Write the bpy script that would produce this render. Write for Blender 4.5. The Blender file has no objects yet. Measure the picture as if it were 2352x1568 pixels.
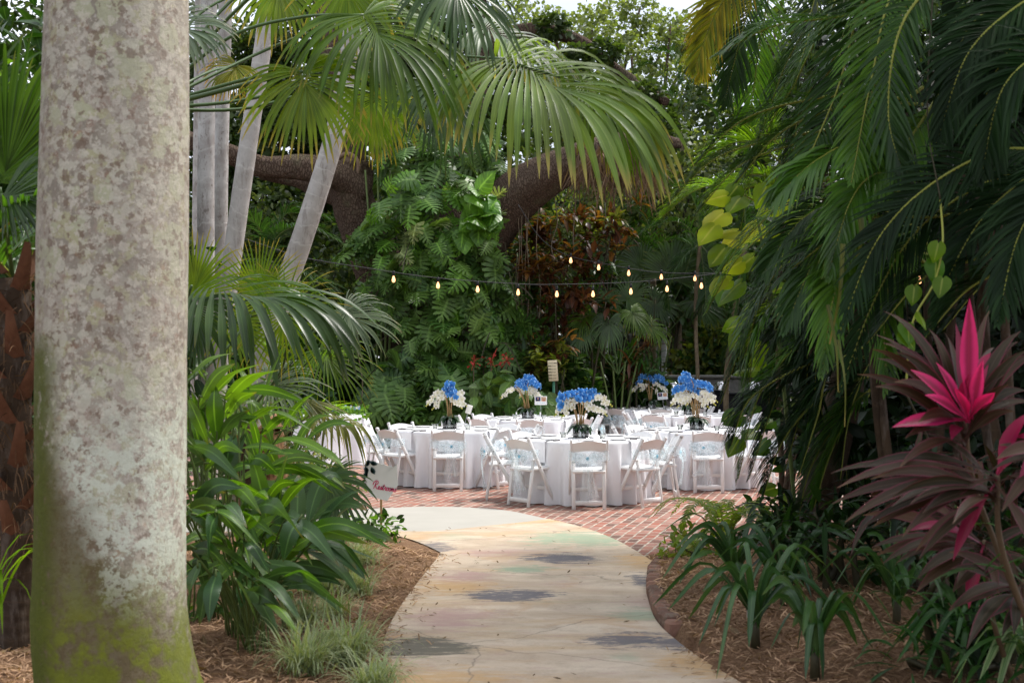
import bpy, bmesh, math, random
import numpy as np
from mathutils import Vector, Matrix

random.seed(5)
RNG = np.random.default_rng(11)
SC = bpy.context.scene
COL = SC.collection
PI = math.pi
UP = np.array([0., 0., 1.])

# ---------------------------------------------------------------- camera
CAM_H = 1.72
LENS = 45.0
PITCH = math.atan(42.0 / 2940.0)
FPX = 2940.0


def V(vx, vy, d):
    """world point at distance Y = d seen at photo position (2352 x 1568 grid)"""
    u = (vx - 1176.0) / FPX
    v = (784.0 - vy) / FPX
    ry = math.cos(PITCH) - v * math.sin(PITCH)
    rz = math.sin(PITCH) + v * math.cos(PITCH)
    k = d / ry
    return np.array([u * k, d, CAM_H + rz * k])


def G(vx, vy, z=0.0):
    """ground point under a photo position"""
    u = (vx - 1176.0) / FPX
    v = (784.0 - vy) / FPX
    ry = math.cos(PITCH) - v * math.sin(PITCH)
    rz = math.sin(PITCH) + v * math.cos(PITCH)
    k = (z - CAM_H) / rz
    return np.array([u * k, ry * k, z])


# ---------------------------------------------------------------- objects
WL = {}


def tag(o, label=None, cat=None, group=None, kind=None):
    if label:
        o['label'] = label
    if cat:
        o['category'] = cat
    if group:
        o['group'] = group
    if kind:
        o['kind'] = kind
    return o


def thing(name, label, cat, loc=(0, 0, 0), group=None):
    o = bpy.data.objects.new(name, None)
    o.empty_display_size = 0.1
    COL.objects.link(o)
    o.location = tuple(float(c) for c in loc)
    WL[o] = np.array(loc, float)
    return tag(o, label, cat, group)


def copy_tree(o, parent=None):
    c = o.copy()
    COL.objects.link(c)
    if parent is not None:
        c.parent = parent
    for ch in list(o.children):
        copy_tree(ch, c)
    return c


class MB:
    """collects geometry; build() links it as one mesh object"""

    def __init__(self):
        self.v = []
        self.a = []
        self.q = []
        self.t = []
        self.qm = []
        self.tm = []
        self.n = 0

    def add(self, v, q=None, t=None, a=None, m=0):
        v = np.asarray(v, float).reshape(-1, 3)
        if a is None:
            a = np.zeros_like(v)
            a[:, 2] = random.random()
        self.v.append(v)
        self.a.append(np.asarray(a, float).reshape(-1, 3))
        if q is not None and len(q):
            q = np.asarray(q, int).reshape(-1, 4) + self.n
            self.q.append(q)
            self.qm.append(np.full(len(q), m))
        if t is not None and len(t):
            t = np.asarray(t, int).reshape(-1, 3) + self.n
            self.t.append(t)
            self.tm.append(np.full(len(t), m))
        self.n += len(v)
        return self

    def build(self, name, mats, parent=None, smooth=True, loc=None):
        v = np.concatenate(self.v)
        a = np.concatenate(self.a)
        q = np.concatenate(self.q) if self.q else np.zeros((0, 4), int)
        t = np.concatenate(self.t) if self.t else np.zeros((0, 3), int)
        qm = np.concatenate(self.qm) if self.q else np.zeros(0, int)
        tm = np.concatenate(self.tm) if self.t else np.zeros(0, int)
        off = np.zeros(3)
        if parent is not None:
            off = WL.get(parent, np.zeros(3))
        elif loc is not None:
            off = np.array(loc, float)
        me = bpy.data.meshes.new(name)
        me.vertices.add(len(v))
        me.vertices.foreach_set('co', (v - off).astype(np.float32).ravel())
        nl = q.size + t.size
        me.loops.add(nl)
        me.loops.foreach_set('vertex_index', np.concatenate([q.ravel(), t.ravel()]).astype(np.int32))
        npoly = len(q) + len(t)
        me.polygons.add(npoly)
        ls = np.concatenate([np.arange(len(q)) * 4, q.size + np.arange(len(t)) * 3]).astype(np.int32)
        me.polygons.foreach_set('loop_start', ls)
        me.polygons.foreach_set('material_index', np.concatenate([qm, tm]).astype(np.int32))
        me.polygons.foreach_set('use_smooth', np.full(npoly, bool(smooth)))
        at = me.attributes.new('luv', 'FLOAT_VECTOR', 'POINT')
        at.data.foreach_set('vector', a.astype(np.float32).ravel())
        if not isinstance(mats, (list, tuple)):
            mats = [mats]
        for mm in mats:
            me.materials.append(mm)
        me.update(calc_edges=True)
        o = bpy.data.objects.new(name, me)
        COL.objects.link(o)
        if parent is not None:
            o.parent = parent
            WL[o] = off
        elif loc is not None:
            o.location = tuple(off)
            WL[o] = off
        return o


# ---------------------------------------------------------------- geometry
def nrm(a):
    return a / np.maximum(np.linalg.norm(a, axis=-1, keepdims=True), 1e-9)


def ribbons(mb, C, H, W, fold=0.2, m=0, rand=None):
    """C (N,K,3) centre lines, H (N,3) or (N,K,3) normal hints, W (N,K) half widths"""
    N, K, _ = C.shape
    d = np.gradient(C, axis=1)
    d = nrm(d)
    if H.ndim == 2:
        H = np.repeat(H[:, None, :], K, 1)
    S = nrm(np.cross(d, H))
    Nn = np.cross(S, d)
    W3 = W[:, :, None]
    if np.ndim(fold) == 0:
        fold = np.full((N, 1, 1), fold)
    L = C - S * W3 + Nn * fold * W3
    R = C + S * W3 + Nn * fold * W3
    v = np.stack([L, C, R], 2)                      # N,K,3,3
    if rand is None:
        rand = RNG.random(N)
    a = np.zeros((N, K, 3, 3))
    a[:, :, 0, 0] = -1
    a[:, :, 2, 0] = 1
    a[:, :, :, 1] = np.linspace(0, 1, K)[None, :, None]
    a[:, :, :, 2] = rand[:, None, None]
    i = (np.arange(N)[:, None, None] * K + np.arange(K - 1)[None, :, None]) * 3 + np.arange(2)[None, None, :]
    i = i.ravel()
    q = np.stack([i, i + 1, i + 4, i + 3], 1)
    mb.add(v, q, a=a, m=m)


def bend(P0, D, L, K, b, p=1.5, down=(0, 0, -1)):
    """lines starting at P0 along D, bending towards `down`"""
    N = len(P0)
    s = np.linspace(0, 1, K)
    b = np.broadcast_to(np.asarray(b, float), (N,))
    dirs = nrm(D[:, None, :] + np.array(down, float)[None, None, :] * (b[:, None] * s[None, :] ** p)[:, :, None])
    step = (np.asarray(L, float) * np.ones(N) / (K - 1))[:, None, None]
    C = np.zeros((N, K, 3))
    C[:, 0] = P0
    C[:, 1:] = P0[:, None, :] + np.cumsum(0.5 * (dirs[:, :-1] + dirs[:, 1:]) * step, 1)
    return C


def spline(pts, n):
    pts = np.asarray(pts, float)
    if len(pts) == 2:
        s = np.linspace(0, 1, n)[:, None]
        return pts[0] * (1 - s) + pts[1] * s
    P = np.concatenate([[2 * pts[0] - pts[1]], pts, [2 * pts[-1] - pts[-2]]])
    out = []
    m = len(pts) - 1
    for t in np.linspace(0, m, n):
        i = min(int(t), m - 1)
        u = t - i
        p0, p1, p2, p3 = P[i:i + 4]
        out.append(0.5 * (2 * p1 + (p2 - p0) * u + (2 * p0 - 5 * p1 + 4 * p2 - p3) * u * u
                          + (3 * p1 - p0 - 3 * p2 + p3) * u ** 3))
    return np.array(out)


def tube(mb, pts, rad, sides=8, m=0, rough=0.0, cap=True, freq=3):
    pts = np.asarray(pts, float)
    K = len(pts)
    rad = np.broadcast_to(np.asarray(rad, float), (K,)).copy()
    d = nrm(np.gradient(pts, axis=0))
    ref = np.array([0, 1., 0]) if abs(d[0][1]) < .9 else np.array([1., 0, 0])
    u = nrm(np.cross(d[0], ref))
    us = []
    for k in range(K):
        u = nrm(u - d[k] * np.dot(u, d[k]))
        us.append(u)
    us = np.array(us)
    w = np.cross(d, us)
    th = np.linspace(0, 2 * PI, sides, endpoint=False)
    r = rad[:, None] * np.ones((K, sides))
    if rough:
        ph = RNG.random(4) * 6
        zz = np.linspace(0, 1, K)[:, None]
        r = r * (1 + rough * (np.sin(freq * th[None] + ph[0] + zz * 5) + .6 * np.sin((freq + 2) * th[None] - zz * 9 + ph[1])
                              + .5 * np.sin(zz * 23 + 2 * th[None] + ph[2]) + .6 * RNG.standard_normal((K, sides)) * .4))
    v = pts[:, None, :] + r[:, :, None] * (np.cos(th)[None, :, None] * us[:, None, :] + np.sin(th)[None, :, None] * w[:, None, :])
    a = np.zeros((K, sides, 3))
    a[:, :, 0] = th[None] / PI - 1
    a[:, :, 1] = np.linspace(0, 1, K)[:, None]
    a[:, :, 2] = random.random()
    k, s = np.meshgrid(np.arange(K - 1), np.arange(sides), indexing='ij')
    k = k.ravel()
    s = s.ravel()
    s2 = (s + 1) % sides
    q = np.stack([k * sides + s, k * sides + s2, (k + 1) * sides + s2, (k + 1) * sides + s], 1)
    v = v.reshape(-1, 3)
    a = a.reshape(-1, 3)
    t = None
    if cap:
        n = len(v)
        v = np.concatenate([v, pts[:1], pts[-1:]])
        a = np.concatenate([a, a[:1], a[-1:]])
        sd = np.arange(sides)
        t = np.concatenate([np.stack([np.full(sides, n), (sd + 1) % sides, sd], 1),
                            np.stack([np.full(sides, n + 1), (K - 1) * sides + sd, (K - 1) * sides + (sd + 1) % sides], 1)])
    mb.add(v, q, t, a, m)


def frames(D, Nh, roll=None):
    """rotation matrices (N,3,3): local y -> D, local z -> near Nh"""
    y = nrm(D)
    x = nrm(np.cross(y, Nh))
    z = np.cross(x, y)
    if roll is not None:
        c, s = np.cos(roll)[:, None], np.sin(roll)[:, None]
        x, z = x * c + z * s, z * c - x * s
    return np.stack([x, y, z], 2)


def inst(mb, tv, tq, tt, ta, R, T, s, m=0, rand=None):
    N = len(T)
    n = len(tv)
    s = np.broadcast_to(np.asarray(s, float), (N,))
    v = np.einsum('nij,vj->nvi', R, tv) * s[:, None, None] + T[:, None, :]
    a = np.repeat(ta[None], N, 0).copy()
    if rand is None:
        rand = RNG.random(N)
    a[:, :, 2] = rand[:, None]
    off = (np.arange(N) * n)[:, None, None]
    q = (tq[None] + off).reshape(-1, 4) if tq is not None else None
    t = (tt[None] + off).reshape(-1, 3) if tt is not None else None
    mb.add(v, q, t, a, m)


def rdirs(N, zb=0.0):
    d = RNG.standard_normal((N, 3))
    d[:, 2] += zb
    return nrm(d)


def box(mb, c, s, m=0, R=None, bev=0.0):
    c = np.array(c, float)
    s = np.array(s, float) / 2
    if bev <= 0:
        v = np.array([[x, y, z] for z in (-1, 1) for y in (-1, 1) for x in (-1, 1)], float) * s
        q = [[0, 2, 3, 1], [4, 5, 7, 6], [0, 1, 5, 4], [2, 6, 7, 3], [0, 4, 6, 2], [1, 3, 7, 5]]
        t = None
    else:
        b = min(bev, s.min() * .9)
        v = []
        idx = {}
        for sz in (-1, 1):
            for sy in (-1, 1):
                for sx in (-1, 1):
                    for ax in range(3):
                        p = np.array([sx, sy, sz]) * (s - b)
                        p[ax] += (sx, sy, sz)[ax] * b
                        idx[(sx, sy, sz, ax)] = len(v)
                        v.append(p)
        q = []
        t = []
        g = lambda a_, b_, c_, ax: idx[(a_, b_, c_, ax)]
        for sg in (-1, 1):
            f = [g(sg, -1, -1, 0), g(sg, 1, -1, 0), g(sg, 1, 1, 0), g(sg, -1, 1, 0)]
            q.append(f if sg > 0 else f[::-1])
            f = [g(-1, sg, -1, 1), g(-1, sg, 1, 1), g(1, sg, 1, 1), g(1, sg, -1, 1)]
            q.append(f if sg > 0 else f[::-1])
            f = [g(-1, -1, sg, 2), g(1, -1, sg, 2), g(1, 1, sg, 2), g(-1, 1, sg, 2)]
            q.append(f if sg > 0 else f[::-1])
        for sa in (-1, 1):
            for sb in (-1, 1):
                q.append([g(-1, sa, sb, 1), g(1, sa, sb, 1), g(1, sa, sb, 2), g(-1, sa, sb, 2)])
                q.append([g(sa, -1, sb, 0), g(sa, 1, sb, 0), g(sa, 1, sb, 2), g(sa, -1, sb, 2)])
                q.append([g(sa, sb, -1, 0), g(sa, sb, 1, 0), g(sa, sb, 1, 1), g(sa, sb, -1, 1)])
        for sx in (-1, 1):
            for sy in (-1, 1):
                for sz in (-1, 1):
                    t.append([g(sx, sy, sz, 0), g(sx, sy, sz, 1), g(sx, sy, sz, 2)])
        v = np.array(v)
        # make the winding point outwards
        def fix(f):
            p = v[np.array(f)]
            n = np.cross(p[1] - p[0], p[2] - p[0])
            return f if np.dot(n, p.mean(0)) > 0 else f[::-1]
        q = [fix(f) for f in q]
        t = [fix(f) for f in t]
    if R is not None:
        v = v @ np.array(R).T
    mb.add(v + c, q, t, m=m)


def beam(mb, p, q_, w, h, xaxis=(1, 0, 0), m=0, bev=0.004):
    """bar from p to q_; w along xaxis, h across"""
    p = np.array(p, float)
    q_ = np.array(q_, float)
    y = nrm(q_ - p)
    x = np.array(xaxis, float)
    x = nrm(x - y * np.dot(x, y))
    z = np.cross(x, y)
    R = np.stack([x, y, z], 1)
    box(mb, (p + q_) / 2, (w, np.linalg.norm(q_ - p), h), m, R, bev)


def lathe(mb, prof, n=32, m=0, c=(0, 0, 0)):
    prof = np.array(prof, float)
    K = len(prof)
    th = np.linspace(0, 2 * PI, n, endpoint=False)
    v = np.zeros((K, n, 3))
    v[:, :, 0] = prof[:, :1] * np.cos(th)
    v[:, :, 1] = prof[:, :1] * np.sin(th)
    v[:, :, 2] = prof[:, 1:2]
    a = np.zeros((K, n, 3))
    a[:, :, 1] = np.linspace(0, 1, K)[:, None]
    k, s = np.meshgrid(np.arange(K - 1), np.arange(n), indexing='ij')
    k = k.ravel()
    s = s.ravel()
    s2 = (s + 1) % n
    q = np.stack([k * n + s, k * n + s2, (k + 1) * n + s2, (k + 1) * n + s], 1)
    mb.add(v.reshape(-1, 3) + np.array(c, float), q, a=a, m=m)


def disc(mb, c, r, n=24, m=0):
    th = np.linspace(0, 2 * PI, n, endpoint=False)
    v = np.stack([r * np.cos(th), r * np.sin(th), np.zeros(n)], 1) + np.array(c, float)
    v = np.concatenate([v, [c]])
    i = np.arange(n)
    mb.add(v, None, np.stack([np.full(n, n), i, (i + 1) % n], 1), m=m)


# ---------------------------------------------------------------- materials
class NT:
    def __init__(self, name):
        self.mat = bpy.data.materials.new(name)
        self.mat.use_nodes = True
        self.t = self.mat.node_tree
        self.t.nodes.clear()
        self.out = self.t.nodes.new('ShaderNodeOutputMaterial')

    def n(self, typ, **kw):
        nd = self.t.nodes.new(typ)
        for k, v in kw.items():
            setattr(nd, k, v)
        return nd

    def l(self, a, b):
        self.t.links.new(a, b)

    def put(self, sock, v):
        if isinstance(v, bpy.types.NodeSocket):
            self.l(v, sock)
        elif isinstance(v, (tuple, list)) and sock.type == 'RGBA' and len(v) == 3:
            sock.default_value = (*v, 1)
        else:
            sock.default_value = v

    def mix(self, f, a, b, mode='MIX'):
        nd = self.n('ShaderNodeMix', data_type='RGBA', blend_type=mode)
        nd.clamp_factor = True
        self.put(nd.inputs[0], f)
        self.put(nd.inputs[6], a)
        self.put(nd.inputs[7], b)
        return nd.outputs[2]

    def math(self, op, a, b=0.0, c=None):
        nd = self.n('ShaderNodeMath', operation=op)
        self.put(nd.inputs[0], a)
        self.put(nd.inputs[1], b)
        if c is not None:
            self.put(nd.inputs[2], c)
        return nd.outputs[0]

    def ss(self, v, lo, hi, a=0.0, b=1.0):
        nd = self.n('ShaderNodeMapRange', interpolation_type='SMOOTHSTEP')
        self.put(nd.inputs[0], v)
        for i, x in enumerate((lo, hi, a, b)):
            self.put(nd.inputs[i + 1], x)
        return nd.outputs[0]

    def noise(self, vec, scale, detail=3.0, rough=.55, dist=0.0):
        nd = self.n('ShaderNodeTexNoise')
        if vec is not None:
            self.l(vec, nd.inputs['Vector'])
        nd.inputs['Scale'].default_value = scale
        nd.inputs['Detail'].default_value = detail
        nd.inputs['Roughness'].default_value = rough
        nd.inputs['Distortion'].default_value = dist
        return nd.outputs['Fac']

    def obj(self, scale=(1, 1, 1), rot=(0, 0, 0), loc=(0, 0, 0)):
        tc = self.n('ShaderNodeTexCoord')
        mp = self.n('ShaderNodeMapping')
        self.l(tc.outputs['Object'], mp.inputs[0])
        mp.inputs['Scale'].default_value = scale
        mp.inputs['Rotation'].default_value = rot
        mp.inputs['Location'].default_value = loc
        return mp.outputs[0]

    def bump(self, h, strength=.3, dist=.01):
        nd = self.n('ShaderNodeBump')
        self.l(h, nd.inputs['Height'])
        nd.inputs['Strength'].default_value = strength
        nd.inputs['Distance'].default_value = dist
        return nd.outputs[0]

    def pbsdf(self, col, rough=.6, spec=.5, metal=0.0, normal=None, emis=None, es=0):
        p = self.n('ShaderNodeBsdfPrincipled')
        self.put(p.inputs['Base Color'], col)
        self.put(p.inputs['Roughness'], rough)
        self.put(p.inputs['Specular IOR Level'], spec)
        self.put(p.inputs['Metallic'], metal)
        if normal is not None:
            self.l(normal, p.inputs['Normal'])
        if emis:
            self.put(p.inputs['Emission Color'], emis)
            p.inputs['Emission Strength'].default_value = es
        return p.outputs[0]

    def mixs(self, f, a, b):
        nd = self.n('ShaderNodeMixShader')
        self.put(nd.inputs[0], f)
        self.l(a, nd.inputs[1])
        self.l(b, nd.inputs[2])
        return nd.outputs[0]

    def done(self, sh):
        self.l(sh, self.out.inputs[0])
        return self.mat


def simple(name, col, rough=.6, spec=.4, metal=0., var=.0, scale=8., bumpv=0.0):
    t = NT(name)
    c = col
    nr = None
    if var or bumpv:
        f = t.noise(t.obj(), scale, 5)
        if var:
            c = t.mix(f, tuple(x * (1 - var) for x in col), tuple(min(1, x * (1 + var)) for x in col))
        if bumpv:
            nr = t.bump(f, bumpv, .02)
    return t.done(t.pbsdf(c, rough, spec, metal, nr))


def leaf_mat(name, c1, c2, tip=None, tipa=.85, trans=.3, rough=.42, spec=.3, rib=.35, ribcol=None, veins=0.0, vfreq=60.,
             edge=None, tcol=None, dark=.55, mid=None):
    """leaf shader driven by the per-vertex attribute luv = (across, along, random per leaf)"""
    t = NT(name)
    at = t.n('ShaderNodeAttribute', attribute_name='luv')
    sp = t.n('ShaderNodeSeparateXYZ')
    t.l(at.outputs['Vector'], sp.inputs[0])
    x, y, r = sp.outputs
    col = t.mix(r, c1, c2)
    big = t.noise(t.obj(), 2.3, 2)
    col = t.mix(t.ss(big, .35, .65), col, t.mix(1.0, col, (dark, dark, dark), 'MULTIPLY'))
    ax = t.math('ABSOLUTE', x)
    if mid:
        col = t.mix(t.ss(ax, .75, .1), col, mid)
    if rib:
        rc = ribcol or tuple(min(1, c * 1.9 + .02) for c in c2)
        col = t.mix(t.math('MULTIPLY', t.ss(ax, .16, 0.0), rib), col, rc)
    nr = None
    if veins:
        ph = t.math('ADD', t.math('MULTIPLY', y, vfreq), t.math('MULTIPLY', ax, -vfreq * .25))
        vv = t.math('SINE', ph)
        col = t.mix(t.math('MULTIPLY', t.ss(vv, .4, 1.0), veins), col, tuple(min(1, c * 1.8) for c in c2))
        nr = t.bump(vv, .25, .004)
    if edge:
        col = t.mix(t.ss(ax, .72, .95), col, edge)
    if tip:
        col = t.mix(t.math('MULTIPLY', t.ss(t.math('ADD', y, t.math('MULTIPLY', r, .12)), tipa, tipa + .2), .85), col, tip)
    p = t.pbsdf(col, rough, spec, normal=nr)
    tr = t.n('ShaderNodeBsdfTranslucent')
    tc = tcol or (1.0, 1.0, .35)
    t.l(t.mix(1.0, t.mix(1.0, col, (2.2, 2.2, 2.2), 'MULTIPLY'), tc, 'MULTIPLY'), tr.inputs[0])
    return t.done(t.mixs(trans, p, tr.outputs[0]))


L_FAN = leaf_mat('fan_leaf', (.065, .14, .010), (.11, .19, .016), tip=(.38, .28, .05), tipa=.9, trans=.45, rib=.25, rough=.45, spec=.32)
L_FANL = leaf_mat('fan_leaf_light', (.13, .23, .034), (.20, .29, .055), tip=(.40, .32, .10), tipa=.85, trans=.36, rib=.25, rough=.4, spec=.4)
L_FANB = leaf_mat('fan_leaf_backlit', (.12, .22, .006), (.20, .28, .010), tip=(.36, .26, .06), tipa=.8, trans=.5, rib=.2, rough=.4)  # brighter fan leaf: light coming through is put into the base colour
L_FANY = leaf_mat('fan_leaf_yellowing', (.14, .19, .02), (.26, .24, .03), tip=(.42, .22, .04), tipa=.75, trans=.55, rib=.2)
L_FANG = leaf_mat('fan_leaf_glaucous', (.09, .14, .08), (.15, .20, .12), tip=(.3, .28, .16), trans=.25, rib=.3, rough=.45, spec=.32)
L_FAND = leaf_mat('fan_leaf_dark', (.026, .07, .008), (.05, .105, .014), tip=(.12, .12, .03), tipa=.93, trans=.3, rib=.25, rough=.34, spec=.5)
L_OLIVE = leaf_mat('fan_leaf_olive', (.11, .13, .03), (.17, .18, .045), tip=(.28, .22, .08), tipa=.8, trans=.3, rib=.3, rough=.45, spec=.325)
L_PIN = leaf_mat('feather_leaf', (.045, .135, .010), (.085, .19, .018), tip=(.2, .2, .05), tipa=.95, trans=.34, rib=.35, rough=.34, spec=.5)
L_PIND = leaf_mat('feather_leaf_dark', (.016, .052, .008), (.035, .09, .014), tip=(.1, .1, .03), tipa=.95, trans=.28, rib=.25, rough=.45, spec=.32)  # feather leaf darkened: shade among the right palms put into its colour
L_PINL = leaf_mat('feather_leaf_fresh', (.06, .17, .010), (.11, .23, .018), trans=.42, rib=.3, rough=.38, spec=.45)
L_PINX = leaf_mat('feather_leaf_shaded', (.006, .024, .005), (.016, .046, .009), trans=.2, rib=.25, rough=.5, spec=.15)  # darker still, deep shade is part of the leaf colour
L_SHRD = leaf_mat('shrub_leaf_shaded', (.004, .014, .004), (.012, .034, .008), trans=.1, rib=.2, rough=.5)  # shrub leaf darkened to carry the shade in its colour
L_PINY = leaf_mat('feather_leaf_orange', (.12, .17, .015), (.24, .20, .02), tip=(.36, .17, .02), tipa=.9, trans=.5, rib=.2)
L_PINB = leaf_mat('feather_leaf_bright', (.10, .21, .008), (.17, .29, .012), trans=.5, rib=.2)
L_GING = leaf_mat('ginger_leaf', (.05, .14, .010), (.14, .26, .016), tip=(.26, .2, .05), tipa=.92, trans=.36, rib=.7, rough=.34, veins=.18, vfreq=150., spec=.5)
L_GINGD = leaf_mat('ginger_leaf_bluish', (.026, .08, .022), (.075, .15, .04), tip=(.25, .16, .04), tipa=.93, trans=.25, rib=.6, rough=.34, veins=.2, vfreq=150., spec=.5)
L_GRASS = leaf_mat('variegated_grass', (.36, .40, .22), (.56, .57, .40), trans=.25, rib=.0, mid=(.13, .22, .08), rough=.5)
L_MON = leaf_mat('monstera_leaf', (.042, .115, .020), (.12, .21, .042), trans=.2, rib=.4, rough=.42, spec=.32, veins=.14, vfreq=36.)
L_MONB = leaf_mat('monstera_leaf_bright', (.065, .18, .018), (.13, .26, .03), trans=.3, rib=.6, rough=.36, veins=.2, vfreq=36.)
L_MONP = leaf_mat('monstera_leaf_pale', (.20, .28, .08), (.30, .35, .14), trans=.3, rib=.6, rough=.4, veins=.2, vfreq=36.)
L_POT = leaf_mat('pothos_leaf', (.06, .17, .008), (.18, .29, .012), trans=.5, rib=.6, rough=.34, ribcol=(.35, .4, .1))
L_POTY = leaf_mat('pothos_leaf_lit', (.28, .42, .02), (.50, .55, .06), trans=.6, rib=.5, rough=.34, ribcol=(.5, .5, .15))  # brighter pothos copy: sun on the leaves is put into the colour
L_OAK = leaf_mat('oak_leaf', (.03, .062, .014), (.075, .115, .026), trans=.3, rib=0, rough=.5)
L_OAKL = leaf_mat('oak_leaf_pale', (.12, .17, .05), (.22, .27, .09), trans=.35, rib=0, rough=.5)
L_SHR = leaf_mat('shrub_leaf', (.014, .050, .008), (.042, .10, .016), trans=.25, rib=.3, rough=.36)
L_SHRY = leaf_mat('shrub_leaf_yellow', (.09, .14, .02), (.22, .24, .04), trans=.35, rib=.3, rough=.4)
L_CROT = leaf_mat('croton_leaf', (.07, .045, .012), (.22, .10, .025), trans=.35, rib=.5, ribcol=(.5, .2, .03), rough=.36, dark=.35)
L_CROTD = leaf_mat('croton_leaf_dark', (.05, .02, .012), (.11, .045, .02), trans=.25, rib=.4, ribcol=(.3, .08, .03), rough=.34)
L_CORD = leaf_mat('cordyline_leaf', (.036, .030, .014), (.080, .040, .022), tip=(.14, .08, .04), tipa=.94, trans=.14, rib=.25, ribcol=(.14, .09, .07), edge=(.11, .022, .035), rough=.48, spec=.22)
L_CORP = leaf_mat('cordyline_leaf_pink', (.62, .03, .17), (.72, .07, .25), trans=.4, rib=.4, ribcol=(.35, .05, .08), rough=.36, mid=(.25, .03, .08), tcol=(1., .35, .5), dark=.8)
L_CORR = leaf_mat('cordyline_leaf_red', (.24, .018, .06), (.42, .025, .10), trans=.35, rib=.3, ribcol=(.2, .06, .06), rough=.36, tcol=(1., .4, .5))
L_CRIN = leaf_mat('crinum_leaf', (.02, .07, .018), (.06, .135, .035), tip=(.12, .15, .04), tipa=.97, trans=.22, rib=.3, rough=.34, spec=.5)
L_FERN = leaf_mat('fern_leaf', (.12, .2, .025), (.2, .27, .04), trans=.4, rib=.3)
L_DRAC = leaf_mat('dracaena_leaf', (.022, .08, .018), (.05, .13, .03), trans=.3, rib=.3, rough=.33)
L_DRACP = leaf_mat('dracaena_leaf_pale', (.22, .32, .14), (.35, .42, .22), trans=.3, rib=.3, mid=(.08, .18, .05))
L_DRY = leaf_mat('dry_leaf', (.09, .055, .035), (.19, .13, .085), trans=.15, rib=.1, rough=.75, spec=.1)
L_ORL = leaf_mat('orchid_leaf', (.014, .045, .018), (.03, .07, .026), trans=.1, rib=.4, rough=.3, spec=.35)

WHITE_CLOTH = simple('white_cloth', (.87, .87, .90), .85, .15, var=.02, scale=30)
CHAIR_WHITE = simple('white_resin', (.85, .845, .84), .38, .4, var=.03, scale=5)
PAD_WHITE = simple('white_vinyl', (.83, .83, .83), .42, .4)
CHINA = simple('white_china', (.82, .82, .82), .15, .5)
KNIFE_H = simple('dark_handle', (.035, .02, .022), .4, .4)
STEEL = simple('steel', (.62, .62, .64), .22, .5, 1.0)
CHROME = simple('chrome', (.78, .78, .80), .08, .5, 1.0)
BLACK_CLOTH = simple('black_cloth', (.012, .012, .016), .8, .2)
STONE = simple('grey_stone', (.28, .27, .25), .8, .3, var=.4, scale=14, bumpv=.5)
WHITE_WALL = simple('white_wall', (.62, .63, .64), .7, .2, var=.05)
DARK_GLASS = simple('dark_window', (.03, .032, .034), .2, .5)
ROOF = simple('grey_roof', (.5, .5, .52), .5, .3, var=.1)
GREEN_POST = simple('green_post', (.03, .14, .08), .5, .4)
CREAM = simple('cream_board', (.62, .54, .36), .6, .3, var=.06, scale=20)
INK = simple('dark_ink', (.03, .025, .02), .6, .3)
PINK_INK = simple('crimson_lettering', (.55, .05, .15), .5, .3)
MOTIF = simple('leaf_print', (.012, .045, .05), .5, .3)
ACRYL = simple('white_acrylic', (.66, .70, .71), .2, .5)
CABLE = simple('black_cable', (.012, .012, .014), .6, .3)
PALE_CABLE = simple('grey_cable', (.3, .3, .3), .6, .3)
ROOT = simple('aerial_root', (.17, .13, .09), .8, .2, var=.3)
STEMG = simple('green_stem', (.09, .13, .03), .5, .4, var=.25)
STEMY = simple('yellow_green_stem', (.26, .28, .04), .5, .4, var=.25)
STEMD = simple('dark_stem', (.045, .04, .02), .6, .3, var=.3)
STEMT = simple('tan_stem', (.30, .19, .08), .6, .3, var=.3)
STEMR = simple('brown_cane', (.10, .065, .035), .6, .3, var=.3, scale=30)
PETIOLE = simple('petiole', (.05, .10, .02), .4, .5, var=.25)
CARD = simple('white_card', (.78, .78, .78), .5, .3)
CARDB = simple('card_back', (.72, .70, .64), .6, .3)
RED_FL = simple('red_flower', (.38, .035, .025), .5, .3, var=.3)
BUD = simple('yellow_green_bud', (.45, .42, .06), .5, .4)
HYD = simple('blue_blossom', (.20, .38, .72), .6, .3, var=.3)
LABELM = simple('plant_label', (.45, .43, .40), .5, .3)
# ---------------------------------------------------------------- special materials
def petal_mat(name, c_in, c_out, edge, trans=.3):
    t = NT(name)
    at = t.n('ShaderNodeAttribute', attribute_name='luv')
    sp = t.n('ShaderNodeSeparateXYZ')
    t.l(at.outputs['Vector'], sp.inputs[0])
    x, y, r = sp.outputs
    c = t.mix(y, c_in, c_out)
    c = t.mix(t.ss(y, .72, 1.0), c, edge)
    c = t.mix(t.math('MULTIPLY', r, .25), c, tuple(v * .6 for v in c_out))
    p = t.pbsdf(c, .55, .3)
    tr = t.n('ShaderNodeBsdfTranslucent')
    t.l(c, tr.inputs[0])
    return t.done(t.mixs(trans, p, tr.outputs[0]))


PETW = petal_mat('white_petal', (.74, .70, .46), (.87, .86, .82), (.86, .85, .82))
PETB = petal_mat('blue_petal', (.03, .17, .50), (.07, .30, .76), (.45, .70, .92))


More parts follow.
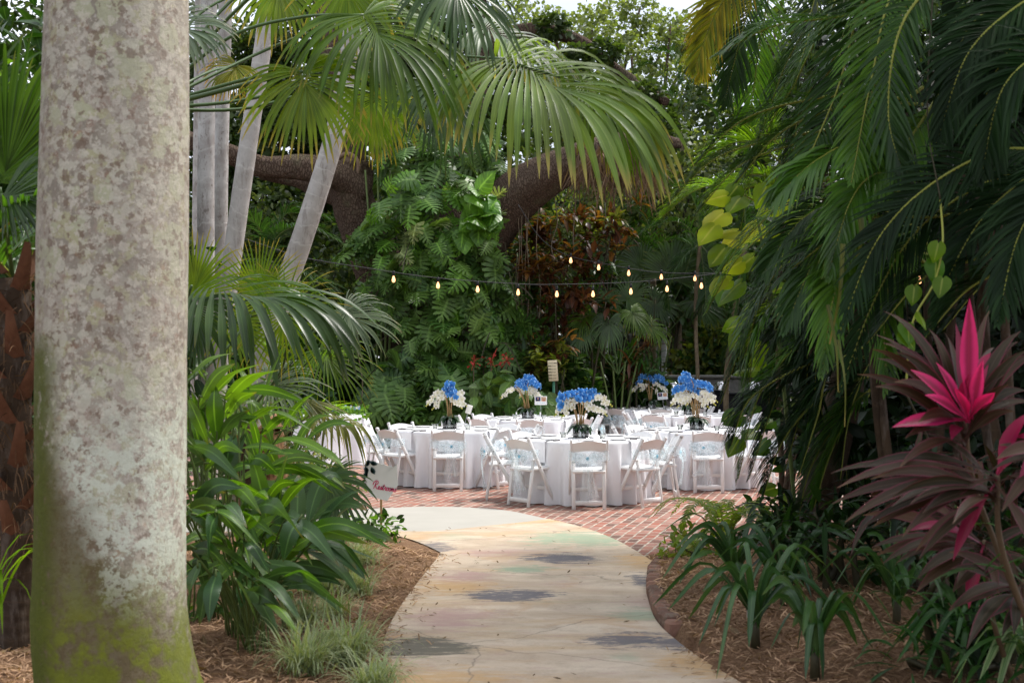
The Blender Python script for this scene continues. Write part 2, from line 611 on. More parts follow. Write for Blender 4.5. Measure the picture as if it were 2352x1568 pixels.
def organza_mat(name, col, alpha):
    t = NT(name)
    f = t.noise(t.obj((9, 9, 2.5)), 1.0, 1)
    at = t.n('ShaderNodeAttribute', attribute_name='luv')
    sp = t.n('ShaderNodeSeparateXYZ')
    t.l(at.outputs['Vector'], sp.inputs[0])
    ax = t.math('ABSOLUTE', sp.outputs[0])
    a = t.math('ADD', t.ss(f, .3, .7, alpha * .8, alpha * 1.2), t.ss(ax, .92, 1.0, 0., .08))
    d = t.n('ShaderNodeBsdfDiffuse')
    d.inputs[0].default_value = (*col, 1)
    tr = t.n('ShaderNodeBsdfTranslucent')
    tr.inputs[0].default_value = (*col, 1)
    body = t.mixs(.5, d.outputs[0], tr.outputs[0])
    cl = t.n('ShaderNodeBsdfTransparent')
    return t.done(t.mixs(a, cl.outputs[0], body))


ORGANZA = organza_mat('pale_blue_organza', (.74, .88, .93), .26)
ORGANZAK = organza_mat('blue_organza_knot', (.42, .74, .88), .7)


def glass_mat(name, col, a):
    t = NT(name)
    g = t.n('ShaderNodeBsdfGlossy')
    g.inputs['Roughness'].default_value = .04
    c = t.n('ShaderNodeBsdfTransparent')
    c.inputs[0].default_value = (*col, 1)
    fr = t.n('ShaderNodeFresnel')
    fr.inputs[0].default_value = 1.45
    return t.done(t.mixs(t.math('ADD', fr.outputs[0], a), c.outputs[0], g.outputs[0]))


GLASS = glass_mat('clear_glass', (.86, .88, .86), .1)

t = NT('glowing_filament_bulb')
BULB = t.done(t.pbsdf((.9, .5, .25), .2, .5, emis=(1.0, .47, .2), es=2.6))
# pale lichen covered trunk of the nearest palm
t = NT('lichen_palm_bark')
o = t.obj()
sp = t.n('ShaderNodeSeparateXYZ')
t.l(o, sp.inputs[0])
x, y, z = sp.outputs
st = t.obj((1, 1, .45))
n1 = t.noise(o, 5, 6, .65)
n2 = t.noise(o, 16, 6, .7)
n3 = t.noise(st, 34, 5, .7)
n4 = t.noise(o, 9, 5, .65, .6)
n5 = t.noise(st, 3.2, 4, .6)
c = t.mix(t.ss(n1, .35, .66), (.27, .235, .185), (.45, .405, .33))
c = t.mix(t.math('MULTIPLY', t.ss(n4, .50, .58), .75), c, (.45, .43, .25))
c = t.mix(t.math('MULTIPLY', t.ss(n2, .55, .63), .8), c, (.25, .15, .10))
c = t.mix(t.math('MULTIPLY', t.ss(t.noise(o, 23, 4, .6), .58, .64), .8), c, (.55, .50, .42))
c = t.mix(t.math('MULTIPLY', t.ss(n3, .56, .62), .55), c, (.36, .27, .22))
n6 = t.noise(o, 48, 5, .75)
n7 = t.noise(o, 30, 6, .8, .4)
c = t.mix(t.math('MULTIPLY', t.ss(n6, .56, .64), .55), c, (.62, .57, .50))
c = t.mix(t.math('MULTIPLY', t.ss(n7, .56, .63), .6), c, (.20, .145, .11))
c = t.mix(t.math('MULTIPLY', t.ss(n1, .52, .66), .35), c, (.24, .17, .13))
rb = t.math('SINE', t.math('ADD', t.math('MULTIPLY', z, 14.), t.math('MULTIPLY', n5, 5.)))
c = t.mix(t.math('MULTIPLY', t.ss(rb, .985, 1.0), .5), c, (.3, .25, .2))
zn = t.math('ADD', z, t.math('MULTIPLY', t.math('SUBTRACT', n1, .5), .55))
def crust(c, sc, lo, hi, col, amt, seed):
    v_ = t.n('ShaderNodeTexVoronoi')
    wn_ = t.n('ShaderNodeTexNoise')
    wn_.inputs['Scale'].default_value = sc * 1.7
    wn_.inputs['Detail'].default_value = 4
    mp_ = t.obj((1, 1, 1), loc=(seed, seed * 2, seed))
    t.l(mp_, wn_.inputs['Vector'])
    mx_ = t.n('ShaderNodeMix', data_type='VECTOR')
    mx_.inputs[0].default_value = .055
    t.l(mp_, mx_.inputs[4])
    t.l(wn_.outputs['Color'], mx_.inputs[5])
    t.l(mx_.outputs[1], v_.inputs['Vector'])
    v_.inputs['Scale'].default_value = sc
    rs_ = t.n('ShaderNodeSeparateColor')
    t.l(v_.outputs['Color'], rs_.inputs[0])
    rad_ = t.math('MULTIPLY', t.math('SUBTRACT', rs_.outputs[0], lo), hi)
    m_ = t.ss(t.math('SUBTRACT', rad_, v_.outputs['Distance']), 0.0, .05)
    return t.mix(t.math('MULTIPLY', m_, amt), c, col)


c = crust(c, 9., .42, 1.3, (.46, .46, .31), .75, 1.3)
c = crust(c, 17., .4, 1.3, (.53, .50, .40), .7, 4.1)
c = crust(c, 26., .5, 1.5, (.20, .14, .10), .75, 7.7)
c = crust(c, 38., .4, 1.3, (.60, .55, .45), .6, 2.2)
c = crust(c, 12., .75, 1.2, (.42, .29, .19), .6, 9.2)
c = t.mix(t.math('MULTIPLY', t.ss(x, .02, .30), .22), c, (.62, .56, .49))  # right side lightened: sunlight put into the bark colour
c = t.mix(t.math('MULTIPLY', t.ss(x, -.08, -.32), .45), c, (.16, .14, .115))  # left side darkened: the trunk's shaded side put into the colour
# white lichen on the lower middle
wl = t.math('MULTIPLY', t.math('MULTIPLY', t.ss(zn, .50, .75), t.ss(zn, 1.75, 1.2)), t.ss(t.math('ADD', t.math('ADD', t.math('MULTIPLY', n4, .6), t.math('MULTIPLY', n2, .6)), t.math('MULTIPLY', t.noise(o, 42, 6, .8, .5), .65)), .90, .945))
wl = t.math('MULTIPLY', wl, t.ss(x, -.22, -.06))
c = t.mix(t.math('MULTIPLY', wl, .92), c, (.60, .63, .52))
# brown-green film low on the left
lf = t.math('MULTIPLY', t.ss(t.math('ADD', zn, t.math('MULTIPLY', x, 1.6)), 1.25, .75), t.ss(z, 1.9, 1.2))
c = t.mix(t.math('MULTIPLY', lf, .88), c, (.10, .075, .03))
c = t.mix(t.math('MULTIPLY', t.math('MULTIPLY', wl, t.ss(x, .0, .1)), .6), c, (.60, .63, .52))
# moss
ms = t.math('MULTIPLY', t.ss(t.math('ADD', zn, t.math('MULTIPLY', n2, .35)), 1.12, .62), t.ss(t.math('ADD', n1, t.math('MULTIPLY', n2, .6)), .66, .86))
c = t.mix(t.math('MULTIPLY', ms, .85), c, t.mix(n2, (.06, .085, .008), (.24, .27, .025)))
ml = t.math('MULTIPLY', t.math('MULTIPLY', t.ss(x, -.10, -.26), t.ss(zn, 1.95, 1.7)), t.ss(n2, .32, .46))
c = t.mix(t.math('MULTIPLY', ml, .92), c, t.mix(n7, (.03, .04, .008), (.12, .14, .016)))
nb = t.bump(t.math('ADD', t.math('ADD', n2, n7), t.math('MULTIPLY', n3, .6)), .7, .014)
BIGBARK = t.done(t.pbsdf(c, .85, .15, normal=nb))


def ringed_bark(name, c1, c2, cr, f=22., fr=.6, dark=(.16, .13, .11), soil=0.3):
    t = NT(name)
    at = t.n('ShaderNodeAttribute', attribute_name='luv')
    sp = t.n('ShaderNodeSeparateXYZ')
    t.l(at.outputs['Vector'], sp.inputs[0])
    o = t.obj()
    n1 = t.noise(o, 4, 5, .65)
    n2 = t.noise(t.obj((1, 1, .5)), 26, 5, .7)
    c = t.mix(t.ss(n1, .35, .65), c1, c2)
    c = t.mix(t.math('MULTIPLY', t.ss(n2, .55, .68), soil), c, dark)
    rr = t.math('SINE', t.math('ADD', t.math('MULTIPLY', sp.outputs[1], f * 6.283), t.math('MULTIPLY', t.noise(o, 1.7, 4), 16.)))
    ring = t.math('MULTIPLY', t.ss(rr, .93, 1.0), t.ss(n2, .35, .55))
    c = t.mix(t.math('MULTIPLY', t.ss(t.noise(t.obj((1, 1, .22)), 13, 5, .7), .52, .66), .45), c, dark)
    c = t.mix(t.math('MULTIPLY', ring, fr), c, cr)
    nb = t.bump(t.math('ADD', t.math('MULTIPLY', rr, .25), n2), .4, .012)
    return t.done(t.pbsdf(c, .8, .2, normal=nb))


PALEBARK = ringed_bark('pale_ringed_bark', (.40, .37, .34), (.50, .47, .44), (.60, .58, .54), 34., .6)
PALEBARKD = ringed_bark('blotched_ringed_bark', (.36, .33, .31), (.50, .48, .46), (.58, .56, .53), 26., .5, soil=.75)
SLIMBARK = ringed_bark('slim_palm_bark', (.13, .10, .06), (.20, .16, .10), (.26, .22, .15), 40., .6)
DARKBARK = ringed_bark('dark_palm_bark', (.035, .022, .014), (.06, .038, .022), (.08, .05, .03), 20., .4)

t = NT('oak_bark')
o = t.obj()
vo = t.n('ShaderNodeTexVoronoi', feature='DISTANCE_TO_EDGE')
mp = t.obj((1, 1, .38))
nz = t.n('ShaderNodeTexNoise')
nz.inputs['Scale'].default_value = 3.
t.l(mp, nz.inputs['Vector'])
mixv = t.n('ShaderNodeMix', data_type='VECTOR')
mixv.inputs[0].default_value = .12
t.l(mp, mixv.inputs[4])
t.l(nz.outputs['Color'], mixv.inputs[5])
t.l(mixv.outputs[1], vo.inputs['Vector'])
vo.inputs['Scale'].default_value = 26.
n1 = t.noise(o, 7, 6, .7)
c = t.mix(n1, (.075, .05, .036), (.15, .11, .082))
c = t.mix(t.math('MULTIPLY', t.ss(vo.outputs['Distance'], .16, .0), .7), c, (.035, .021, .015))
c = t.mix(t.math('MULTIPLY', t.ss(t.noise(o, 2.2, 4), .55, .7), .3), c, (.12, .13, .07))
OAKBARK = t.done(t.pbsdf(c, .9, .1, normal=t.bump(t.math('ADD', t.ss(vo.outputs['Distance'], 0., .2), t.math('MULTIPLY', n1, .9)), .8, .025)))

t = NT('cut_wood')
o = t.obj()
SCAR = t.done(t.pbsdf(t.mix(t.noise(o, 12, 5), (.15, .10, .07), (.28, .2, .15)), .9, .1))

t = NT('palm_fibre')
o = t.obj((1, 1, .25))
n1 = t.noise(o, 45, 5, .7)
c = t.mix(t.ss(n1, .3, .7), (.10, .05, .025), (.36, .22, .12))
FIBRE = t.done(t.pbsdf(c, .9, .1, normal=t.bump(n1, .7, .02)))
t = NT('palm_boot')
n1 = t.noise(t.obj((1, 1, .2)), 26, 5, .7)
BOOT = t.done(t.pbsdf(t.mix(n1, (.07, .028, .018), (.27, .13, .075)), .75, .2, normal=t.bump(n1, .5, .01)))

# herringbone-like brick paving
t = NT('brick_paving')
o = t.obj((1, 1, 1), (0, 0, math.radians(106)))
wob = t.n('ShaderNodeTexNoise')
wob.inputs['Scale'].default_value = 2.5
t.l(o, wob.inputs['Vector'])
mv = t.n('ShaderNodeMix', data_type='VECTOR')
mv.inputs[0].default_value = .035
t.l(o, mv.inputs[4])
t.l(wob.outputs['Color'], mv.inputs[5])
br = t.n('ShaderNodeTexBrick')
t.l(mv.outputs[1], br.inputs['Vector'])
br.inputs['Color1'].default_value = (0, 0, 0, 1)
br.inputs['Color2'].default_value = (1, 1, 1, 1)
br.inputs['Mortar'].default_value = (0, 0, 0, 1)
br.inputs['Scale'].default_value = 1.0
br.inputs['Mortar Size'].default_value = .011
br.inputs['Mortar Smooth'].default_value = .25
br.inputs['Brick Width'].default_value = .205
br.inputs['Row Height'].default_value = .105
n1 = t.noise(o, 40, 5, .7)
n2 = t.noise(o, 1.1, 4, .6)
rmp = t.n('ShaderNodeValToRGB')
t.l(br.outputs['Color'], rmp.inputs[0])
e = rmp.color_ramp.elements
e[0].position = 0.
e[0].color = (.13, .075, .06, 1)
e[1].position = 1.
e[1].color = (.35, .16, .115, 1)
for pz, cc in ((.22, (.24, .105, .08, 1)), (.45, (.36, .125, .085, 1)), (.7, (.31, .15, .115, 1)), (.86, (.38, .20, .16, 1))):
    ee = e.new(pz)
    ee.color = tuple(v * .9 for v in cc[:3]) + (1,)
c = t.mix(t.math('MULTIPLY', t.ss(n1, .5, .75), .35), rmp.outputs[0], (.45, .36, .31))
mort = t.mix(t.ss(t.noise(o, 7, 5, .75), .35, .65), (.24, .19, .15), (.56, .49, .41))
c = t.mix(br.outputs['Fac'], c, mort)
c = t.mix(t.math('MULTIPLY', t.ss(n2, .52, .68), .35), c, (.17, .12, .09))
BRICK = t.done(t.pbsdf(c, .8, .25, normal=t.bump(t.math('ADD', t.math('MULTIPLY', br.outputs['Fac'], -1.), t.math('MULTIPLY', n1, .4)), .5, .01)))

t = NT('edging_brick')
n1 = t.noise(t.obj(), 18, 6, .7)
at = t.n('ShaderNodeAttribute', attribute_name='luv')
sp = t.n('ShaderNodeSeparateXYZ')
t.l(at.outputs['Vector'], sp.inputs[0])
c = t.mix(sp.outputs[2], (.15, .09, .07), (.27, .15, .11))
c = t.mix(t.math('MULTIPLY', t.ss(n1, .48, .66), .6), c, (.22, .19, .15))
EDGEB = t.done(t.pbsdf(c, .9, .15, normal=t.bump(n1, .6, .015)))

t = NT('pale_concrete')
n1 = t.noise(t.obj(), 60, 6, .75)
n2 = t.noise(t.obj(), 2.0, 5, .6)
c = t.mix(n2, (.36, .345, .31), (.46, .44, .40))
c = t.mix(t.math('MULTIPLY', t.ss(n1, .58, .68), .4), c, (.33, .3, .27))
SLAB = t.done(t.pbsdf(c, .85, .2, normal=t.bump(n1, .2, .005)))

# stained concrete path
t = NT('stained_concrete')
tc = t.n('ShaderNodeTexCoord')
o = tc.outputs['Object']
str_ = t.obj((.9, 2.0, 1), (0, 0, .12))
f1 = t.noise(str_, 1.5, 6, .65, .3)
f2 = t.noise(str_, 4.5, 6, .7, .4)
f3 = t.noise(t.obj((.35, 2.0, 1), loc=(3, 7, 0)), 1.1, 5, .6, .2)
fine = t.noise(o, 90, 4, .7)
rag = t.math('ADD', t.math('MULTIPLY', t.noise(t.obj((1.4, 4.5, 1)), 2.0, 5, .7, 1.2), .65), t.math('MULTIPLY', t.noise(t.obj((1, 2.5, 1)), 14, 6, .85), .35))
scuff = t.ss(t.noise(t.obj((1.0, 3.5, 1), loc=(4, 1, 0)), 4.5, 8, .8, .6), .36, .46)
c = t.mix(t.ss(f1, .3, .7), (.45, .345, .245), (.62, .515, .395))
c = t.mix(t.math('MULTIPLY', t.ss(t.noise(o, 3.1, 7, .75), .47, .66), .5), c, (.33, .25, .18))
c = t.mix(t.math('MULTIPLY', t.ss(t.noise(o, 1.4, 6, .7, .8), .54, .64), .4), c, (.46, .27, .13))
c = t.mix(t.math('MULTIPLY', t.ss(t.noise(t.obj((1, 2.4, 1)), 11, 6, .8), .56, .7), .35), c, (.40, .32, .25))
c = t.mix(t.math('MULTIPLY', t.ss(f3, .52, .68), .55), c, (.49, .33, .17))
c = t.mix(t.math('MULTIPLY', t.ss(f2, .54, .66), .45), c, (.42, .27, .24))
c = t.mix(t.math('MULTIPLY', t.ss(t.noise(t.obj((.4, 3., 1), loc=(9, 2, 0)), 2., 5, .6), .62, .72), .4), c, (.30, .36, .25))
sx = t.n('ShaderNodeSeparateXYZ')
t.l(o, sx.inputs[0])


def stain(c, vx, vy, rx, ry, col, amt, soft=.35, rg=1.1):
    p = G(vx, vy)
    ax = np.linalg.norm(G(vx + rx, vy) - p)
    ay = abs(G(vx, vy - ry)[1] - G(vx, vy + ry)[1]) / 2
    u = t.math('MULTIPLY', t.math('SUBTRACT', sx.outputs[0], float(p[0])), 1 / float(ax))
    v = t.math('MULTIPLY', t.math('SUBTRACT', sx.outputs[1], float(p[1])), 1 / float(ay))
    d = t.math('ADD', t.math('MULTIPLY', u, u), t.math('MULTIPLY', v, v))
    d = t.math('ADD', t.math('SQRT', d), t.math('MULTIPLY', t.math('SUBTRACT', rag, .5), rg * 5.0))
    return t.mix(t.math('MULTIPLY', t.math('MULTIPLY', t.ss(d, 1.0 + soft * .3, 1.0 - soft), scuff if soft < .6 else 1.0), amt), c, col)


OR, PK, GR, DK, OD = (.52, .31, .12), (.42, .26, .24), (.25, .34, .23), (.085, .085, .11), (.115, .105, .075)
for s in [(1050, 1352, 100, 24, OR, .8, .8), (1470, 1290, 60, 20, OR, .75, .8), (1640, 1530, 130, 35, OR, .75, .9), (960, 1570, 200, 40, OR, .75, .9),
          (1180, 1198, 130, 8, OR, .75, .8), (1230, 1580, 300, 25, OR, .35, .9), (960, 1235, 60, 12, OR, .4, .8),
          (1070, 1328, 75, 14, PK, .8, .8), (1130, 1272, 120, 8, PK, .7, .8), (1030, 1425, 110, 28, PK, .8, .9), (1300, 1345, 80, 6, PK, .3, .8), (1480, 1385, 50, 16, PK, .4, .8),
          (1330, 1240, 130, 17, GR, .855, .5), (1200, 1310, 62, 10, GR, .85, .5), (1470, 1415, 70, 16, GR, .7, .8), (1440, 1515, 40, 14, GR, .4, .8), (1050, 1235, 60, 8, GR, .35, .8),
          (970, 1490, 115, 24, OD, .93, .2, .55), (1170, 1371, 115, 13, DK, .9, .25, .9), (1290, 1285, 85, 11, DK, .9, .25, .9), (1440, 1474, 90, 18, DK, .85, .4, 1.2),
          (1560, 1480, 80, 18, DK, .85, .4, .9), (985, 1262, 60, 15, DK, .75, .4), (1420, 1216, 45, 8, DK, .75, .4), (1470, 1335, 30, 16, DK, .85, .4), (900, 1250, 60, 8, DK, .6, .5)]:
    c = stain(c, *s)
c = t.mix(t.math('MULTIPLY', t.ss(fine, .56, .68), .4), c, (.25, .21, .17))
c = t.mix(t.math('MULTIPLY', t.ss(fine, .38, .3), .25), c, (.66, .62, .56))
vo = t.n('ShaderNodeTexVoronoi', feature='DISTANCE_TO_EDGE')
wv = t.n('ShaderNodeMix', data_type='VECTOR')
wn = t.n('ShaderNodeTexNoise')
wn.inputs['Scale'].default_value = 1.6
wn.inputs['Detail'].default_value = 6.
t.l(o, wn.inputs['Vector'])
wv.inputs[0].default_value = .3
t.l(o, wv.inputs[4])
t.l(wn.outputs['Color'], wv.inputs[5])
t.l(wv.outputs[1], vo.inputs['Vector'])
vo.inputs['Scale'].default_value = .55
c = t.mix(t.math('MULTIPLY', t.ss(vo.outputs['Distance'], .0035, .0), .55), c, (.13, .1, .08))
PATHM = t.done(t.pbsdf(c, .62, .35, normal=t.bump(fine, .12, .004)))

t = NT('mulch')
o = t.obj()
n1 = t.noise(t.obj((1, 1.8, 1)), 45, 6, .8)
n2 = t.noise(o, 6, 5, .7)
c = t.mix(t.ss(n1, .3, .7), (.12, .062, .036), (.50, .31, .185))
c = t.mix(t.math('MULTIPLY', t.ss(n2, .45, .65), .55), c, (.20, .11, .068))
MULCH = t.done(t.pbsdf(c, .95, .1, normal=t.bump(n1, 1., .03)))
STRAW = leaf_mat('pine_straw', (.25, .14, .08), (.62, .41, .26), trans=.1, rib=0, rough=.8, spec=.15)
t = NT('forest_soil')
SOIL = t.done(t.pbsdf(t.mix(t.noise(t.obj(), 9, 5), (.03, .022, .014), (.08, .055, .035)), .95, .1))

# ---------------------------------------------------------------- sky and sun
SUN_EL, SUN_AZ = math.radians(60), math.radians(58)     # azimuth from +Y towards +X
w = bpy.data.worlds.new('World')
SC.world = w
w.use_nodes = True
wt = w.node_tree
bg = wt.nodes['Background']
sky = wt.nodes.new('ShaderNodeTexSky')
sky.sky_type = 'NISHITA'
sky.sun_disc = False
sky.sun_elevation = SUN_EL
sky.sun_rotation = SUN_AZ
sky.air_density = 1.0
sky.dust_density = 2.5
sky.ozone_density = 1.0
tcw = wt.nodes.new('ShaderNodeTexCoord')
cn = wt.nodes.new('ShaderNodeTexNoise')
cn.inputs['Scale'].default_value = 2.2
cn.inputs['Detail'].default_value = 5
wt.links.new(tcw.outputs['Generated'], cn.inputs['Vector'])
mr = wt.nodes.new('ShaderNodeMapRange')
mr.inputs[1].default_value = .3
mr.inputs[2].default_value = .62
mr.inputs[3].default_value = .35
mr.inputs[4].default_value = .95
wt.links.new(cn.outputs['Fac'], mr.inputs[0])
cm = wt.nodes.new('ShaderNodeMix')
cm.data_type = 'RGBA'
wt.links.new(mr.outputs[0], cm.inputs[0])
wt.links.new(sky.outputs[0], cm.inputs[6])
cm.inputs[7].default_value = (9.6, 9.9, 10.8, 1)      # bright cloud
wt.links.new(cm.outputs[2], bg.inputs[0])
bg.inputs[1].default_value = 0.15

sd = Vector((math.sin(SUN_AZ) * math.cos(SUN_EL), math.cos(SUN_AZ) * math.cos(SUN_EL), math.sin(SUN_EL)))
sl = bpy.data.lights.new('sun', 'SUN')
sl.energy = 5.0
sl.angle = math.radians(12)
sl.color = (1.0, .96, .90)
so = bpy.data.objects.new('sun', sl)
COL.objects.link(so)
so.rotation_euler = sd.to_track_quat('Z', 'Y').to_euler()
so.location = (0, 0, 20)

# ---------------------------------------------------------------- camera
cd = bpy.data.cameras.new('camera')
cd.lens = LENS
cd.sensor_width = 36.0
cd.clip_start = .1
cd.clip_end = 600
cd.dof.use_dof = True
cd.dof.focus_distance = 16.0
cd.dof.aperture_fstop = 4.0
co = bpy.data.objects.new('camera', cd)
COL.objects.link(co)
co.location = (0, 0, CAM_H)
co.rotation_euler = (PI / 2 + PITCH, 0, 0)
SC.camera = co
SC.view_settings.view_transform = 'Standard'
SC.view_settings.look = 'None'
SC.view_settings.exposure = 0
SC.cycles.use_denoising = True
SC.cycles.max_bounces = 7
SC.cycles.diffuse_bounces = 3
SC.cycles.glossy_bounces = 2
SC.cycles.transmission_bounces = 3
SC.cycles.transparent_max_bounces = 16
SC.cycles.sample_clamp_indirect = 6.0
# ---------------------------------------------------------------- ground, paving
def poly_px(pts, z, n=10):
    """smooth ground outline through photo positions"""
    p = np.array([G(x, y)[:2] for x, y in pts])
    return p


def smooth(p, n):
    return spline(np.c_[p, np.zeros(len(p))], n)[:, :2]


def sheet(name, pts, z, mat):
    mb = MB()
    n = len(pts)
    me = bpy.data.meshes.new(name)
    bm = bmesh.new()
    vs = [bm.verts.new((float(p[0]), float(p[1]), z)) for p in pts]
    f = bm.faces.new(vs)
    bmesh.ops.triangulate(bm, faces=[f])
    bmesh.ops.recalc_face_normals(bm, faces=bm.faces[:])
    if bm.faces[:][0].normal.z < 0:
        bmesh.ops.reverse_faces(bm, faces=bm.faces[:])
    bm.to_mesh(me)
    bm.free()
    me.materials.append(mat)
    o = bpy.data.objects.new(name, me)
    COL.objects.link(o)
    return tag(o, kind='structure')


gm = MB()
gm.add([[-250, -60, -.03], [250, -60, -.03], [250, 400, -.03], [-250, 400, -.03]], [[0, 1, 2, 3]])
tag(gm.build('ground', SOIL), kind='structure')

left_edge = smooth(poly_px([(897, 1660), (893, 1568), (880, 1490), (905, 1420), (960, 1340), (1006, 1283), (1012, 1272)], 0), 40)
fork = smooth(poly_px([(1012, 1272), (975, 1254), (930, 1238), (880, 1231), (760, 1231), (600, 1232), (420, 1233)], 0), 24)
slab_low = smooth(poly_px([(420, 1224), (600, 1224), (760, 1224), (880, 1222), (1000, 1222), (1120, 1210), (1200, 1202), (1262, 1194)], 0), 30)
right_edge = smooth(poly_px([(1262, 1194), (1340, 1214), (1420, 1245), (1506, 1296)], 0), 20)
kerb_in = smooth(poly_px([(1506, 1296), (1488, 1320), (1484, 1350), (1488, 1378), (1508, 1430), (1560, 1480), (1630, 1530), (1700, 1572), (1790, 1640)], 0), 50)
slab_top = smooth(poly_px([(1262, 1194), (1150, 1172), (1010, 1165), (890, 1168), (760, 1175), (600, 1180), (420, 1182)], 0), 30)

path_poly = np.concatenate([left_edge, fork[1:], slab_low[1:], right_edge[1:], kerb_in[1:]])
slab_poly = np.concatenate([slab_low[:-1], slab_top])
sheet('path', path_poly, .016, PATHM)
sheet('concrete_slab', slab_poly, .012, SLAB)
brick_poly = np.array([[-9, 13.9], *poly_px([(500, 1195), (880, 1185), (1150, 1185), (1262, 1215), (1400, 1265), (1480, 1320), (1510, 1345), (1600, 1340), (1700, 1290), (1800, 1240)], 0), [6.0, 12.5], [9, 13], [9, 27.5], [-9, 27.5]])
sheet('brick_patio', brick_poly, .006, BRICK)


def inside(P, poly):
    x, y = P[:, 0], P[:, 1]
    r = np.zeros(len(P), bool)
    j = len(poly) - 1
    for i in range(len(poly)):
        xi, yi = poly[i]
        xj, yj = poly[j]
        c = ((yi > y) != (yj > y)) & (x < (xj - xi) * (y - yi) / (yj - yi + 1e-12) + xi)
        r ^= c
        j = i
    return r


def pdist(P, line, closed=False):
    d = np.full(len(P), 1e9)
    n = len(line)
    for i in range(n if closed else n - 1):
        a, b = line[i], line[(i + 1) % n]
        ab = b - a
        u = np.clip(((P - a) @ ab) / (ab @ ab + 1e-12), 0, 1)
        d = np.minimum(d, np.linalg.norm(P - a - u[:, None] * ab, axis=1))
    return d


bed_right = np.concatenate([kerb_in, [[3.0, 4.0], [9, 4.0], [9, 12.2], [5.0, 12.2], [3.2, 11.6], [2.1, 10.6]]])


def bed_h(P):
    """height of the mulch beds"""
    P = np.atleast_2d(P)
    ir = inside(P, bed_right)
    dr = pdist(P, kerb_in)
    paved = inside(P, path_poly) | inside(P, slab_poly)
    dl = np.minimum(pdist(P, path_poly, True), pdist(P, slab_poly, True))
    bump_ = .018 * np.sin(P[:, 0] * 5.1 + P[:, 1] * 2) * np.sin(P[:, 1] * 4.3) + .012 * np.sin(P[:, 0] * 13 + 1) * np.sin(P[:, 1] * 11)
    h = np.where(paved, np.where(dl < .10, .004, -.02), .006 + .07 * np.clip(dl / .45, 0, 1) + bump_ * np.clip(dl / .3, 0, 1))
    low = np.clip((P[:, 1] - 7.3) / .7, 0, 1)
    hr = (.02 + .055 * low) + (.07 + .05 * (1 - low)) * np.clip(dr / .8, 0, 1) + bump_ * np.clip(dr / .25, .2, 1)
    h = np.where(ir & ((dr > .07) | (P[:, 1] < 7.4)), hr, np.where(ir, -.02, h))
    patio = ((P[:, 1] > 11.2) & ~ir & (P[:, 0] > .2)) | ((P[:, 1] > 13.2) & (P[:, 0] > -.8) & ~ir)
    return np.where(patio, -.02, h)


gx = np.arange(-9, 9.01, .06)
gy = np.arange(4.0, 14.6, .06)
XX, YY = np.meshgrid(gx, gy)
P = np.c_[XX.ravel(), YY.ravel()]
H = bed_h(P) + RNG.normal(0, .004, len(P))
nx = len(gx)
ii, jj = np.meshgrid(np.arange(len(gy) - 1), np.arange(nx - 1), indexing='ij')
k = (ii * nx + jj).ravel()
keep = np.maximum(np.maximum(H[k], H[k + 1]), np.maximum(H[k + nx], H[k + nx + 1])) > -.015
k = k[keep]
mb = MB()
mb.add(np.c_[P, H], np.stack([k, k + 1, k + nx + 1, k + nx], 1))
tag(mb.build('mulch_bed', MULCH), kind='structure')

# loose pine straw over the beds
N = 15000
Ps = np.concatenate([np.c_[RNG.uniform(-3.0, -.1, N), RNG.uniform(5.5, 11.3, N)], np.c_[RNG.uniform(.7, 4.2, int(N * 1.3)), RNG.uniform(5., 11.3, int(N * 1.3))]])
hh = bed_h(Ps)
spill = (hh <= .004) & (np.minimum(pdist(Ps, left_edge), pdist(Ps, kerb_in) + np.where(Ps[:, 1] > 7.6, 1., 0.)) < RNG.exponential(.05, len(Ps))) & inside(Ps, path_poly)
hh = np.where(spill, .014, hh)
ok = (hh > .004)
Ps, hh = Ps[ok], hh[ok]
N = len(Ps)
az = RNG.uniform(0, 2 * PI, N)
D = np.c_[np.cos(az), np.sin(az), RNG.normal(0, .16, N)]
Ln = RNG.uniform(.03, .11, N)
C = bend(np.c_[Ps, hh + .012 + RNG.random(N) * .012] - nrm(D) * Ln[:, None] / 2, nrm(D), Ln, 3, .5, 1.)
mb = MB()
wd = RNG.uniform(.0018, .006, N)
ribbons(mb, C, np.tile(UP, (N, 1)) + RNG.normal(0, .3, (N, 3)), wd[:, None] * np.array([.6, 1, .5])[None], .3)
tag(mb.build('pine_straw', STRAW), 'loose brown pine straw and bark shreds covering both planting beds', 'mulch', kind='stuff')

# curved brick edging of the right bed
mb = MB()
kk = spline(np.c_[kerb_in, np.zeros(len(kerb_in))], 400)
seg = np.r_[0, np.cumsum(np.linalg.norm(np.diff(kk, axis=0), axis=1))]
tot = seg[-1]
nb = int(tot / .115)
for i in range(int(nb * .60)):
    s0 = (i + .5) / nb * tot
    p = np.array([np.interp(s0, seg, kk[:, c]) for c in range(3)])
    p2 = np.array([np.interp(min(tot, s0 + .02), seg, kk[:, c]) for c in range(3)])
    p1 = np.array([np.interp(max(0, s0 - .02), seg, kk[:, c]) for c in range(3)])
    tn = nrm(p2 - p1)
    sd_ = np.array([-tn[1], tn[0], 0])
    if not inside((p + sd_ * .1)[None, :2], bed_right)[0]:
        sd_ = -sd_
    R = np.stack([tn, np.cross([0, 0, 1.], tn), [0, 0, 1.]], 1)
    box(mb, p + sd_ * (.06 + random.gauss(0, .004)) + np.array([0, 0, .025 + random.gauss(0, .005)]), (.104, .115, .13), 0, R, .018)
o = mb.build('brick_edging', EDGEB, smooth=False)
tag(o, 'low curved brick edging between the painted path and the right planting bed', 'edging')

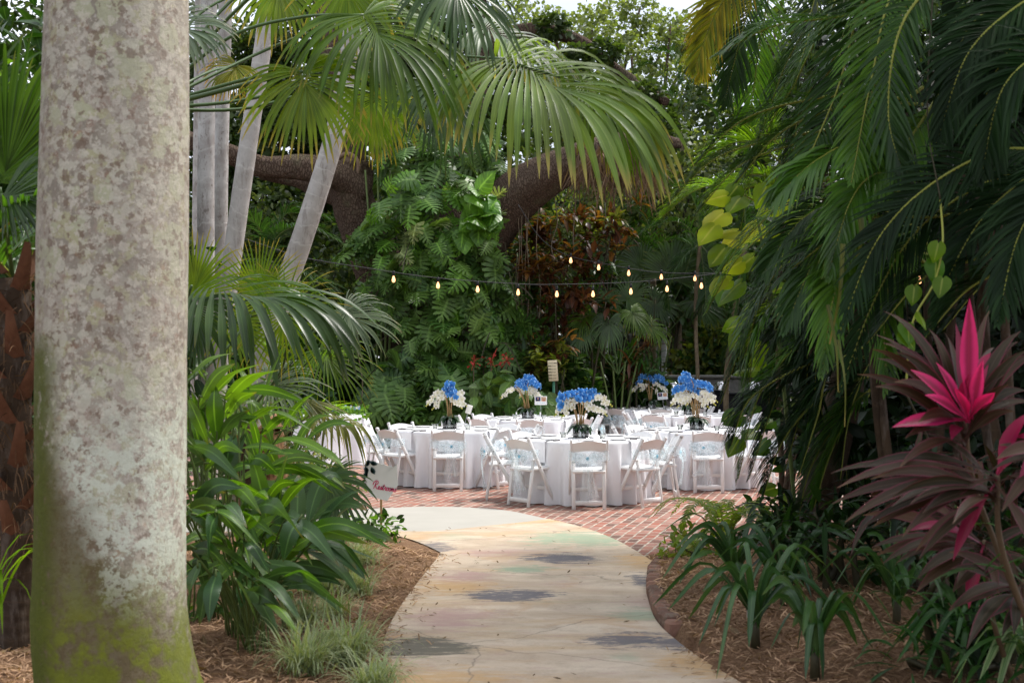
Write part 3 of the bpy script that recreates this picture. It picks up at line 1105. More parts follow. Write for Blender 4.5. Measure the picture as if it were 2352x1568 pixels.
# fallen leaves
n = 420
Ps = np.concatenate([np.c_[RNG.uniform(-3.0, -.1, 130), RNG.uniform(5.5, 11.3, 130)], np.c_[RNG.uniform(.7, 4.2, 200), RNG.uniform(5., 11.3, 200)], np.c_[RNG.uniform(-1.2, 2.2, 90), RNG.uniform(6.5, 15, 90)]])
hh = np.maximum(bed_h(Ps), .016)
n = len(Ps)
az = RNG.uniform(0, 2 * PI, n)
D = nrm(np.c_[np.cos(az), np.sin(az), RNG.normal(.05, .15, n)])
onp = hh < .02
Ln = np.where(onp, RNG.uniform(.02, .05, n), RNG.uniform(.04, .12, n))
C = bend(np.c_[Ps, hh + .012], D, Ln, 5, RNG.normal(0, .5, n), 1.)
mb = MB()
ribbons(mb, C, np.tile(UP, (n, 1)) + RNG.normal(0, .25, (n, 3)), (Ln * .17)[:, None] * np.array([.15, .8, 1, .7, .05])[None], .3)
tag(mb.build('leaf_litter', leaf_mat('fallen_leaf', (.10, .06, .03), (.30, .20, .10), trans=.1, rib=.3, rough=.7, spec=.2)), 'dry brown leaves fallen on the path and planting beds', 'fallen leaves', kind='stuff')
# ---------------------------------------------------------------- patio furniture
def bolt(mb, p, sx, m):
    th = np.linspace(0, 2 * PI, 8, endpoint=False)
    v = np.stack([np.full(8, p[0] + sx * .0016), p[1] + .007 * np.cos(th), p[2] + .007 * np.sin(th)], 1)
    v = np.concatenate([v, [[p[0] + sx * .003, p[1], p[2]]]])
    i = np.arange(8)
    mb.add(v, None, np.stack([np.full(8, 8), i, (i + 1) % 8], 1), m=m)


def make_chair():
    r = thing('folding_chair', 'white folding chair', 'chair', (0, 0, 0), 'white folding chairs around the dining tables')
    top = np.array([0, -.225, .785])
    foot = np.array([0, .20, 0.])
    for s in (-1, 1):
        mb = MB()
        X = np.array([s * .208, 0, 0])
        beam(mb, foot + X, top + X, .024, .046, bev=.006)
        # rounded shoulder at the top
        th = np.linspace(0, 2 * PI, 14, endpoint=False)
        lt = MB()
        a = np.stack([np.full(14, -.012), .023 * np.cos(th), .023 * np.sin(th)], 1) + top + X
        b = a + np.array([.024, 0, 0])
        i = np.arange(14)
        j = (i + 1) % 14
        mb.add(np.concatenate([a, b, [a.mean(0)], [b.mean(0)]]), np.stack([i, j, j + 14, i + 14], 1),
               np.concatenate([np.stack([np.full(14, 28), j, i], 1), np.stack([np.full(14, 29), i + 14, j + 14], 1)]))
        for zz in (.46, .60):
            u = zz / .785
            bolt(mb, foot + X + (top - foot) * u + np.array([s * .0125, 0, 0]), s, 1)
        mb.build('post', [CHAIR_WHITE, INK], r)
        mb = MB()
        X = np.array([s * .176, 0, 0])
        beam(mb, np.array([0, -.205, 0.]) + X, np.array([0, -.125, .535]) + X, .044, .024, bev=.006)
        tp = np.array([0, -.122, .535]) + X
        th = np.linspace(0, 2 * PI, 14, endpoint=False)
        a = np.stack([.022 * np.cos(th), np.full(14, -.0145), .022 * np.sin(th)], 1) + tp
        b = a + np.array([0, .023, 0])
        mb.add(np.concatenate([a, b, [a.mean(0)], [b.mean(0)]]), np.stack([i, i + 14, j + 14, j], 1),
               np.concatenate([np.stack([np.full(14, 28), i, j], 1), np.stack([np.full(14, 29), j + 14, i + 14], 1)]))
        mb.build('rear_leg', CHAIR_WHITE, r)
    mb = MB()
    box(mb, (0, -.195, .075), (.312, .022, .052), bev=.005)
    mb.build('crossbar', CHAIR_WHITE, r)
    mb = MB()
    u = .205 / .785
    box(mb, foot + (top - foot) * u, (.394, .02, .042), bev=.005)
    mb.build('stretcher', CHAIR_WHITE, r)
    # seat: moulded tray with a padded panel
    mb = MB()
    c, s_ = math.cos(.06), math.sin(.06)
    R = np.array([[1, 0, 0], [0, c, -s_], [0, s_, c]])
    box(mb, (0, .02, .438), (.384, .385, .032), 0, R, .008)
    st = mb.build('seat', CHAIR_WHITE, r)
    mb = MB()
    box(mb, (0, .02, .457), (.35, .35, .018), 0, R, .009)
    mb.build('seat_pad', PAD_WHITE, st)
    # arched backrest
    n = 17
    xs = np.linspace(-.197, .197, n)
    arch = .028 * np.cos(xs / .197 * PI / 2) ** 1.2
    zt = .757 + arch
    zb = .648 + arch * .75
    bow = -.022 * np.cos(xs / .197 * PI / 2)
    yt = -.225 + (.785 - zt) / .785 * .425 + bow
    yb = -.225 + (.785 - zb) / .785 * .425 + bow
    mb = MB()
    rows = []
    for yo, e in ((-.009, 0), (.009, 0)):
        rows.append(np.stack([xs, yt + yo, zt], 1))
        rows.append(np.stack([xs, yb + yo, zb], 1))
    v = np.concatenate([rows[0], rows[1], rows[3], rows[2]])
    q = []
    for a_ in range(4):
        b_ = (a_ + 1) % 4
        for k_ in range(n - 1):
            q.append([a_ * n + k_, b_ * n + k_, b_ * n + k_ + 1, a_ * n + k_ + 1])
    # split normals: duplicate per strip
    for a_ in range(4):
        b_ = (a_ + 1) % 4
        vv = np.concatenate([v[a_ * n:(a_ + 1) * n], v[b_ * n:(b_ + 1) * n]])
        k_ = np.arange(n - 1)
        mb.add(vv, np.stack([k_, n + k_, n + k_ + 1, k_ + 1], 1))
    mb.build('backrest', CHAIR_WHITE, r)
    return r


def sheet_grid(mb, C, hw, H, m=0, cross=7, ripple=0.0, ph=0.0):
    """cloth strip: C (K,3) centre, hw (K) half width, H hint normal; rippled across"""
    K = len(C)
    d = nrm(np.gradient(C, axis=0))
    S = nrm(np.cross(d, np.tile(H, (K, 1))))
    Nn = np.cross(S, d)
    u = np.linspace(-1, 1, cross)
    rp = np.sin(u[None, :] * 5 + ph + np.linspace(0, 2, K)[:, None]) * ripple
    v = C[:, None] + S[:, None] * (u[None, :, None] * hw[:, None, None]) + Nn[:, None] * (rp * hw[:, None] * 2)[:, :, None]
    a = np.zeros((K, cross, 3))
    a[:, :, 0] = u
    a[:, :, 1] = np.linspace(0, 1, K)[:, None]
    k, s = np.meshgrid(np.arange(K - 1), np.arange(cross - 1), indexing='ij')
    i = (k * cross + s).ravel()
    mb.add(v.reshape(-1, 3), np.stack([i, i + 1, i + cross + 1, i + cross], 1), a=a.reshape(-1, 3), m=m)


def make_sash(seed, kx):
    rs = random.Random(seed)
    r = thing('chair_sash', 'sash', 'chair sash', (0, 0, 0), 'pale blue organza sashes tied on the chairs')
    mb = MB()
    # band round the back
    xs = np.linspace(-.226, .226, 15)
    back = np.stack([xs, -.205 - .012 * np.cos(xs * 6), .615 - .03 * (1 - np.abs(xs - kx) / .3).clip(0) + .01 * np.abs(xs) / .2], 1)
    hw = .016 + .045 * (np.abs(xs - kx) / .22).clip(0, 1) ** .7
    sheet_grid(mb, back, hw, np.array([0, -1., .25]), ripple=.05)
    fr = np.stack([xs, -.085 - 0 * xs, .615 + 0 * xs], 1)
    sheet_grid(mb, fr, np.full(15, .05), np.array([0, -1., .25]), ripple=.04)
    for s in (-1, 1):
        sd = np.array([[s * .226, -.205, .62], [s * .233, -.15, .618], [s * .226, -.085, .615]])
        sheet_grid(mb, spline(sd, 6), np.full(6, .056), np.array([s * 1., 0, 0.1]))
    mb.build('band', ORGANZA, r)
    kz = .585
    mb = MB()
    for s in (-1, 1):
        for up in (0, 1):
            loop = np.array([[kx, -.225, kz], [kx + s * .07, -.262, kz + .045 - .02 * up], [kx + s * (.135 + .02 * rs.random()), -.268, kz + .01 - .05 * up],
                             [kx + s * .07, -.232, kz - .045 - .02 * up], [kx, -.222, kz]])
            sheet_grid(mb, spline(loop, 16), .010 + .036 * np.sin(np.linspace(0, PI, 16)), np.array([0, -1., 0.3]), ripple=.1, ph=rs.random() * 6)
    mb.build('bow', ORGANZA, r)
    mb = MB()
    v = nrm(RNG.standard_normal((60, 3)))
    th = np.linspace(0, 2 * PI, 10, endpoint=False)
    ph = np.linspace(-PI / 2, PI / 2, 6)
    prof = np.stack([.017 * np.cos(ph) + .0005, .02 * np.sin(ph)], 1)
    lathe(mb, prof, 10, 0, (kx, -.235, kz))
    mb.build('knot', ORGANZAK, r)
    for s in (-1, 1):
        mb = MB()
        zl = rs.uniform(.05, .22)
        xe = kx + s * rs.uniform(.03, .10)
        tail = np.array([[kx, -.23, kz], [kx + s * .025, -.262, kz - .12], [kx + s * .035 + rs.gauss(0, .01), -.25, kz - .28], [xe, -.235 + rs.gauss(0, .02), zl]])
        sheet_grid(mb, spline(tail, 18), np.interp(np.linspace(0, 1, 18), [0, .2, .7, 1], [.006, .024, .04, .055]), np.array([0, -1., .1]), ripple=.12, ph=rs.random() * 6)
        mb.build('tail', ORGANZA, r)
    return r


def make_setting_items():
    pl = MB()
    lathe(pl, [(.0005, .004), (.07, .004), (.085, .010), (.128, .019), (.131, .018), (.088, .006), (.07, 0.0)], 28)
    plate = pl.build('dinner_plate', CHINA)
    k = thing('dinner_knife', 'knife', 'knife', (0, 0, 0), 'dark handled knives laid on the tables')
    mb = MB()
    box(mb, (0, -.055, .008), (.022, .105, .015), bev=.005)
    mb.build('handle', KNIFE_H, k)
    mb = MB()
    mb.add([[-.009, 0, .006], [.009, 0, .006], [.010, .09, .006], [.002, .125, .006], [-.009, .1, .006],
            [-.009, 0, .009], [.009, 0, .009], [.010, .09, .009], [.002, .125, .009], [-.009, .1, .009]],
           [[5, 6, 7, 9], [0, 4, 2, 1], [0, 1, 6, 5], [1, 2, 7, 6], [2, 3, 8, 7], [3, 4, 9, 8], [4, 0, 5, 9]], [[7, 8, 9], [2, 4, 3]])
    mb.build('blade', STEEL, k, smooth=False)
    return plate, k


def make_napkin():
    # lies on the table edge and hangs down; local -Y points outward
    C = np.array([[0, .10, .004], [0, .02, .005], [0, -.02, .003], [0, -.036, -.012], [0, -.04, -.05], [0, -.044, -.15], [0, -.047, -.25]])
    C = spline(C, 16)
    mb = MB()
    sheet_grid(mb, C, np.linspace(.085, .1, 16), np.array([0, -.6, 1.]), ripple=.012, cross=9)
    return mb.build('napkin', WHITE_CLOTH)


def make_votive():
    r = thing('votive_glass', 'votive', 'candle holder', (0, 0, 0), 'cut glass candle holders on the tables')
    mb = MB()
    lathe(mb, [(.001, .003), (.036, .003), (.03, .012), (.044, .05), (.047, .066), (.044, .066), (.03, .015), (.001, .012)], 10)
    mb.build('cup', GLASS, r, smooth=False)
    mb = MB()
    lathe(mb, [(.001, .014), (.026, .014), (.026, .034), (.001, .036)], 12)
    mb.build('candle', CHINA, r)
    return r


TOP_Z = .755
TABLES = [
    # centre, words, bouquet style
    ((.87, 15.8), 'frontmost table', 0),
    ((-.85, 17.85), 'left table', 1),
    ((2.56, 17.6), 'right table', 2),
    ((.28, 21.0), 'rear middle table', 3),
    ((2.75, 25.2), 'rearmost table', 4),
    ((3.12, 22.4), 'rear right table', 5),
]
DIRS = ['side nearest the camera', 'near right side', 'right side', 'far right side', 'far side', 'far left side', 'left side', 'near left side']
chair0 = make_chair()
sash_protos = [make_sash(3, -.02), make_sash(8, .05), make_sash(15, -.07)]
plate0, knife0 = make_setting_items()
napkin0 = make_napkin()
votive0 = make_votive()
used = set()


def use(proto):
    if proto not in used:
        used.add(proto)
        return proto
    return copy_tree(proto)


def table_thing(c, words, R=.80, h=TOP_Z):
    t_ = thing('round_table', f'round dining table hidden under a white cloth, the {words}', 'table', (*c, 0), 'round dining tables on the brick patio')
    mb = MB()
    lathe(mb, [(.001, h - .03), (R - .02, h - .03), (R - .01, h - .02), (R - .02, h - .006), (.001, h - .006)], 48, 0, (*c, 0))
    mb.build('tabletop', STEMT, t_)
    for k_ in range(4):
        a = PI / 4 + k_ * PI / 2
        mb = MB()
        p = np.array([c[0] + .5 * math.cos(a), c[1] + .5 * math.sin(a), 0])
        tube(mb, [p, p + [0, 0, h - .03]], .016, 8)
        mb.build('leg', STEEL, t_)
    return t_


def cloth(c, words, R=.80, h=TOP_Z, flare=.01, nf=21, label=None, name='tablecloth', zlow=.015):
    n = 300
    th = np.linspace(0, 2 * PI, n, endpoint=False)
    ph = RNG.random(6) * 6
    wob = np.sin(nf * th + 1.6 * np.sin(3 * th + ph[0]) + ph[1])
    wob = np.sign(wob) * np.abs(wob) ** .8
    wob2 = np.sin((nf * 2 + 3) * th + ph[2]) * .35 + np.sin(5 * th + ph[3]) * .5
    prof = [(.02, h), (R * .5, h), (R - .03, h), (R - .008, h - .002), (R + .003, h - .010), (R + .008, h - .03)]
    zs = np.linspace(h - .07, zlow, 12)
    rows = []
    for r_, z_ in prof:
        rows.append(np.stack([c[0] + r_ * np.cos(th), c[1] + r_ * np.sin(th), np.full(n, z_)], 1))
    for z_ in zs:
        u = (h - z_) / h
        r_ = R + .008 + flare * u + (wob + wob2 * .5) * (.012 + .050 * u) * min(1, u * 4)
        rows.append(np.stack([c[0] + r_ * np.cos(th), c[1] + r_ * np.sin(th), np.full(n, z_) + (0.006 * wob2 if z_ == zs[-1] else 0)], 1))
    v = np.concatenate(rows + [np.array([[c[0], c[1], h]])])
    K = len(rows)
    k_, s_ = np.meshgrid(np.arange(K - 1), np.arange(n), indexing='ij')
    k_, s_ = k_.ravel(), s_.ravel()
    s2 = (s_ + 1) % n
    q = np.stack([(k_ + 1) * n + s_, (k_ + 1) * n + s2, k_ * n + s2, k_ * n + s_], 1)
    i = np.arange(n)
    mb = MB()
    mb.add(v, q, np.stack([np.full(n, K * n), i, (i + 1) % n], 1))
    o = mb.build(name, WHITE_CLOTH, loc=(*c, 0))
    return tag(o, label or f'floor length white cloth draped over the {words}', 'tablecloth', 'white cloths on the dining tables')


def petal_flower(r=.043):
    """one orchid bloom facing +Z: 5 broad petals and a lip"""
    vs, qs, ats = [], [], []
    n = 0
    for k_, (ang, ln, wd) in enumerate([(90, 1., .62), (18, 1.0, 1.0), (162, 1.0, 1.0), (-50, .95, .62), (230, .95, .62), (270, .5, .4)]):
        a = math.radians(ang)
        d = np.array([math.cos(a), math.sin(a), 0])
        s = np.array([-math.sin(a), math.cos(a), 0])
        for j_, (u, ww, zz) in enumerate([(.05, .12, 0), (.4, .40, .10), (.75, .46, .10), (1.0, .16, -.02)]):
            for e in (-1, 0, 1):
                vs.append(d * u * ln * r + s * e * ww * wd * r + np.array([0, 0, (zz + (.07 if e == 0 else 0) + (.3 * u if k_ == 5 else 0) + .02 * (k_ % 2)) * r]))
                ats.append((e, u if k_ < 5 else 0.1, 0))
        for j_ in range(3):
            for e in range(2):
                b = n + j_ * 3 + e
                qs.append([b, b + 1, b + 4, b + 3])
        n += 12
    return np.array(vs), np.array(qs), None, np.array(ats)


FLW = petal_flower()


def spray(mb, bud, pts, n, r_=1.0):
    """blooms along an arching stem end, nodding outwards; yellow-green buds at the tip"""
    C = spline(pts, 40)
    idx = np.linspace(4, 38, n).astype(int)
    T = C[idx]
    d = nrm(np.gradient(C, axis=0))[idx]
    side = nrm(np.cross(d, UP))
    sg = np.where(np.arange(n) % 2 == 0, 1, -1)[:, None]
    T = T + side * sg * .022 + RNG.normal(0, .010, (n, 3))
    Nf = nrm(side * sg * .5 + np.array([0, -.85, -.05]) + RNG.normal(0, .38, (n, 3)))
    inst(mb, FLW[0], FLW[1], None, FLW[3], frames(nrm(np.array([0, 0, 1.]) + RNG.normal(0, .25, (n, 3))), Nf), T, RNG.uniform(.8, 1.1, n) * r_)


def ball(mb, c, r_, m=0, n=8):
    ph = np.linspace(-PI / 2, PI / 2, 6)
    lathe(mb, np.stack([r_ * np.cos(ph) + .0003, r_ * np.sin(ph)], 1), n, m, c)


BOUQUET = ['widest bouquet, blue orchids sweeping sideways over white ones', 'bouquet with one upright blue plume between white sprays',
           'tall bouquet with a high peak of blue orchids', 'bouquet with a rounded cap of blue orchids',
           'bouquet of two arching blue sprays over white orchids', 'low bouquet hidden behind the tall one']


SPRAYS = [
    ([[(-.16, .46), (-.22, .44), (-.29, .31)], [(-.12, .45), (-.16, .40), (-.20, .30)], [(-.02, .47), (-.08, .46), (-.13, .38)], [(.03, .46), (.07, .45), (.10, .40)], [(.12, .48), (.22, .51), (.34, .43)], [(.08, .37), (.18, .36), (.28, .31)]],
     [[(-.20, .53), (-.26, .50), (-.27, .37)], [(-.20, .54), (-.10, .54), (.0, .48)], [(-.06, .54), (.04, .54), (.10, .50)], [(.06, .56), (.13, .56), (.17, .49)]]),
    ([[(-.08, .50), (-.18, .50), (-.28, .36)], [(-.06, .46), (-.14, .42), (-.20, .31)], [(.06, .48), (.14, .48), (.20, .36)], [(.05, .42), (.10, .40), (.13, .32)]],
     [[(0, .45), (.0, .55), (.0, .64)], [(.05, .45), (.06, .53), (.03, .62)], [(-.05, .5), (-.04, .56), (-.03, .62)]]),
    ([[(-.14, .54), (-.24, .52), (-.32, .37)], [(-.12, .48), (-.2, .45), (-.24, .35)], [(-.05, .48), (-.1, .46), (-.12, .38)], [(.02, .5), (.12, .5), (.21, .38)], [(.0, .44), (.08, .42), (.12, .34)], [(.08, .5), (.16, .48), (.24, .42)]],
     [[(-.08, .66), (-.16, .72), (-.24, .66)], [(-.1, .72), (-.16, .76), (-.2, .70)], [(-.2, .58), (-.26, .58), (-.34, .52)], [(-.16, .62), (-.09, .60), (-.04, .50)], [(-.02, .62), (.07, .63), (.17, .57)]]),
    ([[(-.18, .48), (-.28, .47), (-.41, .37)], [(-.16, .5), (-.12, .46), (-.1, .38)], [(.0, .48), (.1, .47), (.2, .35)], [(.02, .42), (.1, .42), (.16, .33)]],
     [[(-.19, .56), (-.1, .60), (.0, .56)], [(-.08, .62), (.02, .68), (.12, .62)], [(.0, .58), (.1, .60), (.17, .52)], [(-.18, .52), (-.12, .54), (-.04, .50)]]),
    ([[(-.14, .48), (-.24, .46), (-.33, .36)], [(-.06, .48), (-.14, .44), (-.18, .38)], [(.04, .48), (.14, .48), (.29, .36)], [(.02, .42), (.08, .38), (.1, .32)]],
     [[(-.06, .62), (-.16, .64), (-.27, .50)], [(-.12, .66), (-.04, .64), (.05, .54)], [(.08, .62), (.18, .62), (.30, .46)]]),
    ([[(-.1, .4), (-.16, .38), (-.22, .3)], [(.06, .4), (.12, .38), (.2, .3)]], [[(-.05, .46), (.0, .48), (.06, .45)]]),
]


def bouquet(c, h, style, words):
    c = np.array([c[0], c[1], h])
    r = thing('orchid_arrangement', BOUQUET[style] + ', on the ' + words, 'flower arrangement', c, 'blue and white orchid centrepieces')
    mb = MB()
    lathe(mb, [(.001, .002), (.16, .002), (.165, .006), (.16, .010), (.001, .010)], 28, 0, c)
    mb.build('mirror_tray', CHROME, r)
    mb = MB()
    lathe(mb, [(.001, .012), (.095, .012), (.10, .02), (.10, .16), (.096, .16), (.095, .024), (.001, .02)], 24, 0, c)
    mb.build('vase', GLASS, r)
    mb = MB()
    lathe(mb, [(.001, .022), (.088, .022), (.09, .09), (.06, .12), (.001, .13)], 14, 0, c)
    mb.build('moss_filling', simple_cache('vase_filling', (.07, .055, .04)), r)
    n = 15
    az = np.linspace(0, 2 * PI, n, endpoint=False) + RNG.normal(0, .2, n)
    D = nrm(np.c_[np.cos(az), np.sin(az), RNG.uniform(.25, 1.0, n)])
    L = RNG.uniform(.16, .25, n)
    C = bend(np.tile(c + [0, 0, .14], (n, 1)), D, L, 7, RNG.uniform(1.5, 3.0, n), 1.3)
    W = RNG.uniform(.030, .044, n)[:, None] * np.array([.35, .75, 1, 1, .85, .5, .02])[None]
    mb = MB()
    ribbons(mb, C, np.tile(UP, (n, 1)), W, .25)
    mb.build('foliage', L_ORL, r)
    wh, bl = SPRAYS[style]
    for lst, nm, mt, sc in ((wh, 'white_spray', PETW, 1.12), (bl, 'blue_spray', PETB, 1.4)):
        for pth in lst:
            P3 = [c + np.array([x_, -.05 + random.gauss(0, .05), z_]) for x_, z_ in pth]
            ln = sum(np.linalg.norm(P3[k_ + 1] - P3[k_]) for k_ in range(2))
            b0 = c + np.array([pth[0][0] * .18 + random.gauss(0, .02), random.gauss(0, .02), .14])
            cv = spline([b0, c + np.array([pth[0][0] * .45, -.02, pth[0][1] * .62 + .03])] + P3, 30)
            mb = MB()
            tube(mb, cv, np.linspace(.007, .003, 30), 6)
            stm = mb.build('stem', STEMT, r)
            mb = MB()
            spray(mb, None, P3, max(4, int(ln / .030)), sc)
            mb.build(nm, mt, stm)
            if nm == 'white_spray':
                for k_ in range(2):
                    mb = MB()
                    ball(mb, P3[-1] + np.array([math.copysign(.02, pth[-1][0]) * (k_ + 1), -.02, -.02 * k_ - .015]), .012 - .002 * k_)
                    mb.build('bud', BUD, stm)
    return r


_mc = {}


def simple_cache(n_, c_):
    if n_ not in _mc:
        _mc[n_] = simple(n_, c_, .8, .2, var=.4, scale=30)
    return _mc[n_]


def rot2(p, a):
    return np.array([p[0] * math.cos(a) - p[1] * math.sin(a), p[0] * math.sin(a) + p[1] * math.cos(a)])


for ti, (c, words, style) in enumerate(TABLES):
    c = np.array(c)
    table_thing(c, words)
    cloth(c, words)
    for k_ in range(8):
        phi = -PI / 2 + k_ * PI / 4 + random.gauss(0, .03)
        if ti == 0 and k_ == 0:
            phi = -PI / 2 + .01
        d = .925 + random.gauss(0, .025) + (.03 if k_ in (2, 6) else 0)
        out = np.array([math.cos(phi), math.sin(phi)])
        p = c + out * d
        rz = phi + PI / 2 + random.gauss(0, .075)
        seat = f'{DIRS[k_]} of the {words}'
        ch = use(chair0)
        ch.location = (*p, .006)
        ch.rotation_euler = (0, 0, rz)
        tag(ch, f'white folding chair at the {seat}', 'chair')
        sh = use(sash_protos[(k_ + ti) % 3])
        sh.location = (*p, .006)
        sh.rotation_euler = (0, 0, rz)
        tag(sh, f'blue sash on the chair at the {seat}', 'chair sash')
        # setting
        q = c + out * .60
        plt = use(plate0)
        plt.location = (*q, TOP_Z + .001)
        tag(plt, f'white dinner plate laid on the {seat}', 'plate', 'white plates on the dining tables')
        kn = use(knife0)
        tq = c + rot2(np.array([.64, .0]), phi + .30)
        kn.location = (*tq, TOP_Z + .001)
        kn.rotation_euler = (0, 0, phi + PI / 2 + random.gauss(0, .25))
        tag(kn, f'dark handled knife laid on the {seat}', 'knife')
        nk = use(napkin0)
        pr = phi + random.gauss(0, .03) + (.06 if k_ % 2 else -.05)
        nk.location = (c[0] + .795 * math.cos(pr), c[1] + .795 * math.sin(pr), TOP_Z + .003)
        nk.rotation_euler = (0, 0, pr + PI / 2)
        tag(nk, f'napkin hanging at the {seat}', 'napkin', 'white napkins hanging from the table edges')
    for k_, a in enumerate((2.6, -.5)):
        vt = use(votive0)
        vt.location = (c[0] + .27 * math.cos(a), c[1] + .27 * math.sin(a), TOP_Z)
        tag(vt, f'cut glass candle holder {("left", "right")[k_]} of the vase on the {words}', 'candle holder')
    bouquet(c + np.array([-.02, 0]), TOP_Z, style, words)


def photo_card(p, w_, h_, rz, label, pics=True, tilt=0.0, zc=.3):
    r = thing('photo_card', label, 'card', p, 'cards standing in the bouquets')
    p = np.array(p)
    ca, sa = math.cos(rz), math.sin(rz)
    R = np.array([[ca, -sa, 0], [sa, ca, 0], [0, 0, 1]]) @ np.array([[math.cos(tilt), 0, math.sin(tilt)], [0, 1, 0], [-math.sin(tilt), 0, math.cos(tilt)]])
    mb = MB()
    tube(mb, [p, p + R @ np.array([0, 0, zc - h_ / 2 + .02])], .003, 6)
    mb.build('stake', STEEL, r)
    mb = MB()
    cc = p + R @ np.array([0, -.006, zc])
    box(mb, cc, (w_, .004, h_), 0, R, .001)
    cd_ = mb.build('card', CARD if pics else CARDB, r)
    if pics:
        for s, (c1, c2) in zip((-1, 1), (((.03, .03, .10), (.5, .28, .2)), ((.45, .32, .2), (.5, .12, .06)))):
            mb = MB()
            o_ = cc + R @ np.array([s * w_ * .235, -.0035, h_ * .18])
            hw, hh_ = w_ * .2, h_ * .25
            g = lambda x_, z_, y_=0: o_ + R @ np.array([x_, y_, z_])
            mb.add([g(-hw, -hh_), g(hw, -hh_), g(hw, hh_), g(-hw, hh_)], [[0, 1, 2, 3]], m=0)
            th = np.linspace(0, 2 * PI, 14, endpoint=False)
            mb.add([g(.32 * hw * math.cos(x_), .2 * hh_ + .42 * hh_ * math.sin(x_), -.001) for x_ in th] + [g(0, .2 * hh_, -.001)], None, [[14, i_, (i_ + 1) % 14] for i_ in range(14)], m=1)
            mb.add([g(-.6 * hw, -hh_, -.0012), g(.6 * hw, -hh_, -.0012), g(.4 * hw, -.4 * hh_, -.0012), g(-.4 * hw, -.4 * hh_, -.0012)], [[0, 1, 2, 3]], m=2)
            mb.build('picture', [simple_cache(f'photo_back{s}', c1), simple_cache(f'photo_face{s}', (.5, .28, .2)), simple_cache(f'photo_shirt{s}', c2 if s > 0 else (.02, .02, .03))], cd_, smooth=False)
        mb = MB()
        for k_ in range(5):
            o_ = cc + R @ np.array([(-.3 + .15 * k_) * w_, -.0035, -h_ * .28])
            mb.add([o_ + R @ np.array([a_ * .045 * w_, 0, b_ * .05 * h_]) for a_, b_ in ((-1, -1), (1, -1), (1, 1), (-1, 1))], [[0, 1, 2, 3]])
        mb.build('caption_marks', simple_cache('pale_blue_print', (.45, .58, .66)), cd_, smooth=False)
    return r


photo_card((.47, 20.9, TOP_Z), .20, .14, .05, 'white card with two small portraits in the rear middle bouquet', zc=.30)
photo_card((2.96, 25.0, TOP_Z), .20, .14, -.1, 'white card with pictures in the rearmost bouquet', zc=.26, tilt=-.08)
photo_card((-.68, 17.8, TOP_Z), .085, .125, .4, 'small blank cream card leaning out of the left table bouquet', pics=False, tilt=.3, zc=.29)

# side table under a spreading cloth at the left
SIDE = np.array([-2.98, 21.4])
t_ = table_thing(SIDE, 'small table behind the palms', R=.55, h=.80)
cloth(SIDE, '', R=.555, h=.80, flare=.20, nf=11, label='white cloth flaring over the small table behind the palms on the left')
mb = MB()
n = 420
az = RNG.uniform(0, 2 * PI, n)
rr = .42 + RNG.normal(0, .09, n)
tv = np.array([[0, 0, 0], [-.5, .5, .1], [.5, .5, .1], [0, 1, 0]], float)
tt = np.array([[0, 2, 1], [1, 2, 3]])
ta = np.array([[0, 0, 0], [-1, .5, 0], [1, .5, 0], [0, 1, 0]], float)
SMALL = (tv, None, tt, ta)
gar = thing('flower_garland', 'leafy garland with small blue and white blossoms round the rim of the side table', 'garland', (*SIDE, .8))
T = np.c_[SIDE[0] + rr * np.cos(az), SIDE[1] + rr * np.sin(az), .82 + RNG.uniform(0, .10, n)]
drop = RNG.random(n) < .2
T[drop, 2] -= RNG.uniform(0, .3, drop.sum())
T[drop, :2] = SIDE + (T[drop, :2] - SIDE) / np.linalg.norm(T[drop, :2] - SIDE, axis=1)[:, None] * .60
inst(mb, tv, None, tt, ta, frames(rdirs(n, .3), rdirs(n, .4)), T, RNG.uniform(.05, .10, n))
mb.build('leaves', L_MONB, gar)
for nm, mt, nn, sc in (('blue_blossoms', HYD, 60, .5), ('white_blossoms', PETW, 26, .5)):
    mb = MB()
    az = RNG.uniform(0, 2 * PI, nn)
    T = np.c_[SIDE[0] + .42 * np.cos(az) + RNG.normal(0, .03, nn), SIDE[1] + .42 * np.sin(az) + RNG.normal(0, .03, nn), .89 + RNG.uniform(0, .05, nn)]
    inst(mb, FLW[0], FLW[1], None, FLW[3], frames(rdirs(nn), nrm(rdirs(nn) + [0, -.8, .8])), T, sc)
    mb.build(nm, mt, gar)

# black draped counter with domed dishes
bx = thing('buffet_counter', 'long counter draped in black cloth behind the rearmost table', 'counter', (5.2, 26.6, 0))
mb = MB()
box(mb, (5.4, 26.6, .50), (3.9, .62, 1.0), 0, None, .02)
mb.build('drape', BLACK_CLOTH, bx)
mb = MB()
box(mb, (5.4, 26.6, 1.015), (4.0, .70, .03), 0, None, .01)
mb.build('top', BLACK_CLOTH, bx)
for px, wd in ((1546, 'leftmost, half hidden by the blue orchids'), (1657, 'middle one, beside the tall blue bouquet'), (1730, 'rightmost, behind the pothos leaves')):
    p = V(px, 893, 26.5)
    p[2] = 1.03
    r = thing('chafing_dish', f'shiny domed chafing dish on the black counter, {wd}', 'serving dish', p, 'domed dishes on the black counter')
    mb = MB()
    ph = np.linspace(0, PI / 2, 12)
    lathe(mb, np.concatenate([[(.155, .06)], np.stack([.17 * np.cos(ph) + .0003, .07 + .19 * np.sin(ph)], 1)]), 28, 0, p)
    mb.build('dome_lid', CHROME, r)
    mb = MB()
    lathe(mb, [(.001, .005), (.14, .005), (.165, .05), (.178, .062), (.178, .07), (.001, .07)], 28, 0, p)
    mb.build('pan', CHROME, r)
wl = MB()
box(wl, (6.2, 28.2, .66), (6.0, .4, 1.32), 0, None, .03)
box(wl, (6.2, 28.18, 1.35), (6.1, .5, .07), 0, None, .02)
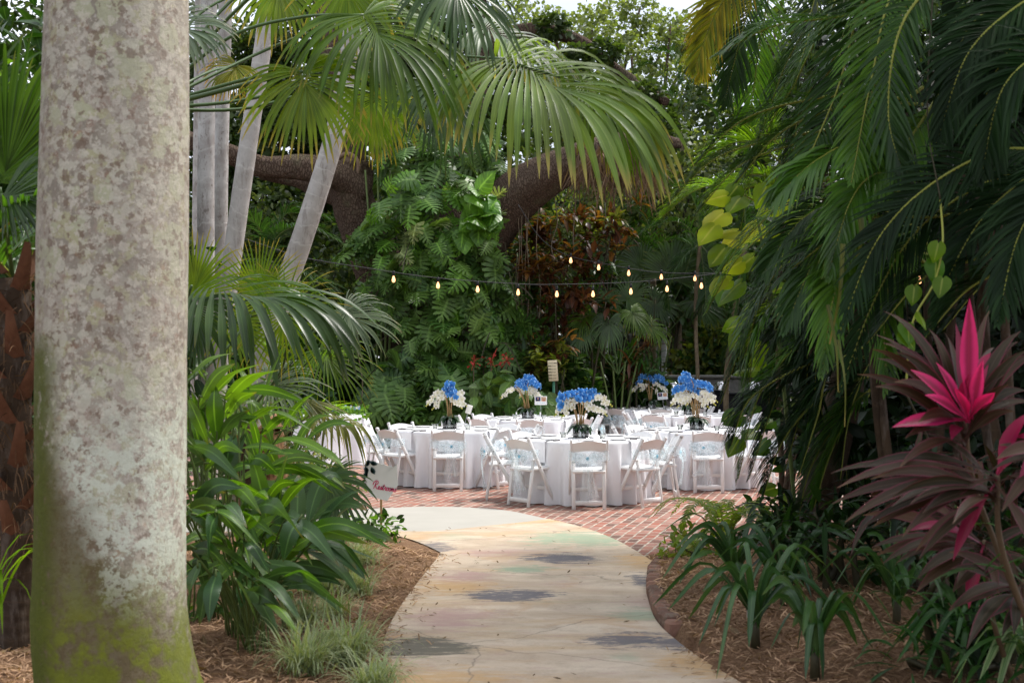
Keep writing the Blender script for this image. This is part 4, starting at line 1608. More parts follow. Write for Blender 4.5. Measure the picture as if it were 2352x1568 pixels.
tag(wl.build('stone_wall', STONE, smooth=False), 'low grey stone wall running behind the black counter', 'wall')

# white outbuilding glimpsed through the plants
hb = thing('garden_building', 'low white building with dark window glimpsed between the palms', 'building', (3.4, 33, 0))
x0, x1 = V(1392, 750, 33)[0], V(1530, 750, 33)[0]
zt, zb2 = V(1400, 752, 33)[2], V(1400, 830, 33)[2]
mb = MB()
box(mb, ((x0 + x1) / 2, 33.4, 1.35), (x1 - x0, .7, 2.7), 0, None, .01)
mb.build('wall', WHITE_WALL, hb)
mb = MB()
box(mb, ((x0 + x1) / 2 + .05, 33.2, 2.76), (x1 - x0 + .5, 1.3, .12), 0, None, .01)
mb.build('roof', ROOF, hb)
for k_ in range(2):
    mb = MB()
    box(mb, (x0 + .33 + .62 * k_, 33.03, 1.95), (.56, .04, .8), 0, None, .005)
    wf = mb.build('window', DARK_GLASS, hb)
mb = MB()
box(mb, (x1 - .06, 32.98, 1.4), (.14, .1, 2.6), 0, None, .005)
mb.build('post', WHITE_WALL, hb)
# ---------------------------------------------------------------- signs and lights
def strokes(mb, lines, wdt, org, ex, ez, nrm_, sc, m=0):
    """flat brush strokes drawn in the plane (ex, ez)"""
    for ln in lines:
        C = spline([(x_, 0, y_) for x_, y_ in ln], max(8, len(ln) * 5))
        C3 = org + (C[:, :1] * ex + C[:, 2:3] * ez) * sc
        d = nrm(np.gradient(C3, axis=0))
        ribbons(mb, C3[None], np.array([nrm_]), np.full((1, len(C3)), wdt), 0.0, m)


SCRIPT = {
    'R': ([[(.15, .0), (.22, .6), (.30, 1.25)], [(-.12, .62), (-.10, 1.05), (.18, 1.38), (.55, 1.32), (.62, 1.02), (.42, .76), (.2, .68)], [(.24, .68), (.42, .42), (.6, .12), (.74, .04), (.86, .1)]], .80),
    'e': ([[(0, .1), (.14, .2), (.32, .38), (.26, .54), (.12, .46), (.08, .2), (.2, .0), (.4, .1)]], .38),
    's': ([[(0, .1), (.16, .3), (.26, .56), (.28, .42), (.34, .2), (.22, .0), (.08, .06)], [(.28, .04), (.40, .1)]], .38),
    't': ([[(0, .1), (.12, .5), (.18, .98)], [(.16, .8), (.12, .3), (.18, .02), (.34, .1)], [(.0, .66), (.36, .72)]], .32),
    'r': ([[(0, .1), (.1, .4), (.14, .56), (.28, .5), (.28, .3), (.3, .04), (.4, .1)]], .38),
    'o': ([[(.28, .52), (.1, .44), (.06, .16), (.2, .0), (.36, .16), (.34, .44), (.24, .54), (.34, .46), (.46, .48)]], .42),
    'm': ([[(0, .1), (.06, .5), (.04, .02)], [(.05, .3), (.18, .54), (.24, .36), (.22, .02)], [(.23, .3), (.36, .54), (.42, .36), (.42, .06), (.52, .08)]], .52),
}
sp_ = V(828, 1086, 13.2)
rs_ = thing('restrooms_sign', 'white angular sign with crimson Restrooms lettering and dark leaf print', 'sign', (sp_[0], sp_[1], 0))
cs = np.array([(842, 1062), (850, 1057), (903, 1073), (911, 1065), (914, 1114), (889, 1150), (852, 1140), (838, 1100)], float)
front = np.array([V(x_, y_, 13.2) for x_, y_ in cs])
mb = MB()
nn = len(front)
back = front + np.array([0, .012, 0])
c1, c2 = front.mean(0), back.mean(0)
i = np.arange(nn)
j = (i + 1) % nn
mb.add(np.concatenate([front, back, [c1], [c2]]), np.stack([i, i + nn, j + nn, j], 1),
       np.concatenate([np.stack([np.full(nn, 2 * nn), i, j], 1), np.stack([np.full(nn, 2 * nn + 1), j + nn, i + nn], 1)]))
mb.build('panel', ACRYL, rs_, smooth=False)
mb = MB()
ctr = front.mean(0)
tube(mb, [(ctr[0], 13.23, 0), (ctr[0], 13.23, ctr[2] - .05)], .012, 8)
mb.build('stake', STEMT, rs_)
mb = MB()
xx = 0.0
lines = []
for chh in 'Restrooms':
    ls, adv = SCRIPT[chh]
    lines += [[(a_ + xx + b_ * .14, b_) for a_, b_ in l_] for l_ in ls]
    xx += adv
o0 = V(856, 1121, 13.192)
e1 = V(909, 1129.5, 13.192)
ex = nrm(e1 - o0)
ez = np.array([-ex[2], 0, ex[0]])
strokes(mb, lines, .0042, o0, ex, ez, np.array([0, -1., 0]), np.linalg.norm(e1 - o0) / xx)
mb.build('lettering', PINK_INK, rs_, smooth=False)
mb = MB()
for (lx, ly, an) in ((848, 1066, 2.6), (856, 1068, 1.2), (846, 1078, 3.4), (844, 1092, 2.9), (852, 1083, .5)):
    b_ = V(lx, ly, 13.19)
    for k_ in range(7):
        a_ = an + (k_ - 3) * .33
        C = np.array([b_ + np.array([math.cos(a_), 0, math.sin(a_)]) * s_ for s_ in (0, .02, .04, .052)])
        ribbons(mb, C[None], np.array([[0, -1., 0]]), np.array([[.003, .0075, .006, .0005]]), 0)
mb.build('leaf_motif', MOTIF, rs_, smooth=False)

# directional sign
p = V(1272, 850, 23.7)
ds = thing('directional_sign', 'narrow cream sign board with dark arrows on a green post behind the rear middle table', 'sign', (p[0], 23.7, 0))
mb = MB()
t0, t1 = V(1259, 827, 23.7), V(1281, 875, 23.7)
box(mb, ((t0[0] + t1[0]) / 2, 23.7, (t0[2] + t1[2]) / 2), (t1[0] - t0[0], .02, t0[2] - t1[2]), 0, np.array([[math.cos(.07), 0, math.sin(.07)], [0, 1, 0], [-math.sin(.07), 0, math.cos(.07)]]).T, .004)
bd = mb.build('board', CREAM, ds)
mb = MB()
tube(mb, [(t0[0] + .11, 23.73, 0), (t0[0] + .10, 23.73, t1[2] + .1)], .025, 10)
mb.build('post', GREEN_POST, ds)
mb = MB()
wB, hB = t1[0] - t0[0], t0[2] - t1[2]
for k_ in range(6):
    zc = t0[2] - hB * (.14 + .145 * k_)
    xc = (t0[0] + t1[0]) / 2 + (.5 - .14 * k_) * -.01 * 2
    sgn = 1 if k_ == 0 else -1
    ax_ = xc + sgn * wB * .28
    y_ = 23.688
    mb.add([[ax_ - .022, y_, zc - .007], [ax_ + .022, y_, zc - .007], [ax_ + .022, y_, zc + .007], [ax_ - .022, y_, zc + .007]], [[0, 1, 2, 3]])
    tx = xc - sgn * wB * .06
    ar = ax_ + sgn * .022
    mb.add([[ar, y_, zc - .013], [ar + sgn * .016, y_, zc], [ar, y_, zc + .013]], None, [[0, 1, 2]] if sgn > 0 else [[0, 2, 1]])
    strokes(mb, [[(-.055 + .011 * q_ + (.004 if q_ % 2 else 0), .012 * (q_ % 2) - .006) for q_ in range(10)]], .0022, np.array([tx, y_, zc]), np.array([1., 0, 0]), UP, np.array([0, -1., 0]), 1.0)
mb.build('arrows_and_words', INK, bd, smooth=False)

# string lights
bulb_proto = None


def string(name, label, pts, depth, bulbs, hang, mat=CABLE):
    r = thing(name, label, 'string lights', V(pts[0][0], pts[0][1], pts[0][2]), 'festoon lights strung over the patio')
    C = spline([V(*q_) for q_ in pts], 60)
    mb = MB()
    tube(mb, C, .007, 5)
    mb.build('cable', mat, r)
    for (bx_, by_, bd_) in bulbs:
        b = V(bx_, by_, bd_)
        k_ = np.argmin(np.abs(C[:, 0] - b[0]))
        top = C[k_] if abs(C[k_][2] - b[2]) < .6 else b + [0, 0, .2]
        top = np.array([b[0], b[1], top[2]])
        mb = MB()
        tube(mb, [top, b + [0, 0, .11]], .005, 5)
        lathe(mb, [(.001, .125), (.018, .12), (.021, .09), (.021, .045), (.001, .04)], 10, 0, b)
        s_ = mb.build('socket', CABLE, r)
        mb = MB()
        lathe(mb, [(.012, .045), (.014, .03), (.024, .0), (.028, -.022), (.024, -.044), (.012, -.056), (.001, -.058)], 14, 0, b)
        mb.build('bulb', BULB, s_)
    return r


string('string_lights', 'lower string of glowing bulbs crossing in front of the monstera', [(560, 548, 16.3), (700, 592, 17.5), (846, 616, 19.5), (1000, 638, 20.2), (1190, 652, 20.8), (1290, 653, 21), (1450, 648, 21.3), (1600, 634, 21.6), (1720, 618, 22)], 20.8,
       [(904, 640, 19.8), (1006, 654, 20.2), (1097, 663, 20.5), (1190, 670, 20.8), (1279, 674, 21), (1362, 674, 21.1), (1449, 668, 21.3), (1532, 662, 21.5), (1611, 655, 21.6)], .2)
string('string_lights', 'upper string of glowing bulbs in front of the croton shrub', [(1190, 470, 23), (1240, 545, 23), (1300, 585, 23), (1400, 608, 23), (1500, 624, 23), (1600, 628, 23), (1720, 622, 23)], 23,
       [(1311, 597, 23), (1375, 613, 23), (1444, 626, 23), (1519, 635, 23), (1596, 638, 23)], .2)
string('string_lights', 'far string of glowing bulbs seen through the dark palm on the right', [(1940, 560, 17), (2010, 585, 17), (2080, 575, 17), (2200, 560, 17)], 17,
       [(2014, 598, 17), (2048, 588, 17), (2078, 578, 17)], .2)
string('string_lights', 'lowest string of glowing bulbs half hidden in the dark palm on the right', [(1980, 590, 17.5), (2050, 618, 17.5), (2110, 625, 17.5), (2200, 610, 17.5)], 17.5,
       [(2049, 636, 17.5), (2112, 642, 17.5)], .2)
# ---------------------------------------------------------------- plant parts
def pinnate(mb, pts, n, Lf, wid, fw=.75, droop=.8, vee=.35, roll=0., t0=.12, stem=.012, jit=.06, tipL=.35, K=6, m=0, ms=1, sides=(-1, 1), ref=None):
    """feather frond: rachis through pts with n leaflets on each side"""
    C = spline(pts, 48)
    tube(mb, C, np.linspace(stem, stem * .25, 48), 6, ms)
    u = np.linspace(t0, .995, n)
    P0 = np.stack([np.interp(u * 47, np.arange(48), C[:, c]) for c in range(3)], 1)
    T = nrm(np.gradient(C, axis=0))
    T = nrm(np.stack([np.interp(u * 47, np.arange(48), T[:, c]) for c in range(3)], 1))
    rf = np.array(ref if ref is not None else (0, 0, 1.))
    B = nrm(np.cross(T, rf) + 1e-4)
    for i_ in range(1, n):
        if np.dot(B[i_], B[i_ - 1]) < 0:
            B[i_] *= -1
    Nn = np.cross(B, T)
    c, s = math.cos(roll), math.sin(roll)
    B, Nn = B * c + Nn * s, Nn * c - B * s
    uu = (u - t0) / (1 - t0)
    prof = np.clip(np.sin(PI * (.16 + .84 * uu)) ** .55, tipL, 1) * np.where(uu > .85, 1 - (uu - .85) / .15 * (1 - tipL), 1)
    for sd_ in sides:
        f_ = fw + .45 * uu + RNG.normal(0, jit, n)
        D = nrm(sd_ * B * np.cos(f_)[:, None] + T * np.sin(f_)[:, None] + Nn * (vee + RNG.normal(0, jit, n))[:, None])
        L = Lf * prof * RNG.uniform(.8, 1.08, n) * np.where(RNG.random(n) < .05, .45, 1)
        Cc = bend(P0, D, L, K, droop * RNG.uniform(.6, 1.4, n), 1.4)
        W = wid * np.interp(np.linspace(0, 1, K), [0, .2, .4, .6, .8, 1], [.45, .95, 1., .85, .5, .03])[None] * RNG.uniform(.85, 1.1, n)[:, None]
        ribbons(mb, Cc, Nn, W, .28, m)


def fan(mb, hub, A, N, R, n=44, spread=2.3, fuse=.45, droop=1.2, cost=.18, pleat=.35, K=11, m=0, jit=.05, wmul=1.0, dp=2.2, cup=0.0, minr=.62):
    """fan leaf: pleated segments radiating from the hub, joined for part of their length"""
    A = nrm(np.array(A, float))
    N = np.array(N, float)
    N = nrm(N - A * np.dot(N, A))
    B = np.cross(N, A)
    th = np.linspace(-spread, spread, n)
    D = np.cos(th)[:, None] * A + np.sin(th)[:, None] * B
    D = nrm(D + N * (cup + RNG.normal(0, jit, n))[:, None])
    Ri = R * (minr + (1 - minr) * (.5 + .5 * np.cos(th))) * RNG.uniform(.84, 1.06, n)
    P0 = hub + A * (cost * R * np.clip(np.cos(th), 0, 1) ** 1.2)[:, None] - UP * (cost * R * .25 * np.clip(np.cos(th), 0, 1) ** 2)[:, None]
    s = np.linspace(0, 1, K)
    b = droop * RNG.uniform(.7, 1.3, n) * np.where(RNG.random(n) < .22, 2.1, 1.0)
    dirs = nrm(D[:, None, :] - UP[None, None, :] * (b[:, None] * np.clip((s - .15) / .85, 0, 1)[None, :] ** dp * 2.0)[:, :, None])
    C = np.zeros((n, K, 3))
    C[:, 0] = P0
    C[:, 1:] = P0[:, None, :] + np.cumsum(.5 * (dirs[:, 1:] + dirs[:, :-1]) * (Ri / (K - 1))[:, None, None], 1)
    dth = 2 * spread / (n - 1)
    half = Ri[:, None] * s[None] * dth / 2 * 1.25
    wf = Ri * fuse * dth / 2 * 1.25
    tap = wf[:, None] * np.clip(1 - ((s[None] - fuse) / (1 - fuse)), 0, 1) ** .75 * 1.05
    W = np.where(s[None] < fuse, half, tap) * wmul + .0015
    W[:, -1] = .0008
    ribbons(mb, C, np.tile(N, (n, 1)), W, pleat, m)


def fan_leaf(parent, hub, tip, N, mat, n=44, spread=2.3, fuse=.45, droop=1.2, pet=None, Rm=1.0, name='frond', pr=.011, **kw):
    """a fan leaf as one part; hub, tip in world space; pet = petiole path"""
    hub, tip = np.array(hub), np.array(tip)
    mb = MB()
    A = tip - hub
    fan(mb, hub, A, N, np.linalg.norm(A) * Rm, n, spread, fuse, droop, **kw)
    if pet is not None:
        tube(mb, spline(list(pet) + [hub], 20), np.linspace(pr * 1.3, pr * .8, 20), 6, 1)
    return mb.build(name, [mat, PETIOLE], parent)


def lances(mb, P0, D, L, W, droop, hint=None, fold=.25, K=9, prof=(.25, .7, .92, 1, 1, .9, .7, .4, .02), p=1.5, m=0, rand=None):
    n = len(P0)
    C = bend(P0, D, L, K, droop, p)
    if hint is None:
        side = nrm(np.cross(D, UP) + 1e-5)
        hint = np.cross(side, D)
    pr = np.interp(np.linspace(0, 1, K), np.linspace(0, 1, len(prof)), prof)
    ribbons(mb, C, hint, np.asarray(W).reshape(-1, 1) * pr[None], fold, m, rand)
    return C


def monstera_template(nf=6):
    """heart-shaped leaf with deep side cuts; base at origin, midrib along +Y, length about 1"""
    v, q, a = [], [], []

    def outline(yy):
        # half width of the leaf along the rib, y from -.22 to 1
        u = (yy + .24) / 1.24
        return .56 * np.sin(PI * np.clip(u, 0, 1) ** .72) ** .8 + .005
    for sd_ in (-1, 1):
        for k_ in range(nf):
            y0 = -.06 + 1.0 * k_ / nf * .92
            y1 = -.06 + 1.0 * (k_ + 1) / nf * .92
            gap = .12 * (y1 - y0)
            sw = .15 * (1 - k_ / nf) * -1 + .16 + .10 * k_ / nf     # fingers sweep to the tip
            cols = []
            for f_ in (0, .6, .84, 1.0):
                ym = (y0 + y1) / 2
                sweep = (ym - .30) * .55
                hw = outline(ym + sweep * f_ * .4) * f_
                g = 0 if f_ < .65 else gap * (f_ - .5) * 1.4
                ya, yb = y0 + sweep * f_ + g, y1 + sweep * f_ - g
                if k_ == 0 and f_ > 0:
                    ya -= .12 * f_
                z_ = .10 * f_ - .28 * f_ * f_
                zz = -.10 * (ym) ** 2
                if f_ == 1.0:
                    ya, yb = ya + (yb - ya) * .14, yb - (yb - ya) * .08
                cols.append(((sd_ * hw, ya, z_ * .55 + zz), (sd_ * hw * .97, yb, z_ * .55 + zz)))
            b = len(v)
            for f_, (p_, r_) in zip((0, .6, .84, 1.0), cols):
                v += [p_, r_]
                a += [(sd_ * f_, .08 + .8 * k_ / nf, 0), (sd_ * f_, .08 + .8 * (k_ + 1) / nf, 0)]
            for c_ in range(3):
                f = [b + 2 * c_, b + 2 * c_ + 1, b + 2 * c_ + 3, b + 2 * c_ + 2]
                q.append(f if sd_ < 0 else f[::-1])
    b = len(v)
    v += [(0, .84, -.08), (.12, .86, -.10), (0, 1.08, -.18), (-.12, .86, -.10)]
    a += [(0, .9, 0), (.8, .95, 0), (0, 1, 0), (-.8, .95, 0)]
    q.append([b, b + 1, b + 2, b + 3])
    return np.array(v), np.array(q), None, np.array(a)


MONT = monstera_template()


def heart_template():
    ys = np.array([-.16, -.05, .12, .35, .6, .82, 1.0])
    ws = np.array([.16, .36, .46, .45, .33, .16, .005])
    v, a, q = [], [], []
    for y_, w_ in zip(ys, ws):
        for e in (-1, -.5, 0, .5, 1):
            yy = y_ + (.13 if (e == 0 and y_ < 0) else 0)
            v.append((e * w_, yy, -.28 * (e * w_) ** 2 / .45 + .06 * abs(e) * w_ - .14 * y_ * y_ + .02 * math.sin(9 * y_ + 3 * e)))
            a.append((e, (y_ + .16) / 1.16, 0))
    for r_ in range(6):
        for c_ in range(4):
            b = r_ * 5 + c_
            q.append([b, b + 1, b + 6, b + 5])
    return np.array(v), np.array(q), None, np.array(a)


HEART = heart_template()


def oval_template():
    ys = np.array([0, .2, .5, .8, 1.0])
    ws = np.array([.03, .2, .27, .17, .005])
    v, a, q = [], [], []
    for y_, w_ in zip(ys, ws):
        for e in (-1, 0, 1):
            v.append((e * w_, y_, (.25 * w_ if e else 0) - .22 * y_ * y_))
            a.append((e, y_, 0))
    for r_ in range(4):
        for c_ in range(2):
            b = r_ * 3 + c_
            q.append([b, b + 1, b + 4, b + 3])
    return np.array(v), np.array(q), None, np.array(a)


OVAL = oval_template()


def put_leaves(mb, tpl, T, size, face, down=.6, jit=.35, m=0):
    """leaves hanging at T; face (N,3) outward direction, tips pointing outward/down"""
    n = len(T)
    face = nrm(face + RNG.normal(0, jit, (n, 3)))
    D = nrm(np.array([0, 0, -down]) + face * .55 + RNG.normal(0, .45, (n, 3)))
    inst(mb, tpl[0], tpl[1], tpl[2], tpl[3], frames(D, face), T, size, m)


def clump_leaves(mb, ctr, rad, n, size, tpl=SMALL, m=0, zf=.75, shell=.55):
    """n leaves spread through an uneven ball"""
    d = rdirs(n)
    r_ = (shell + (1 - shell) * RNG.random(n) ** .6)
    lob = 1 + .22 * np.sin(d[:, 0] * 5 + ctr[0]) * np.sin(d[:, 2] * 4 + ctr[1]) + .15 * np.sin(d[:, 1] * 9)
    T = np.array(ctr) + d * (r_ * lob)[:, None] * np.array([rad, rad, rad * zf])
    Nf = nrm(d * .6 + np.array([0, 0, .7]) + RNG.normal(0, .5, (n, 3)))
    D = nrm(d + RNG.normal(0, .7, (n, 3)) - [0, 0, .25])
    inst(mb, tpl[0], tpl[1], tpl[2], tpl[3], frames(D, Nf), T, RNG.uniform(.7, 1.3, n) * size, m)


def tree(name, label, base, h, clumps, n, size, mat, tr=.22, tpl=SMALL, bark=None, group=None, cat='tree', zf=.8, limbs=True):
    base = np.array([base[0], base[1], 0.])
    r = thing(name, label, cat, base, group)
    mb = MB()
    tops = [np.array(c[:3]) for c in clumps]
    cen = np.mean(tops, 0)
    fork = base + np.array([(cen[0] - base[0]) * .3, (cen[1] - base[1]) * .3, h * .38])
    tube(mb, spline([base - [0, 0, .1], base + [0.1, 0, h * .18], fork], 14), np.linspace(tr * 1.25, tr * .75, 14), 10, rough=.05)
    trunk = mb.build('trunk', bark or OAKBARK, r)
    if limbs:
        for c in clumps:
            mb = MB()
            mid = (fork + np.array(c[:3])) / 2 + RNG.normal(0, .25, 3)
            tube(mb, spline([fork - [0, 0, .2], mid, np.array(c[:3])], 12), np.linspace(tr * .55, tr * .12, 12), 6, rough=.05)
            mb.build('limb', bark or OAKBARK, trunk)
    mb = MB()
    tot = sum(c[3] ** 2 for c in clumps)
    for c in clumps:
        clump_leaves(mb, c[:3], c[3], int(n * c[3] ** 2 / tot), size, tpl, zf=zf)
    mb.build('crown', mat, r)
    return r


def shrub(name, label, base, clumps, n, size, mats, tpl=OVAL, group=None, stems=6, cat='shrub', zf=.85, stemmat=None, sr=.012):
    base = np.array([base[0], base[1], 0.])
    r = thing(name, label, cat, base, group)
    mb = MB()
    for c in clumps:
        for k_ in range(max(1, stems // len(clumps))):
            tp = np.array(c[:3]) + RNG.normal(0, .35, 3) * c[3]
            tube(mb, spline([base + [random.gauss(0, .1), random.gauss(0, .06), 0], (base + tp) / 2 + RNG.normal(0, .06, 3), tp], 8), np.linspace(sr, sr * .4, 8), 5)
    mb.build('stems', stemmat or STEMD, r)
    mb = MB()
    tot = sum(c[3] ** 2 for c in clumps)
    for c in clumps:
        nn = int(n * c[3] ** 2 / tot)
        k1 = int(nn * .65)
        clump_leaves(mb, c[:3], c[3], k1, size, tpl, 0, zf, .4)
        clump_leaves(mb, c[:3], c[3], nn - k1, size, tpl, len(mats) - 1, zf, .7)
    mb.build('leaves', mats, r)
    return r


def cl(vx, vy, d, r_px):
    """clump centre and radius from a photo position"""
    p = V(vx, vy, d)
    return (p[0], p[1], p[2], r_px * d / FPX)
# ---------------------------------------------------------------- near trunk
tb = V(262, 900, 6.0)
bt = thing('palm_tree', 'massive pale palm trunk with lichen and moss filling the left foreground', 'palm tree', (tb[0], 6.0, 0))
zz = np.array([-.1, .05, .15, .3, .5, .8, 1.2, 1.7, 2.3, 3.0, 3.8, 5.0, 7.0, 9.0])
rr = np.array([.44, .405, .378, .362, .352, .342, .34, .341, .342, .334, .318, .30, .27, .24])
xx = tb[0] + np.array([.07, .055, .035, .012, -.015, -.01, -.008, -.01, -.005, .005, .01, .02, .03, .04])
n = 70
z2 = np.linspace(-.1, 9, n)
pts = np.c_[np.interp(z2, zz, xx), np.full(n, 6.0), z2]
mb = MB()
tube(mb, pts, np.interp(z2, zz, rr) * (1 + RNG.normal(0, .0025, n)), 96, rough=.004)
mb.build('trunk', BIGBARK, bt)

# ---------------------------------------------------------------- slender pale palms at the left
def pale_palm(label, path, wpx, mat, crown_seed, sides=18):
    base = V(*path[0])
    base[2] = 0
    r = thing('palm_tree', label, 'palm tree', base, 'slender pale palms on the left')
    P = [base + [0, 0, -.05]] + [V(*q_) for q_ in path[1:]]
    top = P[-1] + (P[-1] - P[-2]) / np.linalg.norm(P[-1] - P[-2]) * 2.2
    P.append(top)
    C = spline(P, 60)
    d = path[0][2]
    rad = wpx * d / FPX / 2
    mb = MB()
    tube(mb, C, np.linspace(rad * 1.12, rad * .86, 60) * (1 + .01 * np.sin(np.arange(60) * 2.4)), sides, rough=.012)
    mb.build('trunk', mat, r)
    rs = np.random.default_rng(crown_seed)
    for k_ in range(9):
        a = k_ / 9 * 2 * PI + rs.random() * .4
        o_ = np.array([math.cos(a), math.sin(a), 0])
        ln = 1.6 + rs.random() * .5
        mb = MB()
        pinnate(mb, [top, top + o_ * ln * .4 + [0, 0, .8], top + o_ * ln * .9 + [0, 0, .5], top + o_ * ln * 1.25 + [0, 0, -.5]], 34, .5, .02, droop=.8)
        mb.build('frond', [L_PIN, STEMG], r)
    return r


pale_palm('pale slim palm trunk, leftmost of the upright pair beside the lichen trunk', [(476, 1040, 15.5), (474, 800, 15.5), (473, 400, 15.5), (480, 0, 15.5), (482, -90, 15.5)], 38, PALEBARKD, 1)
pale_palm('pale slim palm trunk, right one of the upright pair beside the lichen trunk', [(505, 1040, 16.2), (505, 800, 16.2), (508, 400, 16.2), (518, 0, 16.2), (520, -90, 16.2)], 32, PALEBARKD, 2)
pale_palm('pale palm trunk leaning slightly right, third from the lichen trunk', [(470, 1060, 15.0), (500, 850, 15.0), (538, 560, 15.0), (575, 300, 15.0), (606, 90, 15.0), (622, -60, 15.0)], 42, PALEBARK, 3)
pale_palm('pale ringed palm trunk leaning strongly right in front of the oak', [(530, 1060, 14.5), (612, 800, 14.5), (690, 560, 14.5), (742, 400, 14.5), (778, 270, 14.5), (812, 60, 14.5), (822, -60, 14.5)], 48, PALEBARK, 4)
pale_palm('thin far palm trunk showing as a sliver beside the lichen trunk', [(446, 1000, 19), (448, 700, 19), (452, 300, 19), (456, -60, 19)], 16, PALEBARKD, 5)

# ---------------------------------------------------------------- overhead fan palm
cr = V(330, 250, 9.0)
fp = thing('fan_palm', 'fan palm whose huge drooping leaves hang across the top of the view', 'fan palm', (cr[0], 9.0, 0))
mb = MB()
tube(mb, spline([(cr[0], 9.0, -.1), (cr[0] - .05, 9.0, 1.5), cr], 30), np.linspace(.14, .11, 30), 14, rough=.03)
mb.build('trunk', DARKBARK, fp)
NF = (0, -.75, .7)
# hub, tip, normal, material, options
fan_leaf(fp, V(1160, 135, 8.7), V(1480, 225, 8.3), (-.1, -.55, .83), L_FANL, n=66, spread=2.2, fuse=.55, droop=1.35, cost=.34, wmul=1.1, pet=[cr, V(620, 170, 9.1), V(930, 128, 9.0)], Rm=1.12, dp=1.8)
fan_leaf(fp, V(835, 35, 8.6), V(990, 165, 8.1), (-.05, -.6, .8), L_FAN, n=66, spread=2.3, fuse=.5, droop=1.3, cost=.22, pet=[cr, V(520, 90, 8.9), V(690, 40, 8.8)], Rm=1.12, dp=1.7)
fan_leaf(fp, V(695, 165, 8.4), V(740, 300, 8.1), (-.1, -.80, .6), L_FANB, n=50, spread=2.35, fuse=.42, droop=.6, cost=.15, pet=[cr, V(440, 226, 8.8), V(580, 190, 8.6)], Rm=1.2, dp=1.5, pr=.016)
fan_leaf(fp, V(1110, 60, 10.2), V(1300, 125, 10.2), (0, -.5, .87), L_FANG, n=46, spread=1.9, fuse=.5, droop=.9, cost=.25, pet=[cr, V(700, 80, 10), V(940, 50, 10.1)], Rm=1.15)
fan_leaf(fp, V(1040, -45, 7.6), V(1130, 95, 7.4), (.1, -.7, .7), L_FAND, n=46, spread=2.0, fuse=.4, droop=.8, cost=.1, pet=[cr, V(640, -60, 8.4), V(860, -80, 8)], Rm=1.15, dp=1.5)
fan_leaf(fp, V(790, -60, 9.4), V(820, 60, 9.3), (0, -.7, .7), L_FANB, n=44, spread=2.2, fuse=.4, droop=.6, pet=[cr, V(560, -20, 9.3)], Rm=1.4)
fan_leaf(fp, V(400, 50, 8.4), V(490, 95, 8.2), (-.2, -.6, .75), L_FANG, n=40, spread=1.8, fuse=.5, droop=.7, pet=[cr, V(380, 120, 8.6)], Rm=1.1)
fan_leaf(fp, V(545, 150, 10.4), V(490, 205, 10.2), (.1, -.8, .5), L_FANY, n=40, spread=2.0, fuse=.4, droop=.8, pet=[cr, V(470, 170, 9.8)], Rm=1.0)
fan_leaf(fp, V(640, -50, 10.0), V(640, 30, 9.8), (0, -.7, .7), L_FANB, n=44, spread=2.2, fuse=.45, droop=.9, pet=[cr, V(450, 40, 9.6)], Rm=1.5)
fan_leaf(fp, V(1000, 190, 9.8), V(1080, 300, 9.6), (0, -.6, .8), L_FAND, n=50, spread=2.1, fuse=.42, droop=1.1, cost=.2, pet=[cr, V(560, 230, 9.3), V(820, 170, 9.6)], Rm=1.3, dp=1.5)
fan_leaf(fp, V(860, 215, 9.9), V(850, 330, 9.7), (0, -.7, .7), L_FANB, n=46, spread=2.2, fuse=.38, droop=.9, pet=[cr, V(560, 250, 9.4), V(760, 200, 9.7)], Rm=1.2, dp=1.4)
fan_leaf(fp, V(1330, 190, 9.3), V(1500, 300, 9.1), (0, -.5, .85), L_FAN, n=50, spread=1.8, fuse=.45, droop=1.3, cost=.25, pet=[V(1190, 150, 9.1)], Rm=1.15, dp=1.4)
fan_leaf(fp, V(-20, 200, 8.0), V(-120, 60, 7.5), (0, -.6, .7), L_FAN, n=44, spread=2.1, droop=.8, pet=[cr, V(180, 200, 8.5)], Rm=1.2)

# ---------------------------------------------------------------- fan palms of the left bed
def fanpalm(label, base, crown, mat=DARKBARK, r_=.07):
    r = thing('fan_palm', label, 'fan palm', (base[0], base[1], 0), 'low fan palms in the left bed')
    mb = MB()
    tube(mb, spline([(base[0], base[1], -.05), (np.array([base[0], base[1], 0]) + crown) / 2 + [.04, 0, 0], crown], 14), np.linspace(r_, r_ * .8, 14), 10, rough=.06)
    mb.build('trunk', mat, r)
    return r


c0 = V(400, 900, 10.5)
f1 = fanpalm('fan palm with a broad dark arching leaf and spiky bright leaves behind the lichen trunk', c0[:2], c0)
fan_leaf(f1, V(440, 655, 10.2), V(700, 640, 9.9), (.0, -.35, .93), L_FAND, n=36, spread=1.35, fuse=.62, droop=.95, cost=.45, pet=[c0, V(410, 760, 10.4)], Rm=1.25, dp=1.4, pr=.014)
fan_leaf(f1, V(452, 700, 10.1), V(440, 830, 10.0), (.1, -.9, .3), L_FAND, n=40, spread=2.2, fuse=.4, droop=.7, pet=[c0, V(420, 800, 10.3)], Rm=1.1)
fan_leaf(f1, V(440, 690, 10.6), V(470, 540, 10.7), (.1, -.9, -.1), L_FANB, n=30, spread=1.25, fuse=.35, droop=.15, pet=[c0, V(420, 790, 10.5)], Rm=1.0)
fan_leaf(f1, V(590, 700, 11.2), V(610, 560, 11.3), (0, -.9, -.1), L_FANB, n=30, spread=1.15, fuse=.35, droop=.12, pet=[c0, V(520, 800, 10.9)], Rm=1.0)
c1 = V(560, 960, 11.5)
f2 = fanpalm('fan palm with a star shaped bright leaf and a silvery leaf beyond the path edge', c1[:2], c1)
fan_leaf(f2, V(655, 705, 11.0), V(640, 830, 10.8), (.05, -.93, .3), L_FANB, n=46, spread=3.0, fuse=.25, droop=.3, pet=[c1, V(650, 840, 11.2)], Rm=1.15, minr=.9, wmul=.8)
